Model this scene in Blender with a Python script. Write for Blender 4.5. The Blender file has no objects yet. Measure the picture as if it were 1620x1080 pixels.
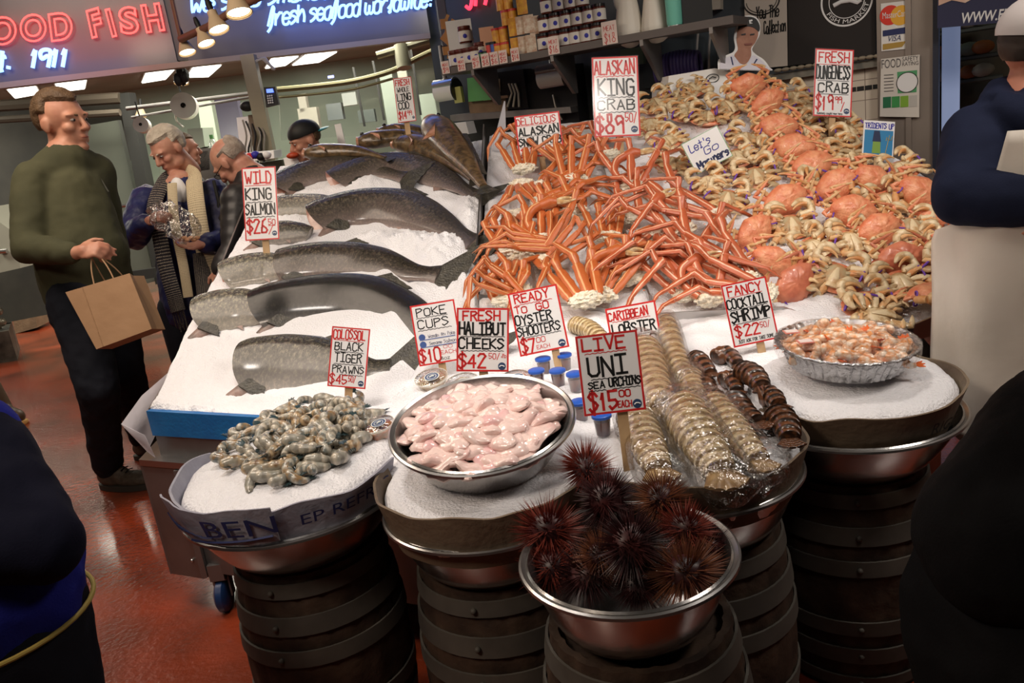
import bpy, bmesh, math, random
from mathutils import Vector, Matrix, Euler, Quaternion, noise
V = Vector
PI = math.pi
rnd = random.Random(7)
scn = bpy.context.scene
COL = scn.collection

# ------------------------------------------------------------------ camera frame (1620 x 1080)
FOC, PIT, ROL, CH = 1290.0, math.radians(15.3), math.radians(8.0), 1.5
_c, _s = math.cos(PIT), math.sin(PIT)
FWD = V((0, _c, -_s)); _u0 = V((0, _s, _c)); _r0 = V((1, 0, 0))
CR = _r0 * math.cos(ROL) - _u0 * math.sin(ROL)
CU = _r0 * math.sin(ROL) + _u0 * math.cos(ROL)
CAM = V((0, 0, CH))
def ray(px, py): return FWD + CR * ((px - 810) / FOC) - CU * ((py - 540) / FOC)
def atd(px, py, d): return CAM + ray(px, py) * d
def atz(px, py, z):
    r = ray(px, py); return CAM + r * ((z - CH) / r.z)
def aty(px, py, y):
    r = ray(px, py); return CAM + r * (y / r.y)
def onf(px, py, f, lift=0.0):
    r = ray(px, py); t = 0.5
    while t < 9:
        p = CAM + r * t
        if p.z <= f(p.x, p.y) + lift: break
        t += 0.01
    return p
def depth(p): return (p - CAM).dot(FWD)

cam_d = bpy.data.cameras.new('camera'); cam = bpy.data.objects.new('camera', cam_d); COL.objects.link(cam)
cam_d.sensor_width = 36; cam_d.lens = 36 * FOC / 1620; cam_d.clip_start = 0.02; cam_d.clip_end = 100
mw = Matrix((( CR.x, CU.x, -FWD.x, CAM.x), (CR.y, CU.y, -FWD.y, CAM.y), (CR.z, CU.z, -FWD.z, CAM.z), (0, 0, 0, 1)))
cam.matrix_world = mw
scn.camera = cam

# ------------------------------------------------------------------ materials
MATS = {}
def M(name, col, rough=.5, metal=0, var=None, bump=None, coat=0, sss=0, trans=0, alpha=1, emit=None, es=0, spec=.5, coord='Object', detail=4, ior=1.45):
    if name in MATS: return MATS[name]
    m = bpy.data.materials.new(name); m.use_nodes = True; nt = m.node_tree
    b = nt.nodes['Principled BSDF']; L = nt.links.new
    b.inputs['Base Color'].default_value = (*col, 1)
    b.inputs['Roughness'].default_value = rough; b.inputs['Metallic'].default_value = metal
    b.inputs['Specular IOR Level'].default_value = spec
    b.inputs['IOR'].default_value = ior
    if coat: b.inputs['Coat Weight'].default_value = coat; b.inputs['Coat Roughness'].default_value = .12
    if sss:
        b.inputs['Subsurface Weight'].default_value = sss; b.inputs['Subsurface Scale'].default_value = .01
        b.inputs['Subsurface Radius'].default_value = (1, .5, .35)
    if trans: b.inputs['Transmission Weight'].default_value = trans
    if alpha < 1: b.inputs['Alpha'].default_value = alpha
    if emit: b.inputs['Emission Color'].default_value = (*emit, 1); b.inputs['Emission Strength'].default_value = es
    if var or bump:
        tc = nt.nodes.new('ShaderNodeTexCoord')
    if var:
        n = nt.nodes.new('ShaderNodeTexNoise'); n.inputs['Scale'].default_value = var[1]; n.inputs['Detail'].default_value = detail
        r = nt.nodes.new('ShaderNodeValToRGB'); r.color_ramp.elements[0].position = var[2] if len(var) > 2 else .35
        r.color_ramp.elements[1].position = var[3] if len(var) > 3 else .65
        r.color_ramp.elements[0].color = (*col, 1); r.color_ramp.elements[1].color = (*var[0], 1)
        L(tc.outputs[coord], n.inputs['Vector']); L(n.outputs['Fac'], r.inputs['Fac']); L(r.outputs['Color'], b.inputs['Base Color'])
    if bump:
        n2 = nt.nodes.new('ShaderNodeTexNoise'); n2.inputs['Scale'].default_value = bump[0]; n2.inputs['Detail'].default_value = 5
        bp = nt.nodes.new('ShaderNodeBump'); bp.inputs['Strength'].default_value = bump[1]
        bp.inputs['Distance'].default_value = bump[2] if len(bump) > 2 else .01
        L(tc.outputs[coord], n2.inputs['Vector']); L(n2.outputs['Fac'], bp.inputs['Height']); L(bp.outputs['Normal'], b.inputs['Normal'])
    MATS[name] = m
    return m
def hexc(h):
    return tuple(((int(h[i:i+2], 16) / 255 + .055) / 1.055) ** 2.4 if int(h[i:i+2], 16) > 10 else int(h[i:i+2], 16) / 255 / 12.92 for i in (0, 2, 4))

# ------------------------------------------------------------------ mesh builder
class MB:
    def __init__(s): s.v = []; s.f = []; s.m = []; s.uv = []; s.cur = 0
    def add(s, vs, fs, uvs=None):
        n = len(s.v); s.v += [V(a) for a in vs]
        s.f += [tuple(i + n for i in f) for f in fs]; s.m += [s.cur] * len(fs)
        s.uv += list(uvs) if uvs else [(0, 0)] * len(vs)
        return s
    def mat(s, i): s.cur = i; return s
    def box(s, c, d, M_=None):
        c = V(c); h = V(d) / 2
        vs = [V((x * h.x, y * h.y, z * h.z)) for z in (-1, 1) for y in (-1, 1) for x in (-1, 1)]
        if M_: vs = [M_ @ a for a in vs]
        return s.add([a + c for a in vs], [(0, 2, 3, 1), (4, 5, 7, 6), (0, 1, 5, 4), (2, 6, 7, 3), (0, 4, 6, 2), (1, 3, 7, 5)])
    def hexa(s, b4, t4):
        return s.add(list(b4) + list(t4), [(3, 2, 1, 0), (4, 5, 6, 7), (0, 1, 5, 4), (1, 2, 6, 5), (2, 3, 7, 6), (3, 0, 4, 7)])
    def quad(s, a, b, c, d): return s.add([a, b, c, d], [(0, 1, 2, 3)], [(0, 0), (1, 0), (1, 1), (0, 1)])
    def slab(s, pts, up, th):          # polygon pts extruded by up*th
        n = len(pts); up = V(up).normalized() * th
        vs = [V(p) for p in pts] + [V(p) + up for p in pts]
        fs = [tuple(range(n))[::-1], tuple(range(n, 2 * n))] + [(i, (i + 1) % n, n + (i + 1) % n, n + i) for i in range(n)]
        return s.add(vs, fs)
    def tube(s, pts, rad, n=8, flat=1.0, up=None, cap=True, ucap=None):
        pts = [V(p) for p in pts]; k = len(pts)
        if not hasattr(rad, '__len__'): rad = [rad] * k
        vs, uvs = [], []; prev = V(up) if up else None
        for i, p in enumerate(pts):
            t = (pts[min(i + 1, k - 1)] - pts[max(i - 1, 0)])
            if t.length < 1e-9: t = V((0, 0, 1))
            t.normalize()
            if prev is None: prev = V((0, 0, 1)) if abs(t.z) < .9 else V((1, 0, 0))
            a = prev - t * prev.dot(t)
            if a.length < 1e-6: a = t.orthogonal()
            a.normalize(); b = t.cross(a)
            if up is None: prev = a
            for j in range(n):
                an = 2 * PI * j / n
                vs.append(p + (a * math.cos(an) * flat + b * math.sin(an)) * rad[i]); uvs.append((i / (k - 1), j / n))
        fs = [(i * n + j, i * n + (j + 1) % n, (i + 1) * n + (j + 1) % n, (i + 1) * n + j) for i in range(k - 1) for j in range(n)]
        if cap: fs += [tuple(range(n))[::-1], tuple((k - 1) * n + j for j in range(n))]
        return s.add(vs, fs, uvs)
    def lathe(s, prof, n=32, c=(0, 0, 0), cap0=False, cap1=False, jit=None):
        c = V(c); vs, uvs = [], []
        for i, (r, z) in enumerate(prof):
            for j in range(n):
                an = 2 * PI * j / n; q = jit(i, j) if jit else (0, 0)
                vs.append(c + V(((r + q[0]) * math.cos(an), (r + q[0]) * math.sin(an), z + q[1]))); uvs.append((j / n, i / (len(prof) - 1)))
        fs = [(i * n + j, i * n + (j + 1) % n, (i + 1) * n + (j + 1) % n, (i + 1) * n + j) for i in range(len(prof) - 1) for j in range(n)]
        k = len(prof)
        if cap0: fs.append(tuple(range(n))[::-1])
        if cap1: fs.append(tuple((k - 1) * n + j for j in range(n)))
        return s.add(vs, fs, uvs)
    def ell(s, c, r, M_=None, nu=12, nv=8, fn=None):
        c = V(c); r = V(r) if hasattr(r, '__len__') else V((r, r, r)); vs = []
        def P(a, b):
            d = V((math.sin(b) * math.cos(a), math.sin(b) * math.sin(a), math.cos(b)))
            q = V((d.x * r.x, d.y * r.y, d.z * r.z))
            if fn: q = fn(q, d)
            if M_: q = M_ @ q
            return c + q
        vs.append(P(0, 0))
        for i in range(1, nv):
            for j in range(nu): vs.append(P(2 * PI * j / nu, PI * i / nv))
        vs.append(P(0, PI)); e = len(vs) - 1
        fs = [(0, 1 + j, 1 + (j + 1) % nu) for j in range(nu)]
        for i in range(nv - 2):
            o = 1 + i * nu
            fs += [(o + j, o + nu + j, o + nu + (j + 1) % nu, o + (j + 1) % nu) for j in range(nu)]
        o = 1 + (nv - 2) * nu
        fs += [(o + j, e, o + (j + 1) % nu) for j in range(nu)]
        return s.add(vs, fs)
    def cap(s, a, b, ra, rb=None, n=14):      # tapered capsule
        a, b = V(a), V(b); rb = ra if rb is None else rb
        d = b - a
        if d.length < 1e-6: return s.ell(a, ra)
        d.normalize(); pts, rr = [], []
        for k in range(5):
            an = PI / 2 * k / 4; pts.append(a - d * ra * math.cos(an)); rr.append(max(ra * math.sin(an), ra * .05))
        for k in range(5):
            an = PI / 2 * k / 4; pts.append(b + d * rb * math.sin(an)); rr.append(max(rb * math.cos(an), rb * .05))
        return s.tube(pts, rr, n)
    def xform(s, Mx): s.v = [Mx @ a for a in s.v]; return s
    def build(s, name, mats, parent=None, off=None, smooth=True, loc=None):
        me = bpy.data.meshes.new(name)
        vs = [tuple(a - off) for a in s.v] if off is not None else [tuple(a) for a in s.v]
        me.from_pydata(vs, [], s.f); me.update()
        if not isinstance(mats, (list, tuple)): mats = [mats]
        for m in mats: me.materials.append(m)
        me.polygons.foreach_set('material_index', s.m)
        if smooth: me.polygons.foreach_set('use_smooth', [True] * len(s.f))
        if any(u != (0, 0) for u in s.uv):
            ul = me.uv_layers.new(name='UVMap')
            for lp in me.loops: ul.data[lp.index].uv = s.uv[lp.vertex_index]
        bm = bmesh.new(); bm.from_mesh(me); bmesh.ops.recalc_face_normals(bm, faces=bm.faces); bm.to_mesh(me); bm.free()
        if smooth:
            try: me.set_sharp_from_angle(angle=math.radians(42))
            except Exception: pass
        o = bpy.data.objects.new(name, me); COL.objects.link(o)
        if parent: o.parent = parent
        if loc is not None: o.location = loc
        return o

def tag(o, label=None, cat=None, group=None, kind=None):
    if label: o['label'] = label
    if cat: o['category'] = cat
    if group: o['group'] = group
    if kind: o['kind'] = kind
    return o
def empty(name, loc=(0, 0, 0), label=None, cat=None, group=None, mat=None):
    o = bpy.data.objects.new(name, None); o.empty_display_size = .05; COL.objects.link(o)
    o.location = loc
    if mat is not None: o.matrix_world = mat
    return tag(o, label, cat, group)
def copy_tree(o, parent=None):
    c = o.copy(); COL.objects.link(c); c.parent = parent
    for ch in list(o.children): copy_tree(ch, c)
    return c
def frame(loc, zdir=(0, 0, 1), xdir=(1, 0, 0), sc=1.0):
    z = V(zdir).normalized(); x = V(xdir); x = (x - z * x.dot(z)).normalized(); y = z.cross(x)
    loc = V(loc)
    if not hasattr(sc, '__len__'): sc = (sc, sc, sc)
    return Matrix(((x.x * sc[0], y.x * sc[1], z.x * sc[2], loc.x), (x.y * sc[0], y.y * sc[1], z.y * sc[2], loc.y), (x.z * sc[0], y.z * sc[1], z.z * sc[2], loc.z), (0, 0, 0, 1)))
def place(o, Mx): o.matrix_world = Mx; return o
def rot_e(x=0, y=0, z=0): return Euler((math.radians(x), math.radians(y), math.radians(z))).to_matrix()
def mod_remesh(o, vox, sm=4, disp=None):
    r = o.modifiers.new('remesh', 'REMESH'); r.mode = 'VOXEL'; r.voxel_size = vox; r.use_smooth_shade = True
    s = o.modifiers.new('smooth', 'SMOOTH'); s.factor = .5; s.iterations = sm
    if disp:
        t = bpy.data.textures.new('folds', 'CLOUDS'); t.noise_scale = disp[1]; t.noise_depth = 2
        d = o.modifiers.new('disp', 'DISPLACE'); d.texture = t; d.strength = disp[0]; d.texture_coords = 'LOCAL'
    return o
def sub(o, n=1):
    m = o.modifiers.new('sub', 'SUBSURF'); m.levels = n; m.render_levels = n; return o
def cat_rom(pts, k=6):
    pts = [V(p) for p in pts]; out = []
    for i in range(len(pts) - 1):
        p0 = pts[max(i - 1, 0)]; p1 = pts[i]; p2 = pts[i + 1]; p3 = pts[min(i + 2, len(pts) - 1)]
        for j in range(k):
            t = j / k
            out.append(.5 * ((2 * p1) + (p2 - p0) * t + (2 * p0 - 5 * p1 + 4 * p2 - p3) * t * t + (3 * p1 - p0 - 3 * p2 + p3) * t ** 3))
    out.append(pts[-1]); return out
def lerp(a, b, t): return a + (b - a) * t
def interp(tab, x):
    for (x0, y0), (x1, y1) in zip(tab, tab[1:]):
        if x <= x1: return lerp(y0, y1, max(0, (x - x0)) / (x1 - x0))
    return tab[-1][1]

# ------------------------------------------------------------------ hand-drawn stroke alphabet (x 0-4, y 0-8, baseline 2)
G = dict(p.split(' ') for p in """A 022842|1434;B 020838473635|0535454443322202;C 4738180703123243;D 02082846443202;E 48080242|0535;F 480802|0535
G 473818070312324345|2545;H 0208|4842|0545;I 0848|2822|0242;J 1848|38331202;K 0208|480542;L 080242;M 0208244842;N 02084248;O 18384743321203071838
P 020838473605;Q 18384743321203071838|2442;R 020838473605|2542;S 47381807163544331203;T 0848|2822;U 080312324348;V 082248;W 0812253248;X 0248|0842;Y 082548|2522
Z 08480242;0 18384743321203071838;1 162822;2 071838473602 42;3 0718384736253544331203;4 38044 4|3832;5 4808053544331203;6 3817030212324334150 4;7 084812;8 25161718383736254443321203042 5
9 4536150718384742;$ 47381807163544331203|2921;/ 0149;. 2223;! 2824|2223;& 42173828071203324 4;' 2826;- 1535;, 2321
a 4626050312324546|464342;b 080212324436150 4;c 452605031 23243;d 4526050312324 5|4842;e 04444526050312 3243;f 02283837220 0|1646;g 452605031232 45|46413010 01
h 0802|042636444 2;i 2622|2828;k 0802|460442;l 0335483822123 2;m 0602|051626 22|2536464 2;n 0602|04263644 42;o 1636454332120305 16;p 0600|0516364543321203
r 0602|04263646;s 45361605343312 02;t 28231232|0646;u 0603122244|4642;v 062246;w 060312232 5|2523324346;x 0246|0642;y 0604132344|46301000;j 46301000;q 4600|46160503123243;z 06460242""".replace('\n', ';').replace(';', '\n').split('\n') for p in [p[0] + ' ' + p[1:].replace(' ', '')])
G[' '] = ''
WID = {'I': 4, 'i': 3, 'l': 3.2, '1': 3.2, '.': 2.5, "'": 2.5, '!': 3, ' ': 2.6, 'M': 5, 'W': 5.4, 'm': 5, 'w': 5, '/': 3.6}
def strokes(txt, shear=0.0, jit=0.0, seed=0, gap=1.35):
    r = random.Random(seed + sum(map(ord, txt))); out = []; x = 0
    for ch in txt:
        g = G.get(ch, G.get(ch.upper(), '')); w = WID.get(ch, 4); k = w / 4
        jx, jy, js = r.uniform(-jit, jit), r.uniform(-jit, jit), 1 + r.uniform(-jit, jit) * .3
        for st in g.split('|'):
            pl = []
            for i in range(0, len(st) - 1, 2):
                a, b = int(st[i]), int(st[i + 1]) - 2
                pl.append((x + a * k + jx + shear * b, b * js + jy))
            if len(pl) > 1: out.append(pl)
            elif len(pl) == 1: out.append([pl[0], (pl[0][0], pl[0][1] + .4)])
        x += w + gap
    return out, x - gap        # cap height 6
def text_in(mb, txt, x0, x1, y0, y1, O, X, Y, N, th, jit=.25, shear=0, smooth=False, seed=0):
    """marker lettering fitted to the box (x0..x1, y0..y1) of the plane O,X,Y"""
    st, w = strokes(txt, shear, jit, seed)
    sx = (x1 - x0) / w; sy = (y1 - y0) / 6
    for pl in st:
        P3 = [O + X * (x0 + a * sx) + Y * (y0 + b * sy) for a, b in pl]
        if smooth and len(P3) > 2: P3 = cat_rom(P3, 4)
        ribbon(mb, P3, N, th)
def ribbon(mb, P3, N, th):
    for a, b in zip(P3, P3[1:]):
        d = b - a
        if d.length < 1e-7: continue
        d.normalize(); s_ = N.cross(d) * th / 2; e = d * th * .35
        mb.quad(a - e - s_, b + e - s_, b + e + s_, a - e + s_)
def wavy(mb, x0, x1, y, O, X, Y, N, th, n=9, amp=.0022):
    P3 = [O + X * lerp(x0, x1, i / (n * 2)) + Y * (y + (amp if i % 2 else -amp)) for i in range(n * 2 + 1)]
    ribbon(mb, P3, N, th)
def font_mesh(txt, size, bevel=0, outline=False, shear=0, spacing=1.0, res=3, offset=0):
    cu = bpy.data.curves.new('txt', 'FONT'); cu.body = txt; cu.size = size; cu.resolution_u = res; cu.shear = shear; cu.space_character = spacing; cu.offset = offset
    if outline: cu.fill_mode = 'NONE'; cu.bevel_depth = bevel; cu.bevel_resolution = 1
    o = bpy.data.objects.new('txt', cu); COL.objects.link(o)
    dg = bpy.context.evaluated_depsgraph_get(); dg.update()
    me = bpy.data.meshes.new_from_object(o.evaluated_get(dg))
    mb = MB(); mb.add([v.co.copy() for v in me.vertices], [tuple(p.vertices) for p in me.polygons])
    bpy.data.objects.remove(o); bpy.data.curves.remove(cu); bpy.data.meshes.remove(me)
    return mb
def font_in(mb, txt, x0, x1, y0, y1, O, X, Y, N=None, lift=0, **kw):
    t = font_mesh(txt, 1, **kw)
    xs = [v.x for v in t.v]; ys = [v.y for v in t.v]
    ax, bx, ay, by = min(xs), max(xs), min(ys), max(ys)
    N = N or X.cross(Y)
    vs = [O + X * lerp(x0, x1, (v.x - ax) / (bx - ax)) + Y * lerp(y0, y1, (v.y - ay) / (by - ay)) + N * (lift + v.z) for v in t.v]
    mb.add(vs, t.f)
# ================================================================== materials
m_floor = M('floor_paint', (.27, .042, .014), .26, var=((.10, .022, .010), 2.2, .38, .68), bump=(42, .75, .006), coat=.5, detail=10)
m_ice = M('ice', (.93, .93, .97), .32, bump=(150, .9, .008), spec=.6, sss=0)
m_steel = M('steel', (.52, .51, .50), .28, .95, bump=(9, .04))
m_steel_dull = M('steel_dull', (.30, .285, .28), .42, .8, var=((.2, .185, .18), 3), bump=(14, .05))
m_steel_bowl = M('steel_bowl', (.50, .49, .48), .22, .95, bump=(40, .05))
m_blue = M('blue_foam', (.012, .155, .42), .5, var=((.01, .12, .36), 12), bump=(90, .2))
m_black = M('black_matte', (.006, .006, .006), .6)
m_rubber = M('rubber', (.015, .02, .03), .5)
m_card = M('cardboard', (.23, .15, .09), .75, var=((.17, .11, .065), 9), bump=(60, .3))
m_card_dark = M('cardboard_wet', (.13, .09, .06), .6, var=((.2, .15, .1), 7), bump=(50, .3))
m_card_grey = M('cardboard_printed', (.36, .36, .42), .6, var=((.27, .27, .33), 9), bump=(30, .4))
m_navy_ink = M('navy_ink', (.02, .03, .12), .6)
m_wood = M('stick_wood', (.55, .37, .20), .6, var=((.45, .29, .15), 20))
m_barrel = M('barrel_wood', (.075, .045, .028), .7, var=((.025, .014, .009), 11), bump=(25, .5))
m_hoop = M('hoop_metal', (.12, .108, .09), .65, .1, var=((.07, .063, .054), 7))
m_white = M('white_card', (.80, .80, .80), .4); m_sign = M('sign_card', (.80, .79, .79), .75, spec=.15)
m_paper = M('paper', (.82, .80, .76), .8)
m_red_ink = M('red_ink', (.60, .02, .02), .5)
m_black_ink = M('black_ink', (.008, .008, .008), .5)
m_blue_ink = M('blue_ink', (.03, .03, .35), .5)
m_green_ink = M('green_ink', (.12, .36, .12), .5)
m_clear = M('clear_plastic', (.95, .95, .95), .12, trans=1, ior=1.2, bump=(25, .6, .01))
m_purple = M('purple_band', (.16, .06, .42), .5)

def struct(o): o['kind'] = 'structure'; return o

# ================================================================== setting
mb = MB(); nx, ny = 60, 60
mb.box((0, 7, -.05), (16, 20, .1)); fl = struct(mb.build('floor', m_floor, smooth=False))

def vwall(name, a, b, z0, z1, m, th=.06, back=True, kind=True, parent=None, off=None):
    a, b = V((a[0], a[1], 0)), V((b[0], b[1], 0)); d = (b - a).normalized(); n = V((-d.y, d.x, 0))
    if n.y < 0: n = -n
    k = MB(); k.slab([a + V((0, 0, z0)), b + V((0, 0, z0)), b + V((0, 0, z1)), a + V((0, 0, z1))], n, th)
    o = k.build(name, m, parent, off, smooth=False)
    if kind: struct(o)
    return o
def WP(px, d): p = atd(px, 300, d); return p
# right-hand wall line: depth 6.0 at px 700, 4.35 at px 1480
def wx(px):
    inv = lerp(1 / 6.0, 1 / 4.35, (px - 700) / 780)
    d = 1 / inv
    # point on the horizon line for that column
    hy = 190.5 - (px - 761) * .1405
    return atd(px, hy, d)
def wz(px, py):                       # height of a pixel on that wall
    p = wx(px); r = ray(px, py); n_ = (wx(1480) - wx(700)); n_.z = 0; n_ = V((-n_.y, n_.x, 0)).normalized()
    t = (p - CAM).dot(n_) / r.dot(n_); return CAM + r * t
WDIR = (wx(1480) - wx(700)); WDIR.z = 0; WDIR.normalize(); WN = V((WDIR.y, -WDIR.x, 0))   # towards the camera
if WN.y > 0: WN = -WN
UPZ = V((0, 0, 1))
m_slate = M('slate_wall', (.050, .058, .07), .6, var=((.035, .045, .05), 2))
m_tile = M('wall_tile', (.62, .55, .46), .25)
def tile_mat():
    nt = m_tile.node_tree; b = nt.nodes['Principled BSDF']; L = nt.links.new
    tc = nt.nodes.new('ShaderNodeTexCoord'); br = nt.nodes.new('ShaderNodeTexBrick')
    br.offset = 0; br.inputs['Scale'].default_value = 1; br.inputs['Brick Width'].default_value = .11; br.inputs['Row Height'].default_value = .11; br.inputs['Mortar Size'].default_value = .0022
    br.inputs['Color1'].default_value = (.66, .58, .48, 1); br.inputs['Color2'].default_value = (.60, .53, .44, 1); br.inputs['Mortar'].default_value = (.25, .2, .16, 1)
    L(tc.outputs['UV'], br.inputs['Vector']); L(br.outputs['Color'], b.inputs['Base Color'])
tile_mat()
A_, B_, C_ = wx(700), wx(1393), wx(1480)
vwall('wall_right_upper', A_, B_, 1.5, 3.6, m_slate)
k = MB(); a, b = V((wx(1150).x, wx(1150).y, 0)), V((B_.x, B_.y, 0)); w = (b - a).length
k.add([a, b, b + UPZ * 1.5, a + UPZ * 1.5], [(0, 1, 2, 3)], [(0.001, 0), (w, 0), (w, 1.5), (0, 1.5)])
k.slab([a - WN * .06, b - WN * .06, b - WN * .06 + UPZ * 1.5, a - WN * .06 + UPZ * 1.5], WN, .055)
struct(k.build('wall_right', m_tile, smooth=False))
vwall('wall_right_lower', A_, wx(1150), 0, 1.5, M('dark_wall', (.03, .034, .032), .5))
# black liner tile strip and top ledge of the tiles
k = MB(); p0, p1 = wz(1225, 157), wz(1393, 136)
for i in range(14):
    q0 = p0.lerp(p1, i / 14 + .004); q1 = p0.lerp(p1, (i + 1) / 14 - .004); q0.z = q1.z = p1.z
    k.slab([q0 - UPZ * .012, q1 - UPZ * .012, q1 + UPZ * .012, q0 + UPZ * .012], WN, .004)
struct(k.build('trim_1', m_black, smooth=False))
k = MB(); q0, q1 = wx(1150), wx(1393); q0.z = q1.z = 1.5
k.slab([q0 - UPZ * .01, q1 - UPZ * .01, q1 + UPZ * .03, q0 + UPZ * .03], WN, .05)
struct(k.build('trim_2', M('ledge', (.10, .10, .085), .7, var=((.28, .25, .2), 14)), smooth=False))
# steel post beside the doorway
k = MB(); q0, q1 = wx(1391), wx(1478)
for z0, z1 in ((0, 3.6),):
    a, b = V((q0.x, q0.y, 0)), V((q1.x, q1.y, 0))
    k.slab([a, b, b + UPZ * 3.6, a + UPZ * 3.6], WN, .09)
    m1, m2 = a.lerp(b, .52) + WN * .09, a.lerp(b, .62) + WN * .09
    k.slab([m1, m2, m2 + UPZ * 3.6, m1 + UPZ * 3.6], WN, .02)
struct(k.build('trim_3', M('post_steel', (.34, .29, .25), .4, .6, var=((.27, .23, .2), 2.5)), smooth=False))
# doorway beyond the post: blue-black frame, pale panel and dark shop interior
k = MB(); q0, q1 = wx(1478), wx(1487); a, b = V((q0.x, q0.y, 0)), V((q1.x, q1.y, 0))
k.slab([a, b, b + UPZ * 3.6, a + UPZ * 3.6], WN, .12); struct(k.build('door_frame', M('door_frame_dark', (.02, .025, .045), .4), smooth=False))
bk = V((.9, 1.6, 0)) 
k = MB(); q0, q1 = wx(1487) + V((.12, .2, 0)), wx(1517) + V((.12, .2, 0))
a, b = V((q0.x, q0.y, .2)), V((q1.x, q1.y, .2)); k.slab([a, b, b + UPZ * 2.6, a + UPZ * 2.6], -WN, .05)
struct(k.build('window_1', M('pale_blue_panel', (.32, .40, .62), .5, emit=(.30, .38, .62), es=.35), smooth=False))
q0, q1 = wx(1480) + V((.3, .9, 0)), wx(1480) + V((3.2, -.9, 0))
vwall('wall_shop_back', (q0.x, q0.y), (q1.x, q1.y), 0, 3.6, M('shop_back', (.02, .02, .016), .7, var=((.05, .04, .02), 6)))
# ceiling over the back rooms, far walls
m_ceil = M('ceiling_paint', (.30, .25, .20), .7, var=((.22, .19, .15), 1.2))
k = MB(); k.box((-2.5, 9.2, 2.58), (13, 6.2, .06)); struct(k.build('ceiling', m_ceil, smooth=False))
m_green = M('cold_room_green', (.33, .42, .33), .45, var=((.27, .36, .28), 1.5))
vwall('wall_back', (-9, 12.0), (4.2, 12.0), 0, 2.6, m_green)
vwall('wall_left', (-9, 12.0), (-4.6, 3.0), 0, 3.2, M('left_wall', (.10, .085, .07), .7, var=((.06, .05, .04), 2)))
# ================================================================== the iced display
def sm(x, a=.08): return .5 * (x + math.sqrt(x * x + a * a))
def zfish(x, y): return .73 + .33 * (sm(y - 2.6, .1))
BMP = V((1.28, 4.25))
def zcrab(x, y):
    b = .09 * math.exp(-((x - BMP.x) / .36) ** 2 - ((y - BMP.y) / .5) ** 2)
    return -.09 + .33 * y + b
def zflat(x, y): return .764 + .055 * max(0, min(1, (y - 2.35) / .4)) * max(0, min(1, (.50 - x) / .2)) + .012 * noise.noise(V((x * 4, y * 4, 3)))
def fray(px, py): return onf(px, py, zfish)
def cray(px, py): return onf(px, py, zcrab)

def patch(name, Fc, Kc, zf, nu, nv, amp=.008, fr=9, skirt=.05, seed=0, mat=None, hollow=None):
    """ice surface between a front curve and a back curve in plan, z from zf, with a skirt so that it has thickness"""
    Fc = [V((p[0], p[1], 0)) for p in Fc]; Kc = [V((p[0], p[1], 0)) for p in Kc]
    def at(c, t):
        L = [0]
        for a, b in zip(c, c[1:]): L.append(L[-1] + (b - a).length)
        s_ = t * L[-1]
        for i in range(len(c) - 1):
            if s_ <= L[i + 1] + 1e-9: return c[i].lerp(c[i + 1], (s_ - L[i]) / max(1e-9, L[i + 1] - L[i]))
        return c[-1]
    vs, fs = [], []
    for j in range(nv + 1):
        for i in range(nu + 1):
            p = at(Fc, i / nu).lerp(at(Kc, i / nu), j / nv)
            z = zf(p.x, p.y)
            e = min(i, nu - i, j, nv - j)
            z += amp * (noise.noise(V((p.x * fr, p.y * fr, seed))) + .5 * noise.noise(V((p.x * fr * 3.1, p.y * fr * 3.1, seed))) + .3 * noise.noise(V((p.x * 90, p.y * 90, seed))))
            if hollow: z += hollow(p)
            if e == 0: z -= .012
            vs.append(V((p.x, p.y, z)))
    W = nu + 1
    fs = [(j * W + i, j * W + i + 1, (j + 1) * W + i + 1, (j + 1) * W + i) for j in range(nv) for i in range(nu)]
    ring = [i for i in range(W)] + [j * W + nu for j in range(1, nv + 1)] + [nv * W + i for i in range(nu - 1, -1, -1)] + [j * W for j in range(nv - 1, 0, -1)]
    n0 = len(vs)
    for r_ in ring: vs.append(vs[r_] - V((0, 0, skirt)))
    k = len(ring)
    fs += [(ring[i], ring[(i + 1) % k], n0 + (i + 1) % k, n0 + i) for i in range(k)]
    fs.append(tuple(n0 + i for i in range(k))[::-1])
    return MB().add(vs, fs).build(name, mat or m_ice)

HP = [(onf(x, y, zfish), sx_, sy_, h_) for x, y, sx_, sy_, h_ in ((700, 402, .12, .13, .065), (640, 388, .13, .07, .05), (745, 345, .06, .2, .06), (590, 378, .12, .05, .035), (575, 294, .14, .06, .035), (735, 460, .05, .12, .05), (640, 470, .16, .06, .03), (450, 352, .10, .05, .03), (470, 405, .1, .05, .025))]
def heaps(p): return sum(h_ * math.exp(-((p.x - c.x) / a) ** 2 - ((p.y - c.y) / b) ** 2) for c, a, b, h_ in HP) * (1 + .35 * noise.noise(V((p.x * 30, p.y * 30, 4))) + .2 * noise.noise(V((p.x * 80, p.y * 80, 4))))
PA = V((-1.22, 2.60)); PB = V((-.29, 2.13)); PC = V((-.108, 2.96)); PD = V((.02, 4.67))
LB = [PA, V((-1.235, 3.1)), V((-1.22, 3.4)), V((-1.14, 4.66))]
fishice = patch('fish_ice_bed', [LB[0], LB[1], LB[2], LB[3]], [V((-.29, 2.13)), V((-.108, 2.95)), V((-.085, 3.3)), V((.01, 4.62))], zfish, 150, 120, amp=.012, skirt=.03, seed=2, hollow=heaps)
tag(fishice, 'sloping white bed of crushed ice under the whole salmon and ling cod', 'crushed ice', kind='stuff')
cq = lambda px, py: cray(px, py)
Fc = [cq(757, 478), cq(1035, 497), cq(1240, 487), V((1.10, 2.40, 0)), V((1.24, 2.42, 0)), cq(1515, 488)]
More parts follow.
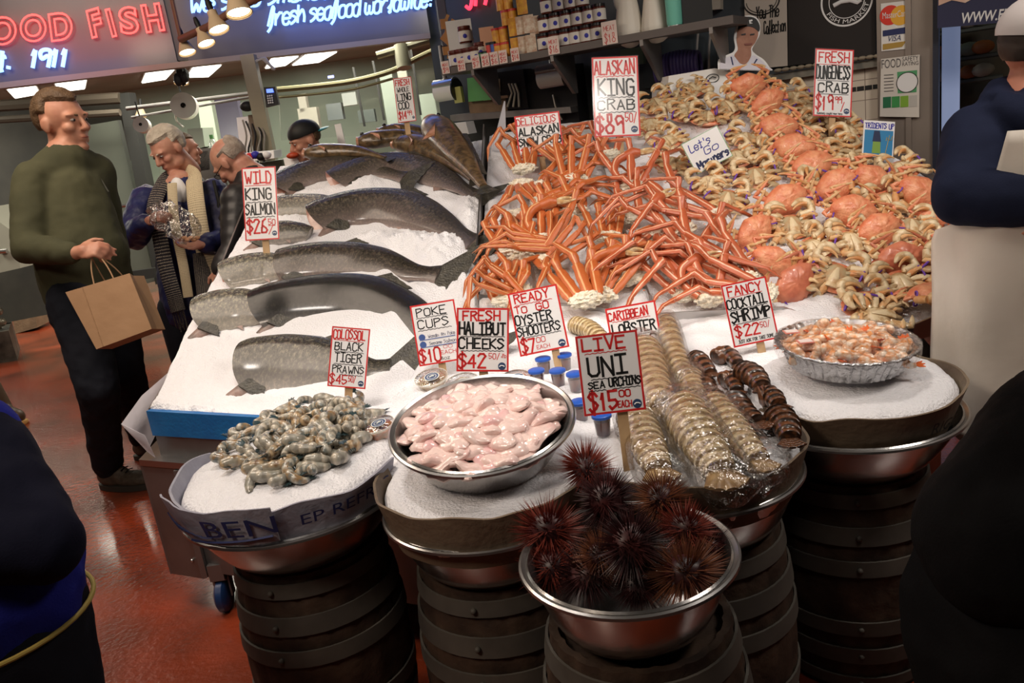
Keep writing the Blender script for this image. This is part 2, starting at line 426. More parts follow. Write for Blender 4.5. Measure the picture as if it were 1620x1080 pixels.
Kc = [V((.035, 4.60, 0)), V((.55, 4.60, 0)), V((1.0, 4.52, 0)), V((1.42, 4.4, 0)), V((1.66, 4.0, 0)), V((1.80, 3.55, 0)), cq(1480, 292)]
crabice = patch('crab_ice_bed', Fc, Kc, zcrab, 120, 110, skirt=.03, seed=5)
tag(crabice, 'sloping crushed ice bed under the orange snow, king and dungeness crabs', 'crushed ice', kind='stuff')
FF = [V((-.52, 2.18)), V((-.40, 1.96)), V((-.335, 1.74)), V((-.1, 1.70)), V((.13, 1.70)), V((.37, 1.74)), V((.58, 1.80)), V((.8, 1.9)), V((.98, 2.05)), V((1.06, 2.22))]
FK = [V((-.36, 2.25)), V((-.28, 2.6)), V((-.12, 2.99)), V((.12, 2.93)), V((.5, 2.80)), V((.88, 2.64)), V((1.03, 2.46)), V((1.10, 2.42))]
flatice = patch('front_ice_shelf', FF, FK, lambda x, y: zflat(x, y), 100, 40, amp=.012, skirt=.03, seed=9)
tag(flatice, 'level crushed ice between the front baskets and the crab trays', 'crushed ice', kind='stuff')

# --- steel fin dividers between the trays
def fin(name, pts, zf, h0, h1, label, th=.006):
    k = MB(); pts = [V((p[0], p[1], 0)) for p in pts]
    for a, b in zip(pts, pts[1:]):
        d = (b - a).normalized(); n = V((-d.y, d.x, 0))
        za, zb = zf(a.x, a.y), zf(b.x, b.y)
        k.slab([a + UPZ * (za - h0), b + UPZ * (zb - h0), b + UPZ * (zb + h1), a + UPZ * (za + h1)], n, th)
    o = k.build(name, m_steel, smooth=False); tag(o, label, 'divider'); return o
fin('tray_divider', [(PC.x + .004, PC.y - .02), (-.085 + .006, 3.3), (.015, 4.62)], zcrab, .16, .045, 'steel divider between the salmon ice and the snow crab')
fin('tray_divider', [cray(1030, 480)[:2], cray(985, 360)[:2], cray(940, 225)[:2]], zcrab, .06, .03, 'thin steel divider between the snow crab and the king crab legs')
# --- front riser of the crab trays
k = MB(); rp = [V((p[0], p[1], 0)) for p in [PC, cq(1035, 497), cq(1240, 487), V((1.10, 2.40, 0)), V((1.24, 2.42, 0)), cq(1515, 488)]]
for a, b in zip(rp, rp[1:]):
    d = (b - a).normalized(); n = V((d.y, -d.x, 0)); za, zb = zcrab(a.x, a.y) + .004, zcrab(b.x, b.y) + .004
    k.slab([a + UPZ * .66, b + UPZ * .66, b + UPZ * zb, a + UPZ * za], n, .008)
tag(k.build('tray_front_panel', m_steel, smooth=False), 'pale steel front lip of the sloping crab trays', 'tray panel')
k = MB(); rp = [cq(1515, 488), cq(1480, 292), V((1.80, 3.55, 0))]
for a, b in zip(rp, rp[1:]):
    a = V((a.x, a.y, 0)); b = V((b.x, b.y, 0)); d = (b - a).normalized(); n = V((d.y, -d.x, 0))
    k.slab([a + UPZ * .5, b + UPZ * .5, b + UPZ * (zcrab(b.x, b.y) + .03), a + UPZ * (zcrab(a.x, a.y) + .03)], n, .01)
tag(k.build('tray_side_panel', m_steel_dull, smooth=False), 'steel side panel of the crab tray beside the aproned seller', 'tray panel')

# --- cart carrying everything
cart = empty('display_cart', (-1.22, 2.6, 0), 'stainless steel display cart on blue castors with a blue front panel', 'cart')
off = V((-1.22, 2.6, 0))
DV = (PB - PA).normalized(); DV = V((DV.x, DV.y, 0)); NV = V((DV.y, -DV.x, 0))       # front direction, outward normal
A3 = V((PA.x, PA.y, 0)); B3 = V((PB.x, PB.y, 0)); LV = V((-.03, 1, 0)).normalized()
k = MB()
k.slab([A3 + UPZ * .645, B3 + UPZ * .645, B3 + UPZ * .722, A3 + UPZ * .732], NV, .02)
bp = k.build('blue_panel', m_blue, cart, off, smooth=False); bp['label'] = 'bright blue foam front strip'
k = MB()
k.slab([A3 + UPZ * .56, B3 + UPZ * .56, B3 + UPZ * .648, A3 + UPZ * .648], NV, .008)
k.slab([A3 + UPZ * .56, A3 + LV * 2.06 + UPZ * .56, A3 + LV * 2.06 + UPZ * 1.36, A3 + LV * .5 + UPZ * .83, A3 + UPZ * .735], V((-1, 0, 0)), .008)
k.build('tray_wall', m_steel_dull, cart, off, smooth=False)
k = MB(); r_ = [A3 + NV * .05 - DV * .06, B3 + NV * .05, B3, A3]
k.slab([p + UPZ * .545 for p in r_], UPZ, .022)
k.slab([p + UPZ * .545 for p in [A3 + NV * .05 - DV * .06, A3, A3 + LV * 2.0, A3 + LV * 2.0 - V((.08, 0, 0))]], UPZ, .022)
k.build('top_rim', m_steel, cart, off, smooth=False)
k = MB()
k.slab([p + UPZ * .17 for p in [A3 + NV * .0, B3 + NV * .0, V((1.16, 2.2, 0)), V((1.38, 2.5, 0)), V((1.68, 3.6, 0)), V((1.4, 4.3, 0)), V((0, 4.5, 0)), A3 + LV * 1.95]], UPZ, .385)
k.build('body', m_steel_dull, cart, off, smooth=False)
k = MB()
k.slab([p + UPZ * .555 for p in [V((-.29, 2.14, 0)), V((-.34, 1.98, 0)), V((.0, 1.92, 0)), V((.35, 1.93, 0)), V((.62, 2.0, 0)), V((1.16, 2.26, 0)), V((1.2, 2.38, 0)), V((.9, 2.58, 0)), V((-.1, 2.94, 0))]], UPZ, .17)
k.slab([p for p in [V((-1.2, 2.65, .56)), V((-.2, 2.3, .56)), V((-.12, 2.95, .56)), V((-.12, 2.95, .80)), V((-1.2, 2.95, .80)), ]][:3], UPZ, .12)
k.build('shelf_box', m_steel_dull, cart, off, smooth=False)
k = MB()      # sloping deck under the ice
k.hexa([V((-1.2, 2.7, .56)), V((1.2, 2.7, .56)), V((1.7, 3.5, .56)), V((-1.12, 4.6, .56))], [V((-1.2, 2.7, .715)), V((1.2, 2.7, .715)), V((1.7, 3.5, 0.98)), V((-1.12, 4.6, 1.32))])
k.hexa([V((-.05, 4.0, .56)), V((1.6, 3.7, .56)), V((1.6, 4.3, .56)), V((0, 4.58, .56))], [V((-.05, 4.0, 1.1)), V((1.6, 3.7, 1.05)), V((1.6, 4.3, 1.25)), V((0, 4.58, 1.33))])
k.build('deck', m_steel_dull, cart, off, smooth=False)
k = MB(); c0 = A3 + NV * .045 - DV * .055
k.slab([c0 + UPZ * .13, c0 + DV * .15 + UPZ * .13, c0 + DV * .15 + UPZ * .545, c0 + UPZ * .545], -NV, .012)
k.slab([c0 + UPZ * .13, c0 + LV * .1 + UPZ * .13, c0 + LV * .1 + UPZ * .545, c0 + UPZ * .545], V((-1, 0, 0)), .008)
k.box(c0 + DV * .16 + NV * .0 + UPZ * .34, (.02, .02, .40))
k.build('leg', m_steel_dull, cart, off, smooth=False)
k = MB()
for z in (.45, .3, .2):
    k.ell(c0 + DV * .12 + NV * .004 + UPZ * z, .006)
k.build('rivet', m_steel, cart, off)
k = MB(); k.slab([A3 + DV * .1 + NV * .03 + UPZ * .15, B3 + NV * .03 + UPZ * .15, B3 + NV * .03 + UPZ * .54, A3 + DV * .1 + NV * .03 + UPZ * .54], -NV, .01)
k.build('side_panel', m_steel_dull, cart, off, smooth=False)
for q in (A3 + DV * .13 + V((0, -.02, 0)), A3 + DV * .1 + V((.05, 1.7, 0)), V((1.1, 2.6, 0)), V((1.4, 3.6, 0))):
    k = MB(); R_ = Matrix(((0, 0, 1), (0, 1, 0), (-1, 0, 0)))
    k.lathe([(.012, -.018), (.05, -.018), (.06, -.01), (.06, .01), (.05, .018), (.012, .018)], 20, cap0=True, cap1=True); k.v = [R_ @ v + q + UPZ * .06 for v in k.v]
    w_ = k.build('caster_wheel', M('caster_blue', (.01, .03, .10), .35), cart, off)
    k = MB(); k.box(q + UPZ * .125 + V((0, .02, 0)), (.05, .07, .012)); k.box(q + UPZ * .09 + V((.026, .015, 0)), (.006, .03, .08)); k.box(q + UPZ * .09 + V((-.026, .015, 0)), (.006, .03, .08)); k.box(q + UPZ * .155, (.05, .05, .06))
    k.build('caster_fork', m_steel_dull, cart, off, smooth=False)
# plastic sheet hanging at the corner
k = MB(); pts = [A3 + V((-.0, .35, .80)), A3 + V((-.09, .15, .74)), A3 + V((-.10, -.02, .70)), A3 + V((-.02, -.05, .66))]
lo = [A3 + V((-.02, .30, .70)), A3 + V((-.05, .12, .62)), A3 + V((-.05, 0, .585)), A3 + V((-.01, -.04, .575))]
n = len(pts); k.add(pts + lo, [(i, i + 1, n + i + 1, n + i) for i in range(n - 1)]); ps = k.build('plastic_sheet', M('milky_plastic', (.75, .72, .78), .3, alpha=.55, bump=(20, .5)))
ps.modifiers.new('sol', 'SOLIDIFY').thickness = .002
tag(ps, 'loose translucent plastic sheet hanging over the cart corner by the blue panel', 'plastic sheet')

# ================================================================== baskets: barrel, steel bowl, cardboard ring, ice
def barrel(c, h, r0, r1, label):
    t = empty('barrel', (c[0], c[1], 0), label, 'barrel')
    pr = lambda z: r0 + (r1 - r0) * math.sin(PI * min(1, max(0, z / h)) ) if True else 0
    k = MB(); n = 20 * 4
    def jit(i, j): return (-.0035 if j % 4 == 0 else 0, 0)
    k.lathe([(r0 - .012, 0)] + [(pr(h * i / 14), h * i / 14) for i in range(15)] + [(r0 - .014, h), (r0 - .02, h - .02)], n, cap0=True, cap1=True, jit=jit)
    k.build('staves', m_barrel, t)
    for a, b in ((.03, .09), (.17, .25), (.32, .39), (.61, .68), (.75, .83), (.91, .97)):
        k = MB(); za, zb = a * h, b * h
        k.lathe([(pr(za) + .001, za), (pr(za) + .006, za), (pr(zb) + .006, zb), (pr(zb) + .001, zb)], 48)
        for q in range(2):
            an = -PI / 2 - .3 + q * 2.6; k.ell(((pr(za) + .007) * math.cos(an), (pr(za) + .007) * math.sin(an), (za + zb) / 2), .007)
        k.build('hoop', m_hoop, t)
    return t
def bowl(c, z0, z1, r, label, rb=None, mat=None, rot=None, name='steel_bowl', parts=True, wall=1.0):
    t = empty(name, (c[0], c[1], z0), label, 'bowl'); h = z1 - z0; rb = rb or r * .62
    k = MB(); pr = [(0.001, 0), (rb * .8, 0), (rb, .006)] + [(rb + (r - .012 - rb) * (i / 6) ** .8, .006 + (h - .006) * (i / 6) ** 1.15) for i in range(1, 7)]
    inn = [(a - .004, b + .003) for a, b in pr[::-1]]; inn[-1] = (.001, .004)
    k.lathe(pr + inn, 64); k.build('bowl_wall', mat or m_steel_bowl, t)
    k = MB(); k.lathe([(r - .014, h - .003), (r - .004, h + .003), (r, h + .001), (r + .001, h - .004), (r - .004, h - .006), (r - .014, h - .003)], 64)
    k.build('rim', m_steel, t)
    if rot is not None: t.rotation_euler = rot
    return t
def card_ring(c, z0, z1, r0, r1, mat, label, a0=0, a1=360, seed=1, flaps=(), lean=0):
    """wavy corrugated ring standing in the bowl"""
    rr = random.Random(seed); n = 96; k = MB(); th = .006
    n = int(96 * (a1 - a0) / 360); vs = []
    fl_ = [V((0, 0, 0))] * 1
    for j in range(n + 1):
        an = math.radians(a0 + (a1 - a0) * j / n)
        w = .006 * noise.noise(V((math.cos(an) * 3, math.sin(an) * 3, seed))) 
        zt = z1 + .016 * noise.noise(V((math.cos(an) * 2.2, math.sin(an) * 2.2, seed + 3))) + .003 * noise.noise(V((j * .3, 0, seed)))
        d = V((math.cos(an), math.sin(an), 0)); b = V((c[0], c[1], 0))
        vs += [b + d * (r0 + w) + UPZ * z0, b + d * (r1 + w * 1.5) + UPZ * zt, b + d * (r1 - th + w * 1.5) + UPZ * zt, b + d * (r0 - th + w) + UPZ * z0]
    fs = []
    for j in range(n):
        for q in range(4): fs.append((j * 4 + q, j * 4 + (q + 1) % 4, (j + 1) * 4 + (q + 1) % 4, (j + 1) * 4 + q))
    fs += [(3, 2, 1, 0), tuple(n * 4 + q for q in range(4))]
    k.add(vs, fs); o = k.build('cardboard_ring', mat); tag(o, label, 'cardboard'); return o
def ice_disc(c, r, z, dome, label, tilt=(0, 0), seed=1, hollow=None):
    k = MB(); n = 96; rings = 26; vs = [V((0, 0, 0))]; fs = []
    def zz(x, y): return dome * (1 - (x * x + y * y) / r / r) + x * tilt[0] + y * tilt[1] + (hollow(x, y) if hollow else 0)
    def nz(x, y, e): return (1 - e) * 0 + .006 * noise.noise(V((x * 14, y * 14, seed))) + .003 * noise.noise(V((x * 60, y * 60, seed)))
    vs = [V((0, 0, zz(0, 0)))]
    for i in range(1, rings + 1):
        for j in range(n):
            an = 2 * PI * j / n; q = r * (i / rings) * (1 + .018 * noise.noise(V((math.cos(an) * 3, math.sin(an) * 3, seed))))
            x, y = q * math.cos(an), q * math.sin(an); e = max(0, (i / rings - .93) / .07)
            vs.append(V((x, y, zz(x, y) + nz(x, y, e) - .02 * e * e)))
    for j in range(n): vs.append(V((r * .72 * math.cos(2 * PI * j / n), r * .72 * math.sin(2 * PI * j / n), -.05)))
    fs = [(0, 1 + j, 1 + (j + 1) % n) for j in range(n)]
    for i in range(rings):
        o = 1 + i * n; fs += [(o + j, o + n + j, o + n + (j + 1) % n, o + (j + 1) % n) for j in range(n)]
    o = 1 + rings * n; fs.append(tuple(o + j for j in range(n)))
    k.add(vs, fs); ob = k.build('basket_ice', m_ice); ob.location = (c[0], c[1], z); tag(ob, label, 'crushed ice', kind='stuff'); return ob

BK = {1: (-.57, 1.83, .265), 2: (-.10, 1.65, .235), 3: (.365, 1.66, .232), 4: (.80, 1.865, .262)}
bl = {1: 'prawn', 2: 'halibut', 3: 'lobster tail', 4: 'cocktail shrimp'}
for i, (x, y, r) in BK.items():
    barrel((x, y + .02), .565, .178, .205, 'dark wooden barrel with grey hoops holding up the %s basket' % bl[i])
    bowl((x, y), .567, .70, r, 'wide steel bowl on a barrel under the %s ice' % bl[i], rb=.16)
barrel((.16, 1.30), .60, .165, .20, 'frontmost wooden barrel with grey hoops under the sea urchins')
URC = (.150, 1.285, .60, .735, .194)
bowl((URC[0], URC[1]), URC[2] + .002, URC[3], URC[4], 'steel bowl heaped with dark spiny sea urchins', rb=.125)
def disc_z(i, dome, z, tilt=(0, 0)):
    x0, y0, r = BK[i]
    def f(x, y):
        u, v = x - x0, y - y0; q = (u * u + v * v) / r / r
        if q > 1.02: return zflat(x, y) if y > y0 else 0
        return z + dome * (1 - q) + u * tilt[0] + v * tilt[1]
    return f
ICE = {1: (.775, .028, (.02, .05)), 2: (.764, .006, (0, .05)), 3: (.765, .016, (0, .04)), 4: (.775, .022, (.0, .05))}
for i in BK:
    z, dm, tl = ICE[i]; x, y, r = BK[i]
    ice_disc((x, y), r + (-.012 if i != 4 else -.024), z, dm, 'mound of crushed ice in the %s basket' % bl[i], tl, seed=i)
zb = {i: disc_z(i, ICE[i][1], ICE[i][0], ICE[i][2]) for i in BK}
card_ring(BK[1], .69, .785, .245, .272, m_card_grey, 'grey printed cardboard ring around the prawn ice', 150, 345, 3)
card_ring(BK[2], .655, .775, .212, .242, m_card_dark, 'brown wet cardboard wall around the halibut ice', 160, 350, 5)
card_ring(BK[3], .655, .765, .206, .24, m_card_dark, 'brown cardboard wall around the lobster tail ice', 195, 395, 7)
card_ring(BK[4], .66, .775, .215, .258, m_card_dark, 'dark brown cardboard wall around the cocktail shrimp ice', 200, 428, 9)
# torn flap and print on the first ring
def on_ring(i, ang, z, rr): x, y, r = BK[i]; an = math.radians(ang); return V((x + rr * math.cos(an), y + rr * math.sin(an), z))
def ring_text(i, txt, a0, a1, z0, z1, r_at, mat, name, label=None, outline=False, parent=None, off=None):
    t = font_mesh(txt, 1); xs = [v.x for v in t.v]; ys = [v.y for v in t.v]; k = MB(); vs = []
    for v in t.v:
        u = (v.x - min(xs)) / (max(xs) - min(xs)); w = (v.y - min(ys)) / (max(ys) - min(ys)); z = lerp(z0(u) if callable(z0) else z0, z1(u) if callable(z1) else z1, w)
        vs.append(on_ring(i, lerp(a0, a1, u), z, r_at(z)))
    k.add(vs, t.f); return k
ring_r = lambda z: .245 + (z - .69) / (.095) * .027 + .009
c1 = bpy.data.objects['cardboard_ring']
k = ring_text(1, 'EP REFRIG', 287, 336, .735, .762, ring_r, m_navy_ink, 'x'); k.build('printed_lettering', m_navy_ink, c1, smooth=False)
# front flap (grey, lifted) with the BEN print below
k = MB(); vs = []
for j in range(15):
    an = 208 + 68 * j / 14; w = .002 * math.sin(j * 1.7)
    vs += [on_ring(1, an, .712, .268 + w), on_ring(1, an, .800 + .004 * math.sin(j * .7), .290 + w), on_ring(1, an, .800 + .004 * math.sin(j * .7), .286 + w), on_ring(1, an, .712, .264 + w)]
fs = []
for j in range(14):
    for q in range(4): fs.append((j * 4 + q, j * 4 + (q + 1) % 4, (j + 1) * 4 + (q + 1) % 4, (j + 1) * 4 + q))
fs += [(3, 2, 1, 0), (56, 57, 58, 59)]
k.add(vs, fs); fl2 = k.build('torn_cardboard_flap', m_card_grey); tag(fl2, 'torn grey cardboard flap with navy print in front of the prawns', 'cardboard')
fr = lambda z: .270 + (z - .712) / .088 * .022 + .004
k = ring_text(1, 'BEN', 243, 277, lambda u: .735 + .004 * u, lambda u: .778 + .004 * u, fr, m_navy_ink, 'x')
for q in range(9):   # printed prawn drawing, strokes
    a = 214 + q * 3; k.tube(cat_rom([on_ring(1, a, .765 - q * .003, fr(.76)), on_ring(1, a + 4, .75 - q * .002, fr(.75)), on_ring(1, a + 8, .735, fr(.735))], 3), .0012, 4)
k.tube([on_ring(1, 230 + q * 4, .716 + .0012 * q, fr(.716)) for q in range(12)], .003, 4)
k.build('printed_lettering', m_navy_ink, fl2, smooth=False)
k = ring_text(4, 'RIGE', 289, 308, .71, .74, lambda z: .215 + (z - .66) / .115 * .043 + .010, m_black_ink, 'x')
c4 = bpy.data.objects['cardboard_ring.003']; k.build('printed_lettering', m_black_ink, c4, smooth=False)
# ================================================================== food materials
def uvmat(name, build, rough=.3, metal=0, coat=0):
    m = bpy.data.materials.new(name); m.use_nodes = True; nt = m.node_tree; b = nt.nodes['Principled BSDF']
    b.inputs['Roughness'].default_value = rough; b.inputs['Metallic'].default_value = metal; b.inputs['Coat Weight'].default_value = coat; b.inputs['Coat Roughness'].default_value = .15
    build(nt, b, nt.links.new); return m
def nd(nt, typ, **kw):
    n = nt.nodes.new(typ)
    for k_, v_ in kw.items():
        if k_ in n.inputs.keys() if hasattr(n.inputs, 'keys') else False: n.inputs[k_].default_value = v_
        else: setattr(n, k_, v_)
    return n
def ramp(nt, pts):
    r = nt.nodes.new('ShaderNodeValToRGB'); e = r.color_ramp.elements
    while len(e) < len(pts): e.new(.5)
    for q, (p, c) in zip(e, pts): q.position = p; q.color = (*c, 1)
    return r
def salmon_mat(name, back, side, belly, pink=0, mid=.42, seed=0):
    def bd(nt, b, L):
        uv = nd(nt, 'ShaderNodeUVMap'); sp = nd(nt, 'ShaderNodeSeparateXYZ'); L(uv.outputs[0], sp.inputs[0])
        # fold v so that 0 = back ridge, 1 = belly
        m1 = nd(nt, 'ShaderNodeMath', operation='SUBTRACT'); m1.inputs[1].default_value = .5; L(sp.outputs['Y'], m1.inputs[0])
        m2 = nd(nt, 'ShaderNodeMath', operation='ABSOLUTE'); L(m1.outputs[0], m2.inputs[0])
        m3 = nd(nt, 'ShaderNodeMath', operation='MULTIPLY_ADD'); m3.inputs[1].default_value = -2; m3.inputs[2].default_value = 1; L(m2.outputs[0], m3.inputs[0])
        ns = nd(nt, 'ShaderNodeTexNoise'); ns.inputs['Scale'].default_value = 6; ns.inputs['Detail'].default_value = 6; L(uv.outputs[0], ns.inputs['Vector'])
        m4 = nd(nt, 'ShaderNodeMath', operation='MULTIPLY_ADD'); m4.inputs[1].default_value = .22; L(ns.outputs['Fac'], m4.inputs[0]); 
        m5 = nd(nt, 'ShaderNodeMath', operation='SUBTRACT'); m5.inputs[1].default_value = .11; L(m3.outputs[0], m4.inputs[2]); L(m4.outputs[0], m5.inputs[0])
        rp = ramp(nt, [(.10, back), (mid - .08, tuple(.75 * a + .25 * c for a, c in zip(back, side))), (mid + .1, side), (.85, belly)]); L(m5.outputs[0], rp.inputs['Fac'])
        mp = nd(nt, 'ShaderNodeMapping'); mp.inputs['Scale'].default_value = (52, 22, 1); mp.inputs['Location'].default_value = (seed, seed, 0); L(uv.outputs[0], mp.inputs['Vector'])
        vo = nd(nt, 'ShaderNodeTexVoronoi'); L(mp.outputs[0], vo.inputs['Vector']); vo.inputs['Randomness'].default_value = 1
        lt = nd(nt, 'ShaderNodeMath', operation='LESS_THAN'); lt.inputs[1].default_value = .23; L(vo.outputs['Distance'], lt.inputs[0])
        up = ramp(nt, [(.05, (1, 1, 1)), (.5, (.5, .5, .5)), (.62, (0, 0, 0)), (1, (0, 0, 0))]); L(m5.outputs[0], up.inputs['Fac'])
        mu = nd(nt, 'ShaderNodeMath', operation='MULTIPLY'); L(lt.outputs[0], mu.inputs[0]); L(up.outputs['Color'], mu.inputs[1])
        mx = nd(nt, 'ShaderNodeMix', data_type='RGBA'); L(mu.outputs[0], mx.inputs['Factor']); L(rp.outputs['Color'], mx.inputs['A']); mx.inputs['B'].default_value = (.012, .012, .012, 1)
        mq = nd(nt, 'ShaderNodeMapping'); mq.inputs['Scale'].default_value = (70, 34, 1); L(uv.outputs[0], mq.inputs['Vector']); nq = nd(nt, 'ShaderNodeTexNoise'); nq.inputs['Scale'].default_value = 1; nq.inputs['Detail'].default_value = 6; nq.inputs['Roughness'].default_value = .7; L(mq.outputs[0], nq.inputs['Vector'])
        rq = ramp(nt, [(.34, (.22, .21, .18)), (.5, (.9, .88, .8)), (.66, (3.0, 2.8, 2.1))]); L(nq.outputs['Fac'], rq.inputs['Fac']); mm = nd(nt, 'ShaderNodeMix', data_type='RGBA', blend_type='MULTIPLY'); fq = ramp(nt, [(.30, (1, 1, 1)), (.62, (.22, .22, .22))]); L(m5.outputs[0], fq.inputs['Fac']); L(fq.outputs['Color'], mm.inputs['Factor']); L(mx.outputs['Result'], mm.inputs['A']); L(rq.outputs['Color'], mm.inputs['B'])
        L(mm.outputs['Result'], b.inputs['Base Color'])
        ms = nd(nt, 'ShaderNodeMapping'); ms.inputs['Scale'].default_value = (190, 95, 1); L(uv.outputs[0], ms.inputs['Vector'])
        v2 = nd(nt, 'ShaderNodeTexVoronoi'); L(ms.outputs[0], v2.inputs['Vector']); v2.inputs['Randomness'].default_value = .35
        bp = nd(nt, 'ShaderNodeBump'); bp.inputs['Strength'].default_value = .75; bp.inputs['Distance'].default_value = .0025; L(v2.outputs['Distance'], bp.inputs['Height']); L(bp.outputs[0], b.inputs['Normal'])
    return uvmat(name, bd, .25, .5, .45)
m_salmon = [salmon_mat('salmon_skin', (.045, .042, .032), (.22, .21, .195), (.55, .51, .48), mid=.38),
            salmon_mat('salmon_skin_rosy', (.030, .027, .018), (.13, .11, .098), (.36, .29, .27), mid=.42, seed=3),
            salmon_mat('salmon_skin_dark', (.008, .008, .008), (.045, .044, .043), (.24, .23, .23), mid=.50, seed=5),
            salmon_mat('salmon_skin_pale', (.08, .08, .065), (.34, .33, .30), (.62, .58, .52), mid=.32, seed=8)]
m_fin = M('fin_dark', (.03, .028, .024), .35, bump=(120, .5), var=((.07, .065, .05), 40))
m_fin_pink = M('fin_pink', (.30, .20, .17), .35, bump=(80, .3), var=((.08, .07, .06), 16))
m_flesh = M('cut_flesh', (.50, .30, .24), .3, var=((.25, .08, .06), 14), coat=.4)
m_cod = M('ling_cod_skin', (.15, .095, .045), .28, var=((.06, .040, .022), 34, .40, .60), bump=(90, .5, .004), coat=.35, detail=9)
m_cod_pink = M('ling_cod_flesh', (.62, .33, .24), .3, var=((.42, .20, .11), 22), coat=.5, bump=(40, .4))
ND = V((0, -.314, .949)).normalized()

def fin_part(parent, name, base, dirs, length, tipw, mat, nrm, off, th=.004, n=7, notch=.0):
    """thin fan of a fin: base edge points, spreading along dirs"""
    a, b = base; k = MB(); up = []
    for i in range(n + 1):
        t = i / n; p = a.lerp(b, t); d = dirs[0].lerp(dirs[1], t).normalized()
        L = length * (1 - notch * math.sin(PI * t)) * (1 if i % 2 == 0 else .94)
        if tipw == 'lead': L *= 1 - .55 * t
        up.append((p, p + d * L))
    vs = []
    for p, q in up: vs += [p + nrm * th, q + nrm * th * .2, q - nrm * th * .2, p - nrm * th]
    fs = []
    for i in range(n):
        o = i * 4
        for q in range(4): fs.append((o + q, o + (q + 1) % 4, o + 4 + (q + 1) % 4, o + 4 + q))
    fs += [(3, 2, 1, 0), (n * 4, n * 4 + 1, n * 4 + 2, n * 4 + 3)]
    k.add(vs, fs); return k.build(name, mat, parent, off)

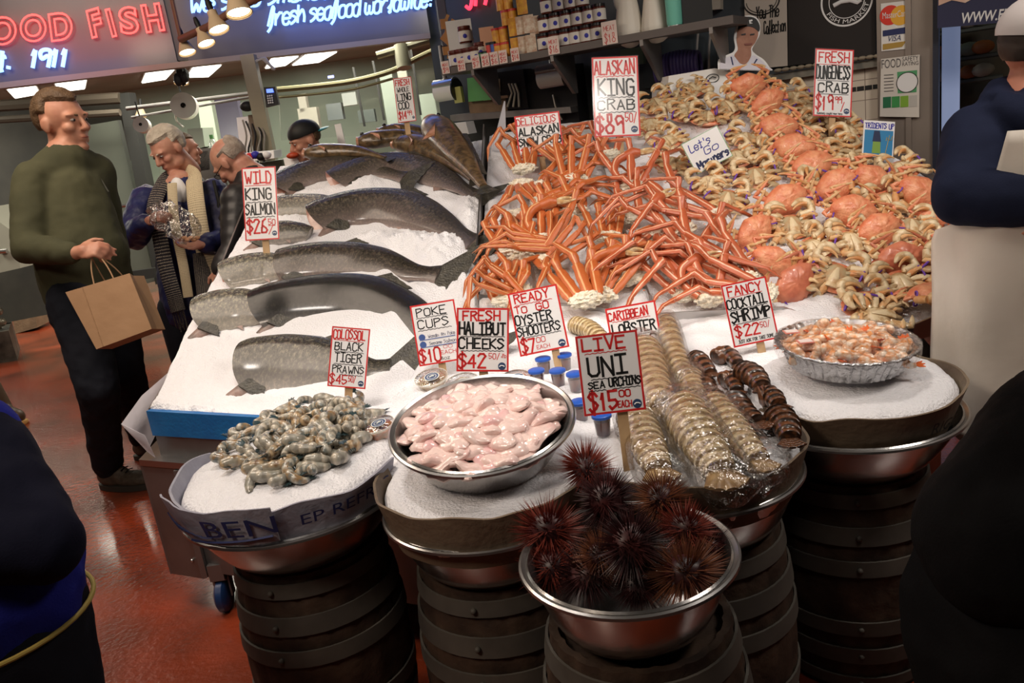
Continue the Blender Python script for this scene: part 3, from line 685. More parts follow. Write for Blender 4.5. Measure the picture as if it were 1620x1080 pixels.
def salmon(pts, hh, label, mat=0, zf=zfish, tail=True, head_fin=True, dorsal=.40, th=.38, flip=1, u_end=1.0, name='salmon'):
    P = [onf(x, y, zf, hh * th * .95) for x, y in pts]; P = cat_rom(P, 8); n = len(P)
    L = [0]
    for a, b in zip(P, P[1:]): L.append(L[-1] + (b - a).length)
    T = L[-1]; prof = [(0, .86), (.06, .95), (.25, 1.0), (.45, .96), (.62, .78), (.76, .55), (.87, .36), (.93, .33), (1, .42)]
    r = empty(name, P[n // 2] - ND * hh * th * .7, label, 'fish', 'headless king salmon on the ice' if name == 'salmon' else None); off = P[n // 2] - ND * hh * th * .7
    k = MB(); vs, uv, fs = [], [], []; N = 28; ds = []
    for i, p in enumerate(P):
        t = (P[min(i + 1, n - 1)] - P[max(i - 1, 0)]).normalized(); nn = (ND - t * ND.dot(t)).normalized(); d = nn.cross(t) * flip
        if d.y < 0: d = -d
        ca_, sa_ = math.cos(.38), math.sin(.38); d, nn = (d * ca_ + nn * sa_), (nn * ca_ - d * sa_)
        u = L[i] / T * u_end; h = hh * interp(prof, u); tk = h * th * (1.0 if u < .7 else lerp(1, .7, (u - .7) / .3)); ds.append((p, t, nn, d, h, u))
        for j in range(N + 1):
            an = 2 * PI * j / N; ca, sa = math.cos(an), math.sin(an)
            sh = 1 + .06 * sa * 0
            # the collar edge is cut on a curve: first rings lean back at the belly
            slant = (1 - min(1, u / .12)) * hh * (.22 * ca * ca - .12 * ca)
            vs.append(p + d * h * math.copysign(abs(ca) ** .9, ca) + nn * tk * math.copysign(abs(sa) ** .85, sa) + t * slant); uv.append((L[i] / .9, j / N))
    W = N + 1
    fs = [(i * W + j, i * W + j + 1, (i + 1) * W + j + 1, (i + 1) * W + j) for i in range(n - 1) for j in range(N)]
    fs.append(tuple((n - 1) * W + j for j in range(N)))
    k.add(vs, fs, uv); bo = k.build('body', m_salmon[mat], r, off)
    # cut face, set slightly inside the raised skin lip
    p, t, nn, d, h, u = ds[0]; k = MB(); ring = [vs[j] for j in range(N)]; c = p + t * .045
    inner = [v.lerp(c, .14) + t * .002 for v in ring]; deep = [v.lerp(c, .5) + t * .02 for v in ring]
    k.add(ring + inner + deep + [c], [(j, (j + 1) % N, N + (j + 1) % N, N + j) for j in range(N)] + [(N + j, N + (j + 1) % N, 2 * N + (j + 1) % N, 2 * N + j) for j in range(N)] + [(2 * N + j, 2 * N + (j + 1) % N, 3 * N) for j in range(N)])
    k.build('cut_face', m_flesh, r, off)
    def at(u): return min(ds, key=lambda q: abs(q[5] - u))
    if tail:
        p, t, nn, d, h, u = ds[-1]
        fin_part(r, 'tail_fin', (p + d * h, p - d * h), ((t + d * .95), (t - d * .95)), hh * 1.65, None, m_fin, nn, off, notch=.32, n=12)
    if dorsal:
        a, b = at(dorsal), at(dorsal + .13)
        fin_part(r, 'dorsal_fin', (a[0] + a[3] * a[4] * .96, b[0] + b[3] * b[4] * .96), (a[3] * .5 + a[1] * .9, a[3] * .35 + a[1] * 1.2), hh * .62, 'lead', m_fin, a[2], off)
    if u_end > .75:
        a, b = at(.68), at(.76)
        fin_part(r, 'anal_fin', (a[0] - a[3] * a[4] * .9, b[0] - b[3] * b[4] * .9), (-a[3] * .6 + a[1] * .8, -a[3] * .4 + a[1]), hh * .45, 'lead', m_fin_pink, a[2], off)
    if head_fin:
        a, b = at(.045), at(.10)
        fin_part(r, 'pectoral_fin', (a[0] - a[3] * a[4] * .80 + a[2] * a[4] * th * .6, b[0] - b[3] * b[4] * .62 + a[2] * b[4] * th * .75), (a[1] * .9 - a[3] * .75, a[1] * 1.2 - a[3] * .2), hh * .95, 'lead', m_fin, a[2], off, th=.006)
        k = MB(); q = a[0] - a[3] * a[4] * .86 - a[1] * .012
        k.tube([q + a[1] * .12 * hh / .08, q + a[1] * .02, q - a[1] * .03 - a[3] * .022], [hh * .1, hh * .30, hh * .14], 10, flat=.6, up=a[2]); k.build('collar_flap', m_fin_pink, r, off)
    a, b = at(.5), at(.54)
    fin_part(r, 'pelvic_fin', (a[0] - a[3] * a[4] * .88 + a[2] * .01, b[0] - b[3] * b[4] * .85 + a[2] * .012), (a[1] - a[3] * .5, a[1] - a[3] * .2), hh * .42, 'lead', m_fin_pink, a[2], off)
    return r
SAL = [
 ([(374, 582), (440, 577), (520, 582), (575, 588), (618, 584)], .098, 'silver salmon with pale belly in front, beside the prawn sign', 0, dict(u_end=.95, dorsal=.45)),
 ([(398, 494), (470, 478), (560, 474), (630, 497), (690, 534), (735, 560)], .097, 'black-backed salmon, second from the blue panel', 2, dict(u_end=.96)),
 ([(436, 423), (510, 415), (590, 418), (650, 430), (694, 434)], .087, 'bronze-backed salmon with its whole tail fan showing', 1, dict(dorsal=.33)),
 ([(492, 350), (560, 331), (630, 331), (695, 354), (750, 385)], .096, 'dark bronze salmon arched in snowy ice above the one with the whole tail', 1, dict(dorsal=.38)),
 ([(526, 289), (590, 266), (650, 266), (705, 284), (752, 310)], .078, 'slim dark salmon just below the ling cod pile', 1, dict(dorsal=.36)),
 ([(432, 300), (480, 277), (535, 266), (590, 270), (640, 280)], .074, 'dark olive salmon lying at the upper left edge of the ice', 1, dict(dorsal=.3)),
 ([(400, 336), (440, 329), (495, 326), (560, 336)], .062, 'smooth silver salmon partly under the price sign edge', 3, dict(u_end=.75, head_fin=False, tail=False, dorsal=0)),
 ([(392, 376), (425, 370), (460, 368), (490, 370)], .058, 'salmon with pale fins low between sign and arched salmon', 0, dict(u_end=.75, head_fin=True, tail=False, dorsal=0)),
 ([(349, 438), (390, 428), (425, 424), (455, 424)], .072, 'speckled silver salmon tucked behind the bronze one, below the salmon sign', 3, dict(u_end=.75, head_fin=False, tail=False, dorsal=0)),
 ([(306, 502), (345, 493), (385, 490), (420, 492)], .084, 'pale silver salmon at the left edge of the ice', 3, dict(u_end=.75, tail=False, dorsal=0)),
]
for pts, hh, lb, mt, kw in SAL: salmon(pts, hh * 1.24, lb, mt, **kw)

def cod(pts, hh, label, zl=0.0, th=.7, mouth=True):
    P = cat_rom([onf(x, y, zfish, hh * th * .8 + zl) for x, y in pts], 7); n = len(P); off = P[n // 2]
    L = [0]
    for a, b in zip(P, P[1:]): L.append(L[-1] + (b - a).length)
    r = empty('ling_cod', off, label, 'fish', 'ling cod at the top of the fish ice'); k = MB(); vs = []; N = 22
    prof = [(0, .55), (.05, .85), (.15, 1.05), (.3, 1), (.6, .72), (.85, .35), (1, .22)]; ds = []
    for i, p in enumerate(P):
        t = (P[min(i + 1, n - 1)] - P[max(i - 1, 0)]).normalized(); nn = (ND - t * ND.dot(t)).normalized(); d = nn.cross(t)
        if d.y < 0: d = -d
        u = L[i] / L[-1]; h = hh * interp(prof, u); ds.append((p, t, nn, d, h))
        for j in range(N):
            an = 2 * PI * j / N; vs.append(p + d * h * math.cos(an) + nn * h * th * math.sin(an))
    fs = [(i * N + j, i * N + (j + 1) % N, (i + 1) * N + (j + 1) % N, (i + 1) * N + j) for i in range(n - 1) for j in range(N)] + [tuple((n - 1) * N + j for j in range(N))]
    k.add(vs, fs); k.build('body', m_cod, r, off)
    p, t, nn, d, h = ds[0]; ring = [vs[j] for j in range(N)]; c = p + t * .05; k = MB()
    if mouth:   # gaping mouth with a pale pink lip
        lip = [v + (v - p) * .08 - t * .012 for v in ring]; inn = [v.lerp(c, .3) for v in ring]
        k.add(ring + lip + inn + [c], [(j, (j + 1) % N, N + (j + 1) % N, N + j) for j in range(N)] + [(N + j, N + (j + 1) % N, 2 * N + (j + 1) % N, 2 * N + j) for j in range(N)] + [(2 * N + j, 2 * N + (j + 1) % N, 3 * N) for j in range(N)])
    else: k.add(ring + [c], [(j, (j + 1) % N, N) for j in range(N)])
    k.build('mouth', m_cod_pink, r, off)
    a = ds[int(n * .12)]
    k = MB(); k.ell(a[0] + a[2] * a[4] * th * .9 + a[3] * a[4] * .35, .012); k.build('eye', M('fish_eye', (.01, .01, .01), .1), r, off)
    a, b = ds[int(n * .3)], ds[int(n * .8)]
    fin_part(r, 'dorsal_fin', (a[0] + a[3] * a[4] * .9, b[0] + b[3] * b[4] * .9), (a[3] + a[1] * .5, b[3] * .7 + b[1]), hh * .45, None, m_fin, a[2], off, n=14)
    a, b = ds[int(n * .25)], ds[int(n * .33)]
    fin_part(r, 'pectoral_fin', (a[0] - a[3] * a[4] * .3 + a[2] * a[4] * th, b[0] - b[3] * b[4] * .7 + b[2] * b[4] * th * .7), (a[1] - a[3] * .6, a[1] * .4 - a[3]), hh * .9, None, m_cod_pink, a[2], off, n=8)
    p, t, nn, d, h = ds[-1]
    fin_part(r, 'tail_fin', (p + d * h, p - d * h), (t + d * .4, t - d * .4), hh * .9, None, m_fin, nn, off, n=8)
    return r
cod([(683, 192), (708, 222), (738, 258), (765, 295)], .088, 'biggest brown ling cod rearing up beside the tray divider', .10)
cod([(628, 226), (668, 232), (712, 252), (748, 285)], .075, 'glossy brown ling cod curving down toward the snow crab', .03)
cod([(568, 224), (600, 220), (645, 216), (690, 226)], .062, 'tan ling cod with pink gaping mouth at the pile centre', .06)
cod([(484, 242), (520, 240), (565, 240), (610, 250)], .058, 'ling cod facing left with a brown open mouth', .05)
cod([(600, 208), (640, 206), (685, 212), (730, 222)], .05, 'ling cod at the back under the ling cod price sign', .05)
k = MB(); q = [onf(x, y, zfish, .05) for x, y in ((558, 243), (575, 236), (598, 244), (590, 254), (572, 256))]
k.slab([p for p in q], V((0, -.5, .6)), .03); o = k.build('fish_collar', m_cod_pink, smooth=False); sub(o, 2)
tag(o, 'pink cut collar flap lying below the tan ling cod', 'fish piece')

# ================================================================== crabs
def two_tone(name, top, under, noise_s=30, rough=.44, dark=None):
    def bd(nt, b, L):
        tc = nd(nt, 'ShaderNodeUVMap'); sp = nd(nt, 'ShaderNodeSeparateXYZ'); L(tc.outputs[0], sp.inputs[0])
        ob = nd(nt, 'ShaderNodeTexCoord'); ns = nd(nt, 'ShaderNodeTexNoise'); ns.inputs['Scale'].default_value = noise_s; ns.inputs['Detail'].default_value = 4; L(ob.outputs['Object'], ns.inputs['Vector'])
        # v: 0 / 1 = outer ridge, .5 = underside
        m1 = nd(nt, 'ShaderNodeMath', operation='SUBTRACT'); m1.inputs[1].default_value = .5; L(sp.outputs['Y'], m1.inputs[0])
        m2 = nd(nt, 'ShaderNodeMath', operation='ABSOLUTE'); L(m1.outputs[0], m2.inputs[0])
        m3 = nd(nt, 'ShaderNodeMath', operation='MULTIPLY_ADD'); m3.inputs[1].default_value = .22; L(ns.outputs['Fac'], m3.inputs[0]); L(m2.outputs[0], m3.inputs[2])
        rp = ramp(nt, [(.16, under), (.30, tuple((a + c) / 2 for a, c in zip(top, under))), (.38, top), (.8, tuple(c * .85 for c in top))]); L(m3.outputs[0], rp.inputs['Fac']); L(rp.outputs['Color'], b.inputs['Base Color'])
        n2 = nd(nt, 'ShaderNodeTexNoise'); n2.inputs['Scale'].default_value = 160; L(ob.outputs['Object'], n2.inputs['Vector'])
        bp = nd(nt, 'ShaderNodeBump'); bp.inputs['Strength'].default_value = .35; bp.inputs['Distance'].default_value = .003; L(n2.outputs['Fac'], bp.inputs['Height']); L(bp.outputs[0], b.inputs['Normal'])
    return uvmat(name, bd, rough, 0, .08)
m_snow = two_tone('snow_crab_shell', (.52, .125, .030), (.74, .44, .22))
m_king = two_tone('king_crab_shell', (.50, .11, .040), (.78, .52, .36), 45)
m_meat = M('crab_meat', (.86, .80, .66), .45, bump=(90, 1, .012), var=((.70, .55, .34), 50, .5, .75), sss=0)
m_shell = M('crab_shell', (.82, .36, .19), .36, var=((.68, .19, .09), 26), bump=(120, .6, .005), coat=.1)
m_shell2 = M('crab_shell_dark', (.50, .14, .08), .36, var=((.64, .22, .12), 26), bump=(70, .35, .004), coat=.25)
m_cream = M('crab_cream', (.46, .38, .23), .4, var=((.50, .27, .12), 42), bump=(60, .3), coat=.15)
m_creamlt = M('crab_cream_pale', (.74, .60, .38), .38, var=((.50, .30, .13), 45, .42, .64), coat=.15)
m_tan = M('crab_leg_tan', (.62, .27, .09), .4, var=((.72, .50, .26), 34), bump=(60, .3))
m_green = m_green

def crab_claw(par, s, up, mat1, mat2, open_=.3, raised=0):
    """folded claw: arm, fat hand and two fingers"""
    k = MB()
    a0, a1, a2 = V((s * .045, .025, 0)), V((s * .088, .052, .006 * up)), V((s * .078, .085, .012 * up + raised))
    k.tube([a0, a0.lerp(a1, .5), a1, a1.lerp(a2, .5), a2], [.009, .013, .012, .013, .011], 10)
    h0, h1 = a2, V((s * .030, .092, .016 * up + raised))
    k.tube([h0, h0.lerp(h1, .25), h0.lerp(h1, .6), h1], [.010, .017, .019, .012], 12, flat=1.25, up=(0, 0, 1))
    o = k.build('claw', mat1, par)
    k = MB()
    for q in (1, -1):
        f = cat_rom([h1 + V((s * .004, 0, 0)), h1 + V((-s * .012, q * .012 + .004, .002)), h1 + V((-s * .026, q * .008 + .001, .003)), h1 + V((-s * .036, q * .002 - .006, .003))], 4)
        n = len(f); k.tube(f, [.0085 * (1 - .8 * i / (n - 1)) for i in range(n)], 8)
    k.build('finger', mat2, o)
def crab_leg(par, s, i, up, mat):
    """i 0..3 front to back"""
    ang = math.radians(18 - i * 24); d = V((s * math.cos(ang), math.sin(ang), 0))
    b = V((s * .045, .016 - i * .015, .0)); L = (.058, .06, .056, .046)[i]
    k1 = b + d * L * .95 + V((0, 0, .010 * up)); bk = V((-s * .35, -.4, .0)); bk.normalize()
    d2 = (V((-s * (.5 + .05 * i), -.55 + .12 * i, .25 * up))).normalized() if up > 0 else V((-s * .75, .25 - .12 * i, .55)).normalized()
    k2 = k1 + V((s * .008, -.012, -.01 * up)) ; k3 = k2 + d2 * .044; k4 = k3 + (d2 + V((0, 0, -.2 * up))).normalized() * .032
    k = MB(); pts = [b, b.lerp(k1, .3), b.lerp(k1, .8), k1, k2, k2.lerp(k3, .3), k3, k3.lerp(k4, .5), k4]
    k.tube(pts, [.007, .0105, .0095, .0075, .0085, .0085, .0055, .0045, .0012], 8, flat=.75, up=(0, 0, 1)); return k.build('leg', mat, par)
def band(par, s, up):
    k = MB(); c = V((s * .082, .035, .006 * up)); pts = [c + V((.016 * math.cos(a), .004 * math.sin(2 * a), .022 * math.sin(a))) for a in [2 * PI * i / 16 for i in range(17)]]
    Rz = Matrix.Rotation(s * .9, 3, 'Z'); pts = [c + Rz @ (p - c) for p in pts]
    k.tube(pts, .0028, 6, cap=False); return k.build('rubber_band', m_purple, par)
def carapace_fn(up, seed):
    def fn(q, d):
        fr = 1 - .28 * max(0, -d.y) * abs(d.x)
        z = q.z * (1 if q.z > 0 else .45)
        x = q.x * (1 + .10 * (d.y > -.2) * max(0, 1 - abs(d.y - .1) * 2)); edge = 1 + (.045 * math.cos(math.atan2(d.y, d.x) * 22) if d.y > 0 and abs(d.z) < .35 else 0)
        bmp = .0048 * noise.noise(V((d.x * 4.5, d.y * 4.5, seed)) * 1.3) * (1 if d.z > 0 else 0)
        return V((x * edge, q.y * fr * edge + .006 * (1 - d.x * d.x), z + bmp))
    return fn
def crab_shell_up(seed, dark=False, claws_open=False):
    r = empty('dungeness_crab'); ms = m_shell2 if dark else m_shell
    k = MB(); k.ell((0, 0, .010), (.082, .064, .036), nu=48, nv=20, fn=carapace_fn(1, seed)); k.build('carapace', ms, r)
    k = MB(); k.ell((0, -.004, -.001), (.056, .038, .018), nu=20, nv=8); k.build('underside', m_cream, r)
    k = MB()
    for s in (-1, 1): k.ell((s * .012, .052, .014), .0035, nu=8, nv=5)
    k.build('eyes', M('crab_eye', (.01, .01, .01), .2), r)
    for s in (-1, 1):
        crab_claw(r, s, 1, m_tan, m_creamlt)
        for i in range(4): crab_leg(r, s, i, 1, m_tan if i % 2 else ms)
    band(r, 1, 1); band(r, -1, 1)
    return r
def crab_belly_up(seed, pale=False):
    """lying on its back: cream plates, curled legs, fat pale claws folded at the front"""
    r = empty('dungeness_crab'); mc = m_creamlt if pale else m_cream
    k = MB(); k.ell((0, 0, .004), (.078, .050, .020), nu=36, nv=10, fn=lambda q, d: V((q.x * (1 + (.04 * math.cos(math.atan2(d.y, d.x) * 22) if d.y > 0 else 0)), q.y, q.z * (1 if q.z < 0 else .5)))); k.build('carapace', m_shell, r)
    k = MB()
    k.ell((0, .0, .010), (.034, .040, .016), nu=20, nv=8)
    for s in (-1, 1):
        for i in range(5):
            a = math.radians(52 - i * 27); c = V((s * .024 * math.cos(a * .5), .026 - i * .014, .018)); d = V((s * math.cos(a), math.sin(a), 0))
            k.tube([c, c + d * .012, c + d * .026], [.0055, .0075, .006], 8)
    k.build('underside', mc, r)
    k = MB(); k.tube([V((0, -.044, .02)), V((0, -.025, .027)), V((0, 0, .028)), V((0, .018, .026))], [.016, .014, .009, .003], 10, flat=.4, up=(0, 0, 1)); k.build('abdomen_flap', m_creamlt, r)
    for s in (-1, 1):
        c = MB(); a0, a1, a2 = V((s * .03, .032, .018)), V((s * .066, .034, .022)), V((s * .066, .054, .026))
        c.tube([a0, a0.lerp(a1, .5), a1, a2], [.009, .012, .013, .011], 10)
        h = cat_rom([a2, V((s * .052, .070, .030)), V((s * .030, .072, .032)), V((s * .010, .060, .030))], 4); n = len(h)
        c.tube(h, [interp([(0, .010), (.25, .0150), (.6, .0125), (1, .003)], i / (n - 1)) for i in range(n)], 10, flat=1.1, up=(0, 0, 1))
        o = c.build('claw', m_creamlt, r)
        c = MB(); h = cat_rom([V((s * .052, .058, .036)), V((s * .036, .056, .040)), V((s * .020, .050, .038)), V((s * .010, .042, .034))], 4); n = len(h)
        c.tube(h, [.0075 * (1 - .75 * i / (n - 1)) for i in range(n)], 8); c.build('finger', m_tan, o)
        for i in range(4):
            a = math.radians(12 - i * 26); d = V((s * math.cos(a), math.sin(a), 0)); b = V((s * .028, .016 - i * .016, .018))
            k1 = b + d * .040 + V((0, 0, .003)); k2 = k1 + V((s * .004, -.008, .006)); k3 = k2 + V((-s * .018, -.002, .010)); k4 = k3 + V((-s * .014, -.004, -.002))
            k = MB(); k.tube([b, b.lerp(k1, .35), k1, k2, k2.lerp(k3, .4), k3, k4], [.0065, .0105, .0100, .0085, .0080, .0055, .0015], 8, flat=.85, up=(0, 0, 1)); k.build('leg', mc if i % 2 else m_tan, r)
        k = MB(); c0 = V((s * .064, .008, .024)); pts = [c0 + Matrix.Rotation(s * .3, 3, 'Z') @ V((.010 * math.cos(q), .026 * math.cos(q), .013 * math.sin(q) - .004)) for q in [2 * PI * i / 16 for i in range(17)]]
        k.tube(pts, .0032, 6, cap=False); k.build('rubber_band', m_purple, r)
    return r
PS = [crab_shell_up(1), crab_shell_up(2), crab_shell_up(3, True)]
PB_ = [crab_belly_up(4), crab_belly_up(5, True)]
used = set()
def put_crab(kind, px, py, yaw, label, lift=0, sc=1.0, tilt=(0, 0), group=None, n=None):
    src = (PS if kind == 'S' else PB_)[n if n is not None else 0]
    o = src if id(src) not in used else copy_tree(src); used.add(id(src))
    p = cray(px, py); R_ = frame((0, 0, 0), ND - V((0, .38, 0)), (1, 0, 0)).to_3x3()
    R_ = R_ @ Matrix.Rotation(math.radians(tilt[0] + (16 if kind == 'S' and tilt[0] > 0 else 0)), 3, 'X') @ Matrix.Rotation(math.radians(tilt[1]), 3, 'Y') @ Matrix.Rotation(math.radians(yaw), 3, 'Z')
    p = onf(px, py, zcrab, lift + .014)
    sc *= .90 if kind == 'S' else 1.04
    Mx = Matrix.Translation(p) @ R_.to_4x4() @ Matrix.Diagonal((sc, sc, sc, 1)); o.matrix_world = Mx
    tag(o, label, 'crab', group); return o
SH = 'orange dungeness crab, shell up, '
CR_S = [(1182, 134, 178, 'upright at the very top before the cardboard player', .10, 1.15, (48, 0), 0), (1212, 160, 200, 'second from the top, shell tipped toward us', .10, 1.1, (42, 8), 0),
 (1231, 199, 170, 'with purple bands just below the top two', .06, 1.15, (14, 0), 1), (1256, 232, 165, 'lying over pale claws, fourth down the ridge', .06, 1.15, (10, -8), 0),
 (1283, 260, 190, 'fifth down the ridge, above the raised claw', .055, 1.15, (8, 0), 1), (1320, 292, 205, 'just right of the raised pale claw', .055, 1.15, (16, -8), 0),
 (1380, 284, 150, 'just below the trident poster', .06, 1.1, (20, 12), 1), (1240, 315, 195, 'with spread legs, above the big gap of ice', .05, 1.15, (18, 0), 1),
 (1348, 332, 168, 'in the middle of the right ridge, legs under it', .055, 1.15, (16, 4), 0), (1386, 362, 195, 'with purple bands and a big curved claw on its left', .05, 1.1, (20, 8), 1),
 (1455, 305, 150, 'half hidden behind the dark sleeve', .05, 1.2, (14, 10), 1), (1190, 366, 215, 'at the edge of the king crab legs, upper one', .04, 1.05, (20, 10), 0),
 (1222, 412, 150, 'beside the king crab legs, middle of three', .03, 1.0, (20, 0), 0), (1254, 447, 220, 'beside the king crab legs, lowest of three', .03, 1.05, (18, 0), 2),
 (1424, 408, 175, 'dark reddish, right of the lowest ridge', .045, 1.1, (22, 5), 2), (1480, 340, 190, 'peeking from under the dark sleeve', .03, 1.0, (10, 0), 1),
 (1478, 470, 185, 'tipped on edge at the tray corner', .045, 1.15, (-38, 6), 0), (1510, 398, 160, 'small part seen beside the apron', .02, .9, (10, 0), 1)]
for px, py, yaw, lb, lift, sc, tl, n in CR_S: put_crab('S', px, py, yaw, SH + lb, lift, sc, tl, 'dungeness crabs lying shell up', n)
BE = 'pale dungeness crab, belly up, '
CR_B = [(1040, 166, 20, 'right of the king crab price sign, upper'), (1030, 200, -10, 'right of the king crab price sign, lower'), (1068, 160, 160, 'at the back by the white box'), (1088, 182, 12, 'with curled pale claws above the handwritten marker sign'),
 (1122, 188, -8, 'with purple band left of the upright crabs'), (1058, 226, 25, 'left of the handwritten marker sign'), (1062, 262, -15, 'behind the lower left corner of the handwritten marker sign'), (1098, 145, 190, 'in front of the white box at the back'),
 (1255, 158, 15, 'right of the second shell from the top'), (1282, 178, -20, 'left of the dungeness price sign stick'), (1272, 208, 10, 'under the dungeness price sign'), (1305, 190, 25, 'behind the dungeness price sign'),
 (1312, 232, -10, 'with fat white claws below the dungeness price sign'), (1340, 248, 10, 'left of the trident poster'), (1178, 222, -25, 'right of the handwritten marker sign, upper'), (1166, 252, 15, 'right of the handwritten marker sign, lower'),
 (1196, 282, 0, 'between marker sign and the ridge, big white claws'), (1122, 292, 10, 'under the handwritten marker sign'), (1150, 318, -20, 'with a hooked white claw near the king crab legs'), (1216, 200, 185, 'under the banded crab near the top'),
 (1252, 360, -5, 'with purple band, above the gap of ice'), (1404, 322, 20, 'small, right of the mid ridge shell'), (1440, 362, -15, 'right of the shell with the big curved claw'), (1288, 396, 30, 'alone on the ice with a purple band'),
 (1320, 440, -35, 'below the lone banded one, claws upward'), (1462, 400, 10, 'with folded legs right of the dark red shell'), (1372, 484, 5, 'lowest, with a raised orange leg, behind the shrimp tray'), (1428, 270, 20, 'right of the trident poster stick'),
 (1296, 300, 60, 'between the spread-leg shell and the ridge'), (1215, 252, 40, 'tucked left of the ridge, third row'), (1500, 432, -20, 'beside the apron above the tipped crab'), (1425, 452, 15, 'dark, just left of the tipped crab'), (1240, 250, 200, 'under the fourth shell of the ridge'),
 (1345, 385, 10, 'under the big curved claw'), (1340, 210, 20, 'at the right back edge of the pile'), (1385, 505, 80, 'flat at the tray lip behind the shrimp'), (1150, 172, 30, 'left of the two upright crabs')]
for i, (px, py, yaw, lb) in enumerate(CR_B):
    put_crab('B', px, py, yaw, BE + lb, .012 + .014 * (i % 3 == 0), 1.1 if i % 4 else 1.2, (rnd.uniform(-6, 12), rnd.uniform(-10, 10)), 'dungeness crabs lying belly up', i % 2)

# ---- long leg clusters
def long_leg(par, origin, hd, el, spread, K, seed, mat, curl=1, spikes=False, L=1.0):
    rr = random.Random(seed); d = Matrix.Rotation(spread, 3, 'Z') @ V((math.cos(hd), math.sin(hd), 0)); d = (d + V((0, 0, el))).normalized()
    side = d.cross(V((0, 0, 1))).normalized()
    l1, l2, l3, l4 = .15 * L, .035 * L, .11 * L, .06 * L
    p1 = origin + d * l1; d2 = (d * .75 + V((0, 0, .35)) + side * rr.uniform(-.3, .3)).normalized(); p2 = p1 + d2 * l2
    b = curl; d3 = (d * (.35 - .9 * max(0, b - .6)) + V((0, 0, -.35 * b)) + side * (rr.choice((-1, 1)) * b * .5)).normalized(); p3 = p2 + d3 * l3
    d4 = (d3 * .75 + V((0, 0, -.35)) - d * .3 * b).normalized(); p4 = p3 + d4 * l4
    pts = [origin, origin.lerp(p1, .15), origin.lerp(p1, .55), p1.lerp(origin, .06), p1, p2, p2.lerp(p3, .12), p2.lerp(p3, .6), p3, p3.lerp(p4, .3), p4]
    rad = [K * .75, K * 1.0, K * 1.05, K * .95, K * .70, K * .9, K * .72, K * .68, K * .46, K * .42, K * .06]
    fine, fr_ = [], []
    for a_ in range(len(pts) - 1):
        for b_ in range(3): fine.append(pts[a_].lerp(pts[a_ + 1], b_ / 3)); fr_.append(lerp(rad[a_], rad[a_ + 1], b_ / 3) * (1 + .07 * math.sin((a_ * 3 + b_) * 2.4 + seed)))
    fine.append(pts[-1]); fr_.append(rad[-1]); bend = side * rr.uniform(-.012, .012) + V((0, 0, rr.uniform(0, .012)))
    fine = [p + bend * math.sin(PI * i_ / len(fine)) for i_, p in enumerate(fine)]
    k = MB(); k.tube(fine, fr_, 9, flat=.72, up=(0, 0, 1)); am = .16 if spikes else .08
    k.v = [v + V((noise.noise(v * 120 + V((seed, 0, 0))), noise.noise(v * 120 + V((0, seed, 0))), noise.noise(v * 120))) * K * am for v in k.v]
    if spikes:
        for q in range(16):
            t = rr.random(); i = min(int(t * 8), 8); p = pts[i].lerp(pts[i + 1], rr.random()); a = V((rr.uniform(-1, 1), rr.uniform(-1, 1), rr.uniform(0, 1))).normalized()
            k.tube([p + a * rad[i] * .8, p + a * rad[i] * 1.5], [.0025, .0004], 4)
    return k.build('leg', mat, par)
def cluster(name, seed, nlegs, K, mat, king=False, claw=False, curl=.7, el=.2, fan=.35, L=1.0, shoulder=True):
    r = empty(name); rr = random.Random(seed)
    for i in range(nlegs):
        t = (i - (nlegs - 1) / 2)
        o = V((0, 0, .02)) + V((.0, t * .027, 0))
        long_leg(r, o, 0, el + rr.uniform(-.08, .15), t * fan / max(1, nlegs - 1) * 2, K * (1 - .06 * abs(t)), seed * 10 + i, mat, curl * rr.uniform(.6, 1.3), king, L * rr.uniform(.9, 1.08))
    if claw:
        k = MB(); p = [V((0, .03, .03)), V((.05, .06, .05)), V((.10, .05, .07)), V((.12, .02, .08))]
        k.tube(cat_rom(p, 3), [K * interp([(0, .8), (.5, 1), (1, 1.1)], i / 9) for i in range(10)], 9)
        q = p[-1]; k.tube([q, q + V((.01, -.03, .005)), q + V((.012, -.055, .004))], [K * 1.1, K * 1.55, K * 1.0], 10)
        c = k.build('claw', mat, r)
        k = MB(); q2 = q + V((.012, -.055, .004))
        for s in (1, -1):
            f = cat_rom([q2, q2 + V((s * .014, -.02, .004)), q2 + V((s * .012, -.045, .006)), q2 + V((s * .001, -.064, .006))], 3); k.tube(f, [K * .75 * (1 - .85 * i / (len(f) - 1)) for i in range(len(f))], 7)
        k.build('finger', m_creamlt, c)
    if shoulder:
        k = MB(); k.ell((-.010, 0, .018), (.026, .014 + .009 * nlegs, .022), nu=40, nv=24, fn=lambda q, d: q * (1 + .30 * noise.noise(d * 3 + V((seed, 0, 0))) + .22 * noise.noise(d * 8 + V((seed, 3, 0))))); k.build('shoulder', m_meat, r)
    return r
SP = [cluster('snow_crab_cluster', 11, 4, .0165, m_snow, curl=.45, el=.15, fan=.16), cluster('snow_crab_cluster', 12, 4, .015, m_snow, claw=True, curl=.8, el=.35, fan=.3), cluster('snow_crab_cluster', 13, 4, .0175, m_snow, curl=.35, el=.12, fan=.16), cluster('snow_crab_cluster', 14, 4, .0145, m_snow, curl=1.0, el=.55, fan=.35)]
KP = [cluster('king_crab_cluster', 21, 3, .0155, m_king, True, curl=.7, el=.2, fan=.45, L=1.15), cluster('king_crab_cluster', 22, 3, .0145, m_king, True, claw=True, curl=.9, el=.35, fan=.5, L=1.15), cluster('king_crab_cluster', 23, 3, .0160, m_king, True, curl=.45, el=.15, fan=.3, L=1.2)]
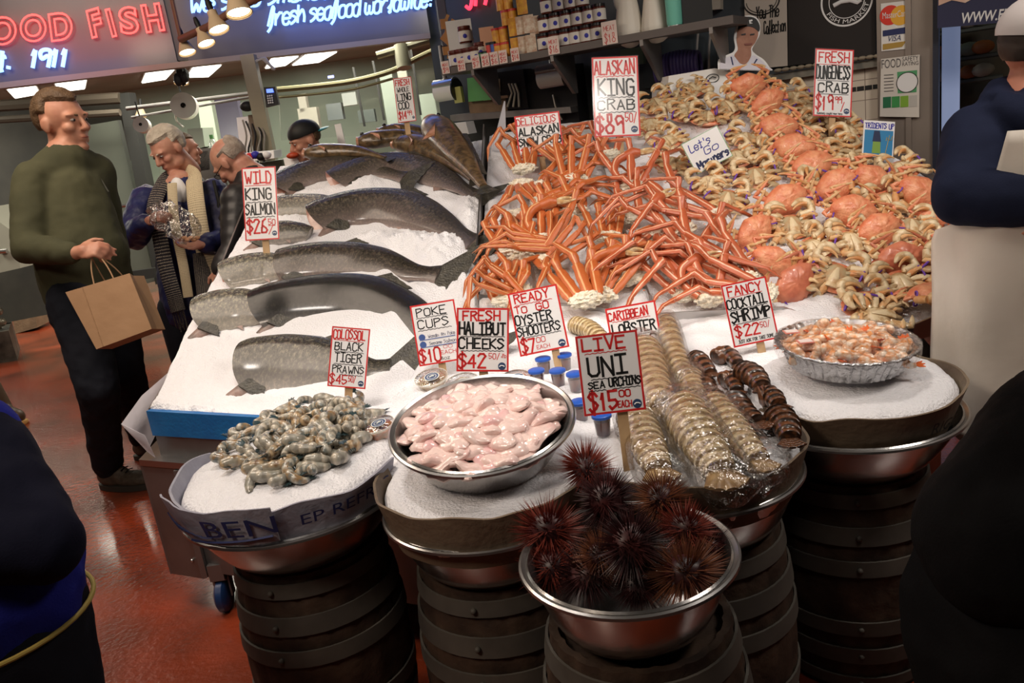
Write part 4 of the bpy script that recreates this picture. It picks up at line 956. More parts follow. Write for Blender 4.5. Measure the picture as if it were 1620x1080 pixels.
def put_cluster(P, n, px, py, ang, label, grp, lift=0, sc=1.0):
    src = P[n]; o = src if id(src) not in used else copy_tree(src); used.add(id(src))
    p = onf(px, py, zcrab, lift + .01); R_ = frame((0, 0, 0), ND, (1, 0, 0)).to_3x3() @ Matrix.Rotation(math.radians(ang), 3, 'Z')
    o.matrix_world = Matrix.Translation(p) @ R_.to_4x4() @ Matrix.Diagonal((sc, sc, sc, 1)); tag(o, label, 'crab legs', grp); return o
SN = [(0, 803, 272, 92, .05, 'with its white knot left of the snow crab sign', 1.1), (2, 800, 300, -88, .03, 'hanging down below the upper left white knot', 1.15), (1, 838, 385, 80, .04, 'with the big white meat knot at mid tray', 1.2),
 (0, 858, 300, 35, .05, 'leaning under the snow crab sign', 1.1), (3, 905, 290, 70, .06, 'with tall arching legs right of the snow crab sign', 1.2), (2, 900, 340, 100, .05, 'broad flat legs in the tray middle', 1.2),
 (0, 790, 350, -80, .03, 'along the steel divider, upper', 1.15), (0, 800, 420, -95, .02, 'along the steel divider, middle', 1.15), (2, 785, 400, 95, .05, 'crossing over the divider edge', 1.1), (3, 840, 420, 20, .03, 'sprawling low under the big white knot', 1.1),
 (2, 920, 480, 98, .05, 'front row with broad orange legs above the ready to go sign', 1.2), (1, 945, 470, 60, .02, 'front with an open pale pincer pointing up', 1.2), (0, 990, 445, 95, .03, 'near the thin divider, front', 1.1), (2, 850, 330, 10, .06, 'lying crosswise in the upper middle', 1.1),
 (3, 800, 470, 160, .02, 'at the front left corner behind the halibut sign', 1.0), (0, 890, 260, 110, .05, 'upper row, legs curved left behind the sign', 1.1), (0, 955, 380, 85, .02, 'standing close to the thin divider, middle', 1.05), (1, 870, 250, 60, .03, 'in the top row against white ice', 1.0),
 (2, 775, 480, 88, .03, 'upright bundle in the divider corner', 1.0), (3, 830, 245, 130, .03, 'top left with bent knees', 1.1), (0, 870, 395, 175, .05, 'crosswise right of the big white knot', 1.0)]
for n, px, py, a, lf, lb, sc in SN: put_cluster(SP, n, px + (26 if px < 845 else 6), py, a, 'orange snow crab cluster ' + lb, 'snow crab leg clusters', lf, sc)
KN = [(1, 1000, 300, 80, .05, 'reaching up in front of the king crab sign', 1.2), (0, 965, 250, 100, .04, 'arching over the king crab price', 1.1), (2, 1065, 330, 110, .03, 'upper middle of the king crab tray', 1.2),
 (1, 1080, 370, 120, .05, 'middle, with thin crossing legs', 1.15), (0, 1130, 350, 150, .05, 'spreading left from the dungeness edge', 1.2), (2, 1055, 405, -80, .02, 'long legs hanging to the front of the tray', 1.25), (0, 1090, 400, 80, .04, 'with a knot of white meat in the tray middle', 1.15),
 (2, 1040, 380, -95, .02, 'running down along the thin divider', 1.2), (1, 1120, 480, 95, .02, 'front, with a dark tipped claw', 1.1), (0, 1160, 420, 130, .05, 'beside the cocktail shrimp sign, upper', 1.15), (2, 1180, 450, 120, .04, 'behind the cocktail shrimp sign', 1.15),
 (0, 1082, 472, 95, .02, 'front lip, pale knot showing', 1.0), (2, 1210, 470, 160, .04, 'right of the cocktail shrimp sign', 1.1),
 (2, 1000, 350, 100, .02, 'left side close to the thin divider', 1.1)]
for n, px, py, a, lf, lb, sc in KN: put_cluster(KP, n, px, py, a, 'red-orange spiny king crab legs ' + lb, 'king crab leg clusters', lf, sc)
# ================================================================== prawns
def stripe_mat(name, c1, c2, scale, rough=.25, coat=.6, c3=None, mix=.5):
    def bd(nt, b, L):
        uv = nd(nt, 'ShaderNodeUVMap'); wv = nd(nt, 'ShaderNodeTexWave'); wv.inputs['Scale'].default_value = scale; wv.inputs['Distortion'].default_value = 1.5; wv.inputs['Detail Scale'].default_value = 2
        L(uv.outputs[0], wv.inputs['Vector']); rp = ramp(nt, [(.2, c1), (mix, tuple((a + c) / 2 for a, c in zip(c1, c2))), (.75, c2)]); L(wv.outputs['Fac'], rp.inputs['Fac'])
        tc = nd(nt, 'ShaderNodeTexCoord'); ns = nd(nt, 'ShaderNodeTexNoise'); ns.inputs['Scale'].default_value = 60; L(tc.outputs['Object'], ns.inputs['Vector'])
        mx = nd(nt, 'ShaderNodeMix', data_type='RGBA'); rr = ramp(nt, [(.45, (0, 0, 0)), (.65, (1, 1, 1))]); L(ns.outputs['Fac'], rr.inputs['Fac']); L(rr.outputs['Color'], mx.inputs['Factor'])
        L(rp.outputs['Color'], mx.inputs['A']); mx.inputs['B'].default_value = (*(c3 or c2), 1); L(mx.outputs['Result'], b.inputs['Base Color'])
        bp = nd(nt, 'ShaderNodeBump'); bp.inputs['Strength'].default_value = .5; bp.inputs['Distance'].default_value = .003; L(wv.outputs['Fac'], bp.inputs['Height']); L(bp.outputs[0], b.inputs['Normal'])
    return uvmat(name, bd, rough, 0, coat)
m_prawn = [stripe_mat('tiger_prawn_shell', (.22, .20, .16), (.52, .46, .36), 1.3, c3=(.33, .32, .27)), stripe_mat('tiger_prawn_grey', (.16, .18, .17), (.46, .44, .37), 1.3, c3=(.30, .19, .09)), stripe_mat('tiger_prawn_brown', (.20, .12, .06), (.48, .34, .19), 1.3, c3=(.30, .28, .22))]
m_cooked = stripe_mat('cooked_shrimp', (.88, .58, .38), (.94, .76, .60), 1.3, c3=(.88, .36, .12))
m_cook_tail = M('shrimp_tail_orange', (.80, .15, .03), .3, coat=.5)
def shrimp(name, seed, curl, mat, tailm, R=.022, rad=.0095, legs=True):
    r = empty(name); rr = random.Random(seed); pts = []; n = 12
    for i in range(n):
        t = i / (n - 1); a = -curl / 2 + curl * t; pts.append(V((math.cos(a) * R - R * .7, math.sin(a) * R * 1.25, .004 * math.sin(t * 5))))
    prof = [(0, .35), (.12, 1.0), (.45, 1.05), (.75, .8), (1, .42)]; P = cat_rom(pts, 2); k = MB(); m = len(P)
    k.tube(P, [rad * interp(prof, i / (m - 1)) * (1.03 if i % 4 == 0 else 1) for i in range(m)], 10, flat=1.1, up=(0, 0, 1)); k.build('body', mat, r)
    e, d = P[-1], (P[-1] - P[-3]).normalized(); k = MB(); sd = V((-d.y, d.x, 0))
    for s in (-1, 0, 1):
        f = (d + sd * s * .55).normalized(); k.tube([e, e + f * .008, e + f * .018], [rad * .25, rad * .42, rad * .1], 6, flat=.4, up=(0, 0, 1))
    k.build('tail', tailm, r)
    if legs:
        k = MB()
        for i in range(6):
            p = P[5 + i * 2]; inn = (V((-R * .7, 0, 0)) - p); inn.z = 0; inn.normalize(); k.tube([p + inn * rad * .7, p + inn * (rad + .008) + V((0, 0, -.003))], [.0018, .0006], 5)
        k.build('legs', tailm, r)
    return r
def scatter_heap(protos, spots, label, cat, grp, norm=None, rngseed=3, sc=(.9, 1.15), tilt=35):
    rr = random.Random(rngseed)
    for i, (p, yaw) in enumerate(spots):
        src = protos[i % len(protos)]; o = src if id(src) not in used else copy_tree(src); used.add(id(src))
        Rm = rot_e(rr.uniform(-tilt, tilt), rr.uniform(-tilt, tilt), 0) @ rot_e(0, 0, yaw); s = rr.uniform(*sc)
        o.matrix_world = Matrix.Translation(p) @ Rm.to_4x4() @ Matrix.Diagonal((s, s, s, 1)); tag(o, label, cat, grp)
rr = random.Random(31)
z1 = lambda x, y: zb[1](x, y) if zb[1](x, y) > .1 else zflat(x, y)
zprawn = disc_z(1, ICE[1][1], ICE[1][0], ICE[1][2])
def poly_spots(poly, n, seed, zf, lift, mind=14):
    r2 = random.Random(seed); out = []; xs = [p[0] for p in poly]; ys = [p[1] for p in poly]; tries = 0
    def inside(x, y):
        c = False; j = len(poly) - 1
        for i in range(len(poly)):
            if (poly[i][1] > y) != (poly[j][1] > y) and x < (poly[j][0] - poly[i][0]) * (y - poly[i][1]) / (poly[j][1] - poly[i][1]) + poly[i][0]: c = not c
            j = i
        return c
    while len(out) < n and tries < 20000:
        tries += 1; x, y = r2.uniform(min(xs), max(xs)), r2.uniform(min(ys), max(ys))
        if inside(x, y) and all((x - a) ** 2 + ((y - b) * 1.6) ** 2 > mind ** 2 for a, b, _ in out): out.append((x, y, r2.uniform(0, 360)))
    return [(onf(x, y, zf, lift + r2.uniform(0, .012)), yaw) for x, y, yaw in out]
zany = lambda x, y: max(zflat(x, y) if y > 1.9 else 0, *[zb[i](x, y) for i in BK])
PP = [shrimp('tiger_prawn', i, (2.2, 3.3, 1.4, 2.8)[i], m_prawn[i % 3], M('prawn_tail', (.03, .055, .06), .3, coat=.4), rad=.0112, R=(.026, .022, .038, .024)[i]) for i in range(4)]
pr_poly = [(355, 738), (352, 705), (385, 668), (440, 645), (490, 632), (560, 628), (598, 645), (585, 690), (540, 725), (470, 755), (400, 762)]
sp_ = poly_spots(pr_poly, 80, 5, zany, .008, 16) + [(p + V((0, 0, .018)), y) for p, y in poly_spots([(400, 700), (470, 655), (560, 645), (560, 690), (460, 730)], 40, 8, zany, .012, 15)]
scatter_heap(PP, sp_, 'raw striped grey-brown tiger prawn heaped on the left basket ice', 'prawn', 'raw tiger prawns on the left basket', sc=(.95, 1.25), tilt=28)

# ================================================================== halibut cheeks
HB = (-.090, 1.69); HT = math.radians(11); HR = .205
hb = bowl(HB, .776, .877, HR, 'steel bowl of pale pink halibut cheeks sunk in the ice', rb=.135, rot=(HT, 0, 0))
m_chk = [M('halibut_cheek', (.88, .67, .62), .22, var=((.80, .50, .47), 26, .5, .75), coat=.7, bump=(45, .3), sss=0), M('halibut_cheek_pale', (.90, .72, .66), .22, var=((.86, .60, .56), 26), coat=.7, bump=(45, .3)), M('halibut_cheek_rosy', (.84, .50, .50), .2, var=((.88, .64, .60), 24), coat=.7, bump=(45, .3))]
def cheek(seed, m):
    r2 = random.Random(seed); k = MB(); sx, sy, sz = r2.uniform(.032, .044), r2.uniform(.021, .028), r2.uniform(.010, .014)
    k.ell((0, 0, 0), (sx, sy, sz), nu=18, nv=10, fn=lambda q, d: V((q.x, q.y + .35 * q.x * q.x / sx * .8, q.z + .003 * math.sin(d.x * 5 + seed) + .004 * d.x * d.x)) + d * .003 * noise.noise(d * 2.2 + V((seed, 0, 0))))
    return k.build('halibut_cheek', m)
CK = [cheek(i, m_chk[(0, 1, 0, 1, 2, 0)[i]]) for i in range(6)]
hm = Matrix.Translation((HB[0], HB[1], .776)) @ Matrix.Rotation(HT, 4, 'X'); r2 = random.Random(12); spots = []
def ring_spots(R_, z0, dome, step, jz=.005, wall=None):
    out = []; y = -R_
    while y <= R_:
        x = -R_
        while x <= R_:
            a, b = x + r2.uniform(-.3, .3) * step, y + r2.uniform(-.3, .3) * step; q = (a * a + b * b) / R_ / R_
            if q < 1: out.append(V((a, b, z0 + dome * (1 - q) + r2.uniform(-jz, jz))))
            x += step
        y += step * .75
    return out
hs = ring_spots(.170, .080, .034, .036, .004) + ring_spots(.13, .064, .03, .05)
scatter_heap(CK, [(hm @ p, r2.uniform(0, 360)) for p in hs], 'glossy pale pink halibut cheek in the heaped steel bowl', 'halibut cheek', 'halibut cheeks in the steel bowl', tilt=24, sc=(.9, 1.2))

# ================================================================== cocktail shrimp in a foil pan
SB = (.800, 1.885, .808)
t = empty('foil_pan', (SB[0], SB[1], SB[2]), 'round crinkled foil pan of peeled cocktail shrimp under plastic film', 'pan')
m_foil = M('foil', (.60, .60, .61), .22, .95, bump=(55, .9, .01))
k = MB()
def jf(i, j): return (.0025 * math.sin(j * 1.3 * 3) * (1 if 1 < i < 8 else 0), 0)
k.lathe([(.001, 0), (.11, 0), (.118, .004), (.126, .025), (.138, .055), (.146, .060), (.150, .058), (.150, .055), (.146, .057), (.137, .052), (.122, .024), (.113, .008), (.001, .004)], 128, jit=jf); k.v = [v * 1.10 for v in k.v]; k.build('pan_wall', m_foil, t)
t.rotation_euler = (math.radians(4), math.radians(3), 0)
def film_mat(name, a=.12, bs=30, strg=.8, fm=.5):
    m = bpy.data.materials.new(name); m.use_nodes = True; nt = m.node_tree; nt.nodes.clear(); L = nt.links.new
    out = nt.nodes.new('ShaderNodeOutputMaterial'); mx = nt.nodes.new('ShaderNodeMixShader'); tr = nt.nodes.new('ShaderNodeBsdfTransparent'); gl = nt.nodes.new('ShaderNodeBsdfGlossy'); gl.inputs['Roughness'].default_value = .16
    fz = nt.nodes.new('ShaderNodeLayerWeight'); fz.inputs['Blend'].default_value = .35; ma = nt.nodes.new('ShaderNodeMath'); ma.operation = 'MULTIPLY_ADD'; ma.inputs[1].default_value = fm; ma.inputs[2].default_value = a
    tc = nt.nodes.new('ShaderNodeTexCoord'); ns = nt.nodes.new('ShaderNodeTexNoise'); ns.inputs['Scale'].default_value = bs; ns.inputs['Detail'].default_value = 3; bp = nt.nodes.new('ShaderNodeBump'); bp.inputs['Strength'].default_value = strg; bp.inputs['Distance'].default_value = .02
    L(tc.outputs['Object'], ns.inputs['Vector']); L(ns.outputs['Fac'], bp.inputs['Height']); L(bp.outputs[0], gl.inputs['Normal']); L(bp.outputs[0], fz.inputs['Normal'])
    L(fz.outputs['Facing'], ma.inputs[0]); L(ma.outputs[0], mx.inputs[0]); L(tr.outputs[0], mx.inputs[1]); L(gl.outputs[0], mx.inputs[2]); L(mx.outputs[0], out.inputs[0]); return m
m_film = film_mat('plastic_film', .03, 40, .9); m_wrap = film_mat('wrap_film', .10, 34, 1.0); m_bag = film_mat('bag_film', .22, 30, 1.0); m_cup = film_mat('cup_plastic', .10, 5, .1)
SH_ = [shrimp('cocktail_shrimp', 40 + i, (3.3, 2.6, 3.8)[i], m_cooked, m_cook_tail, R=.019, rad=.0105, legs=False) for i in range(3)]
sm_ = t.matrix_basis.copy(); hs = ring_spots(.132, .046, .024, .034) + ring_spots(.095, .034, .02, .045)
sm_ = Matrix.Translation((SB[0], SB[1], SB[2])) @ Euler((math.radians(4), math.radians(3), 0)).to_matrix().to_4x4()
scatter_heap(SH_, [(sm_ @ p, r2.uniform(0, 360)) for p in hs], 'peeled pink shrimp with orange tail in the foil pan', 'shrimp', 'cocktail shrimp in the foil pan', tilt=35, sc=(.95, 1.2))
k = MB(); k.lathe([(.001, .068), (.05, .073), (.10, .072), (.138, .066), (.151, .061), (.153, .045), (.149, .03)], 64, jit=lambda i, j: (.001 * math.sin(j * 2), .0015 * math.sin(j * .9 + i))); k.v = [v * 1.10 for v in k.v]; k.build('film_cover', m_film, t)
for q, (a, b) in enumerate(((-.118, .045), (-.112, -.03))):
    k = MB(); k.box((a, b, .082), (.036, .026, .002)); lb_ = k.build('sticker', M('sticker_red', (.75, .25, .2), .4), t, smooth=False); k = MB(); k.box((a, b, .0835), (.030, .020, .0012)); k.build('print', M('sticker_pale', (.85, .72, .68), .4), lb_, smooth=False)

# ================================================================== lobster tails
def ring_prof(u, n): ph = (u * n) % 1.0; am = .16 if n < 8 else .09; return 1.0 + am * (ph ** 1.5) - am / 2
m_lob = stripe_mat('caribbean_tail_shell', (.22, .14, .06), (.72, .58, .34), 3.77, c3=(.46, .32, .15), mix=.36)
m_lobrown = stripe_mat('brown_tail_shell', (.018, .008, .004), (.15, .055, .02), 1.9, rough=.3, c3=(.11, .04, .015), coat=.6)
def lob_tail(name, px, zf, R, label, cat, mat, rings=8, wrap=True, grp=None, lift=.6, film=None, fan=True, over=1.0):
    P = cat_rom([onf(x, y, zf, R * lift) for x, y in px], 24); n = len(P); off = V((P[n // 2].x, P[n // 2].y, P[n // 2].z - R * lift))
    r = empty(name, off, label, cat, grp); prof = [(0, .72), (.1, .95), (.35, 1.0), (.7, .82), (1, .60)]
    k = MB(); k.tube(P, [R * interp(prof, i / (n - 1)) * ring_prof(i / (n - 1), rings) for i in range(n)], 18, flat=.85, up=(0, 0, 1)); k.build('shell', mat, r, off)
    if fan:
        e, d = P[-1], (P[-1] - P[-4]).normalized(); sd = V((-d.y, d.x, 0)).normalized()
        for q in range(5):
            s = (q - 2) / 2; f = (d + sd * s * .9).normalized(); k = MB(); k.tube([e + sd * s * R * .3, e + f * R * .5, e + f * R * 1.1], [R * .22, R * .34, R * .22], 8, flat=.35, up=(0, 0, 1)); k.build('tail_fan_blade', M('tail_fan_tan', (.42, .28, .13), .4, var=((.25, .15, .07), 40)) if mat is m_lob else m_lobrown, r, off)
    if wrap:
        d0, d1 = (P[0] - P[3]).normalized(), (P[-1] - P[-4]).normalized(); Q = [P[0] + d0 * R * .6] + P[::8] + [P[-1] + d1 * R * 1.0, P[-1] + d1 * R * 1.8]
        m = len(Q); k = MB(); vs0 = len(k.v)
        k.tube(Q, [R * (.2 if i == 0 else .35 if i == m - 1 else 1.16 * over) for i in range(m)], 26, flat=.9, up=(0, 0, 1))
        k.v = [v + V((noise.noise(v * 38), noise.noise(v * 38 + V((9, 0, 0))), noise.noise(v * 38 + V((0, 9, 0))))) * R * .16 for v in k.v]; k.build('plastic_wrap', m_wrap, r, off)
    return r
LT = [([(1018, 545), (1030, 590), (1048, 645)], .050, 'wrapped tan lobster tail standing behind, right of the live uni sign', 1), ([(1052, 505), (1068, 560), (1085, 600)], .036, 'thin wrapped lobster tail at the back, above the brown tails', 1),
      ([(1090, 590), (1100, 625), (1112, 650)], .034, 'small wrapped tail squeezed in the middle of the wrapped ones', 1), ([(1000, 650), (1020, 695), (1042, 742)], .045, 'wrapped tail beside the wooden stick of the live uni sign', 1),
      ([(1078, 640), (1105, 690), (1140, 745)], .052, 'largest wrapped banded tail at the front', 1), ([(1125, 635), (1160, 680), (1200, 728)], .040, 'wrapped pale tail at the front right in loose plastic', 1),
      ([(905, 512), (935, 522), (960, 545)], .036, 'tan banded tail seen above the live uni sign', 0)]
for q, (px, R_, lb, wr) in enumerate(LT): lob_tail('lobster_tail', px, zany, R_, lb, 'lobster tail', m_lob, 12, bool(wr), 'pale lobster tails', lift=.8 if q not in (4,) else .9)
BT = [([(1096, 566), (1108, 572), (1124, 590)], .026, 'upper left one'), ([(1132, 566), (1150, 560), (1168, 576)], .026, 'topmost one'), ([(1112, 604), (1118, 622), (1138, 628)], .028, 'curled left one near the wrapped tails'),
      ([(1142, 602), (1158, 600), (1166, 618)], .024, 'small one in the cluster centre'), ([(1172, 586), (1192, 594), (1206, 612)], .030, 'upper right one'), ([(1158, 632), (1172, 652), (1198, 668)], .031, 'one leading down to the wrapped tails'),
      ([(1200, 628), (1218, 626), (1232, 640)], .027, 'one between upper and lowest'), ([(1226, 654), (1242, 670), (1250, 694)], .030, 'lowest one with spread tail fan at the cardboard')]
for px, R_, lb in BT: lob_tail('lobster_tail', px, zany, R_ * 1.12, 'dark brown glossy lobster tail on ice, ' + lb, 'lobster tail', m_lobrown, 6, False, 'dark brown lobster tails', lift=.85)
# loose plastic end hanging over the cardboard
k = MB(); P = [onf(x, y, zany, .03) for x, y in ((1150, 735), (1180, 748), (1200, 765))]; P += [atd(1205, 782, depth(P[-1]) - .02)]
k.tube(cat_rom(P, 4), [.03, .032, .034, .034, .034, .035, .036, .034, .030, .028, .022, .016, .008], 18, flat=.5, up=(0, 0, 1)); k.v = [v + V((noise.noise(v * 45), noise.noise(v * 45 + V((9, 0, 0))), noise.noise(v * 45 + V((0, 9, 0))))) * .012 for v in k.v]
tag(k.build('plastic_bag', m_bag), 'crumpled clear plastic bag end hanging over the lobster basket rim', 'plastic bag')

# ================================================================== sea urchins
m_ur = [M('urchin_dark', (.022, .010, .012), .4, var=((.07, .016, .016), 30)), M('urchin_red', (.26, .05, .03), .4, var=((.12, .02, .015), 30)), M('urchin_brown', (.22, .08, .035), .4, var=((.10, .03, .018), 30))]
def urchin(seed, m, R=.036, n=560, L=.038):
    r2 = random.Random(seed); r = empty('sea_urchin'); k = MB(); k.ell((0, 0, 0), (R, R, R * .75), nu=18, nv=10); k.build('test', m_ur[0], r); k = MB()
    for i in range(n):
        z = 1 - 2 * (i + .5) / n; a = i * 2.39996; q = math.sqrt(1 - z * z); d = V((q * math.cos(a), q * math.sin(a), z)); d = (d + V((r2.gauss(0, .2), r2.gauss(0, .2), r2.gauss(0, .2)))).normalized()
        b = V((d.x * R, d.y * R, d.z * R * .75)) * .95; l = L * r2.uniform(.5, 1.15); e = b + d * l; s = d.orthogonal().normalized() * .0013; w = d.cross(s)
        k.add([b + s, b - s * .5 + w * .87, b - s * .5 - w * .87, e], [(0, 1, 3), (1, 2, 3), (2, 0, 3)])
    sp = k.build('spines', m, r, smooth=False); return r
UR = [urchin(1, m_ur[0]), urchin(2, m_ur[1]), urchin(3, m_ur[2])]
US = [(930, 740, .17, 1, 'topmost, dull red, against the halibut ice', 1.0), (960, 792, .14, 0, 'black, just under the topmost', 1.1), (1048, 790, .14, 2, 'bright red-brown, upper right', .95), (868, 842, .11, 1, 'dark red, leaning over the left rim', 1.12), (1085, 840, .11, 1, 'dark, at the right back under the red-brown one', .95),
      (1000, 862, .13, 0, 'black, in the middle of the bowl', 1.1), (930, 905, .065, 0, 'black, at the front left of the bowl', 1.1), (1085, 905, .085, 2, 'large red, resting at the front right rim', 1.15), (1010, 920, .05, 0, 'black, low at the front centre', .95), (870, 895, .065, 1, 'dark red, low at the left rim', .95), (950, 880, .10, 2, 'small brown tuft between the dark ones', .8), (1120, 870, .07, 0, 'dark, against the right rim', .85)]
for px, py, dz, m_, lb, sc in US:
    src = UR[m_]; o = src if id(src) not in used else copy_tree(src); used.add(id(src)); p = atz(px, py, URC[2] + .035 + dz)
    o.matrix_world = Matrix.Translation(p) @ rot_e(rr.uniform(0, 360), rr.uniform(0, 360), 0).to_4x4() @ Matrix.Diagonal((sc, sc, sc, 1)); tag(o, 'spiny sea urchin, ' + lb, 'sea urchin', 'sea urchins in the front bowl')

# ================================================================== tubs and cups
def round_label(par, c, R_, n=(0, 0, 1)):
    Mx = frame(c, n, (1, 0, 0))
    k = MB(); k.lathe([(.0001, 0), (R_, 0)], 28); k.xform(Mx); lb = k.build('sticker', M('label_navy', (.04, .07, .16), .4), par)
    k = MB(); k.lathe([(R_ * .55, .0006), (R_ * .62, .0006)], 28); k.lathe([(R_ * .90, .0006), (R_, .0006)], 28); k.tube([V((-R_ * .25, -R_ * .2, .001)), V((R_ * .05, R_ * .15, .001)), V((R_ * .3, R_ * .1, .001))], R_ * .12, 6); k.xform(Mx); k.build('print', M('label_print', (.75, .78, .72), .4), lb)
def tub(px, py, R_, h, label, food, tilt=(0, 0)):
    p = onf(px, py, zany, 0); r = empty('poke_tub', p, label, 'plastic tub', 'clear lidded poke tubs')
    k = MB(); k.lathe([(.001, 0), (R_ * .8, 0), (R_ * .82, .003), (R_ * .98, h)], 32); k.build('cup_wall', m_cup, r)
    k = MB(); k.lathe([(.001, .003), (R_ * .77, .003), (R_ * .90, h * .72), (.001, h * .78)], 24, jit=lambda i, j: (0, .002 * math.sin(j * 1.7 + i))); k.build('contents', food, r)
    k = MB(); k.lathe([(.001, h + .003), (R_ * .98, h + .003), (R_ * 1.04, h + .001), (R_ * 1.05, h - .004), (R_ * 1.0, h - .005)], 32); k.build('lid', m_bag, r)
    k = MB(); k.lathe([(R_ * 1.0, h + .001), (R_ * 1.05, h + .001), (R_ * 1.05, h - .004)], 32); k.build('lid_rim', M('milky_rim', (.7, .66, .58), .3), r)
    round_label(r, V((.004, -.004, h + .0045)), R_ * .48); r.rotation_euler = (math.radians(tilt[0]), math.radians(tilt[1]), rr.uniform(-.4, .4)); return r
m_poke = M('poke_mix', (.42, .20, .08), .3, var=((.50, .42, .22), 60), coat=.4, bump=(60, .8, .01)); m_poke2 = M('poke_orange', (.55, .16, .04), .3, var=((.3, .2, .1), 60), coat=.4, bump=(60, .8, .01))
tub(686, 612, .048, .035, 'round clear poke tub with brown salad left of the halibut bowl', m_poke, (14, 0)); tub(735, 622, .050, .035, 'poke tub with green ringed sticker below the poke cups sign', m_poke, (18, 0)); tub(603, 688, .040, .032, 'poke tub with sticker between the prawns and the halibut bowl', m_poke2, (8, -6)); tub(818, 612, .044, .03, 'poke tub seen behind the wooden stick of the halibut sign', m_poke2, (12, 0))
m_bluelid = M('blue_lid', (.02, .10, .50), .35); m_sauce = M('oyster_sauce', (.16, .05, .03), .25, var=((.06, .03, .06), 30))
cups = [(862, 592, 'back left'), (895, 586, 'back right, darkest'), (852, 612, 'front left of the group'), (885, 612, 'in the group centre'), (912, 618, 'beside the live uni sign edge'), (920, 665, 'below the sign, behind the bowl rim'), (955, 688, 'under the live uni sign, nearest')]
for q, (px, py, lb) in enumerate(cups):
    p = onf(px, py, zany, 0); r = empty('oyster_shooter_cup', p, 'small clear cup with blue lid, ' + lb, 'cup', 'blue lidded oyster shooter cups')
    k = MB(); k.lathe([(.001, 0), (.016, 0), (.0215, .05)], 24); k.build('cup_wall', m_cup, r)
    k = MB(); k.lathe([(.001, .002), (.0155, .002), (.019, .036), (.001, .037)], 20); k.build('contents', m_sauce, r)
    k = MB(); k.lathe([(.001, .053), (.020, .053), (.0235, .051), (.0235, .045), (.0215, .045)], 28); k.build('lid', m_bluelid, r)
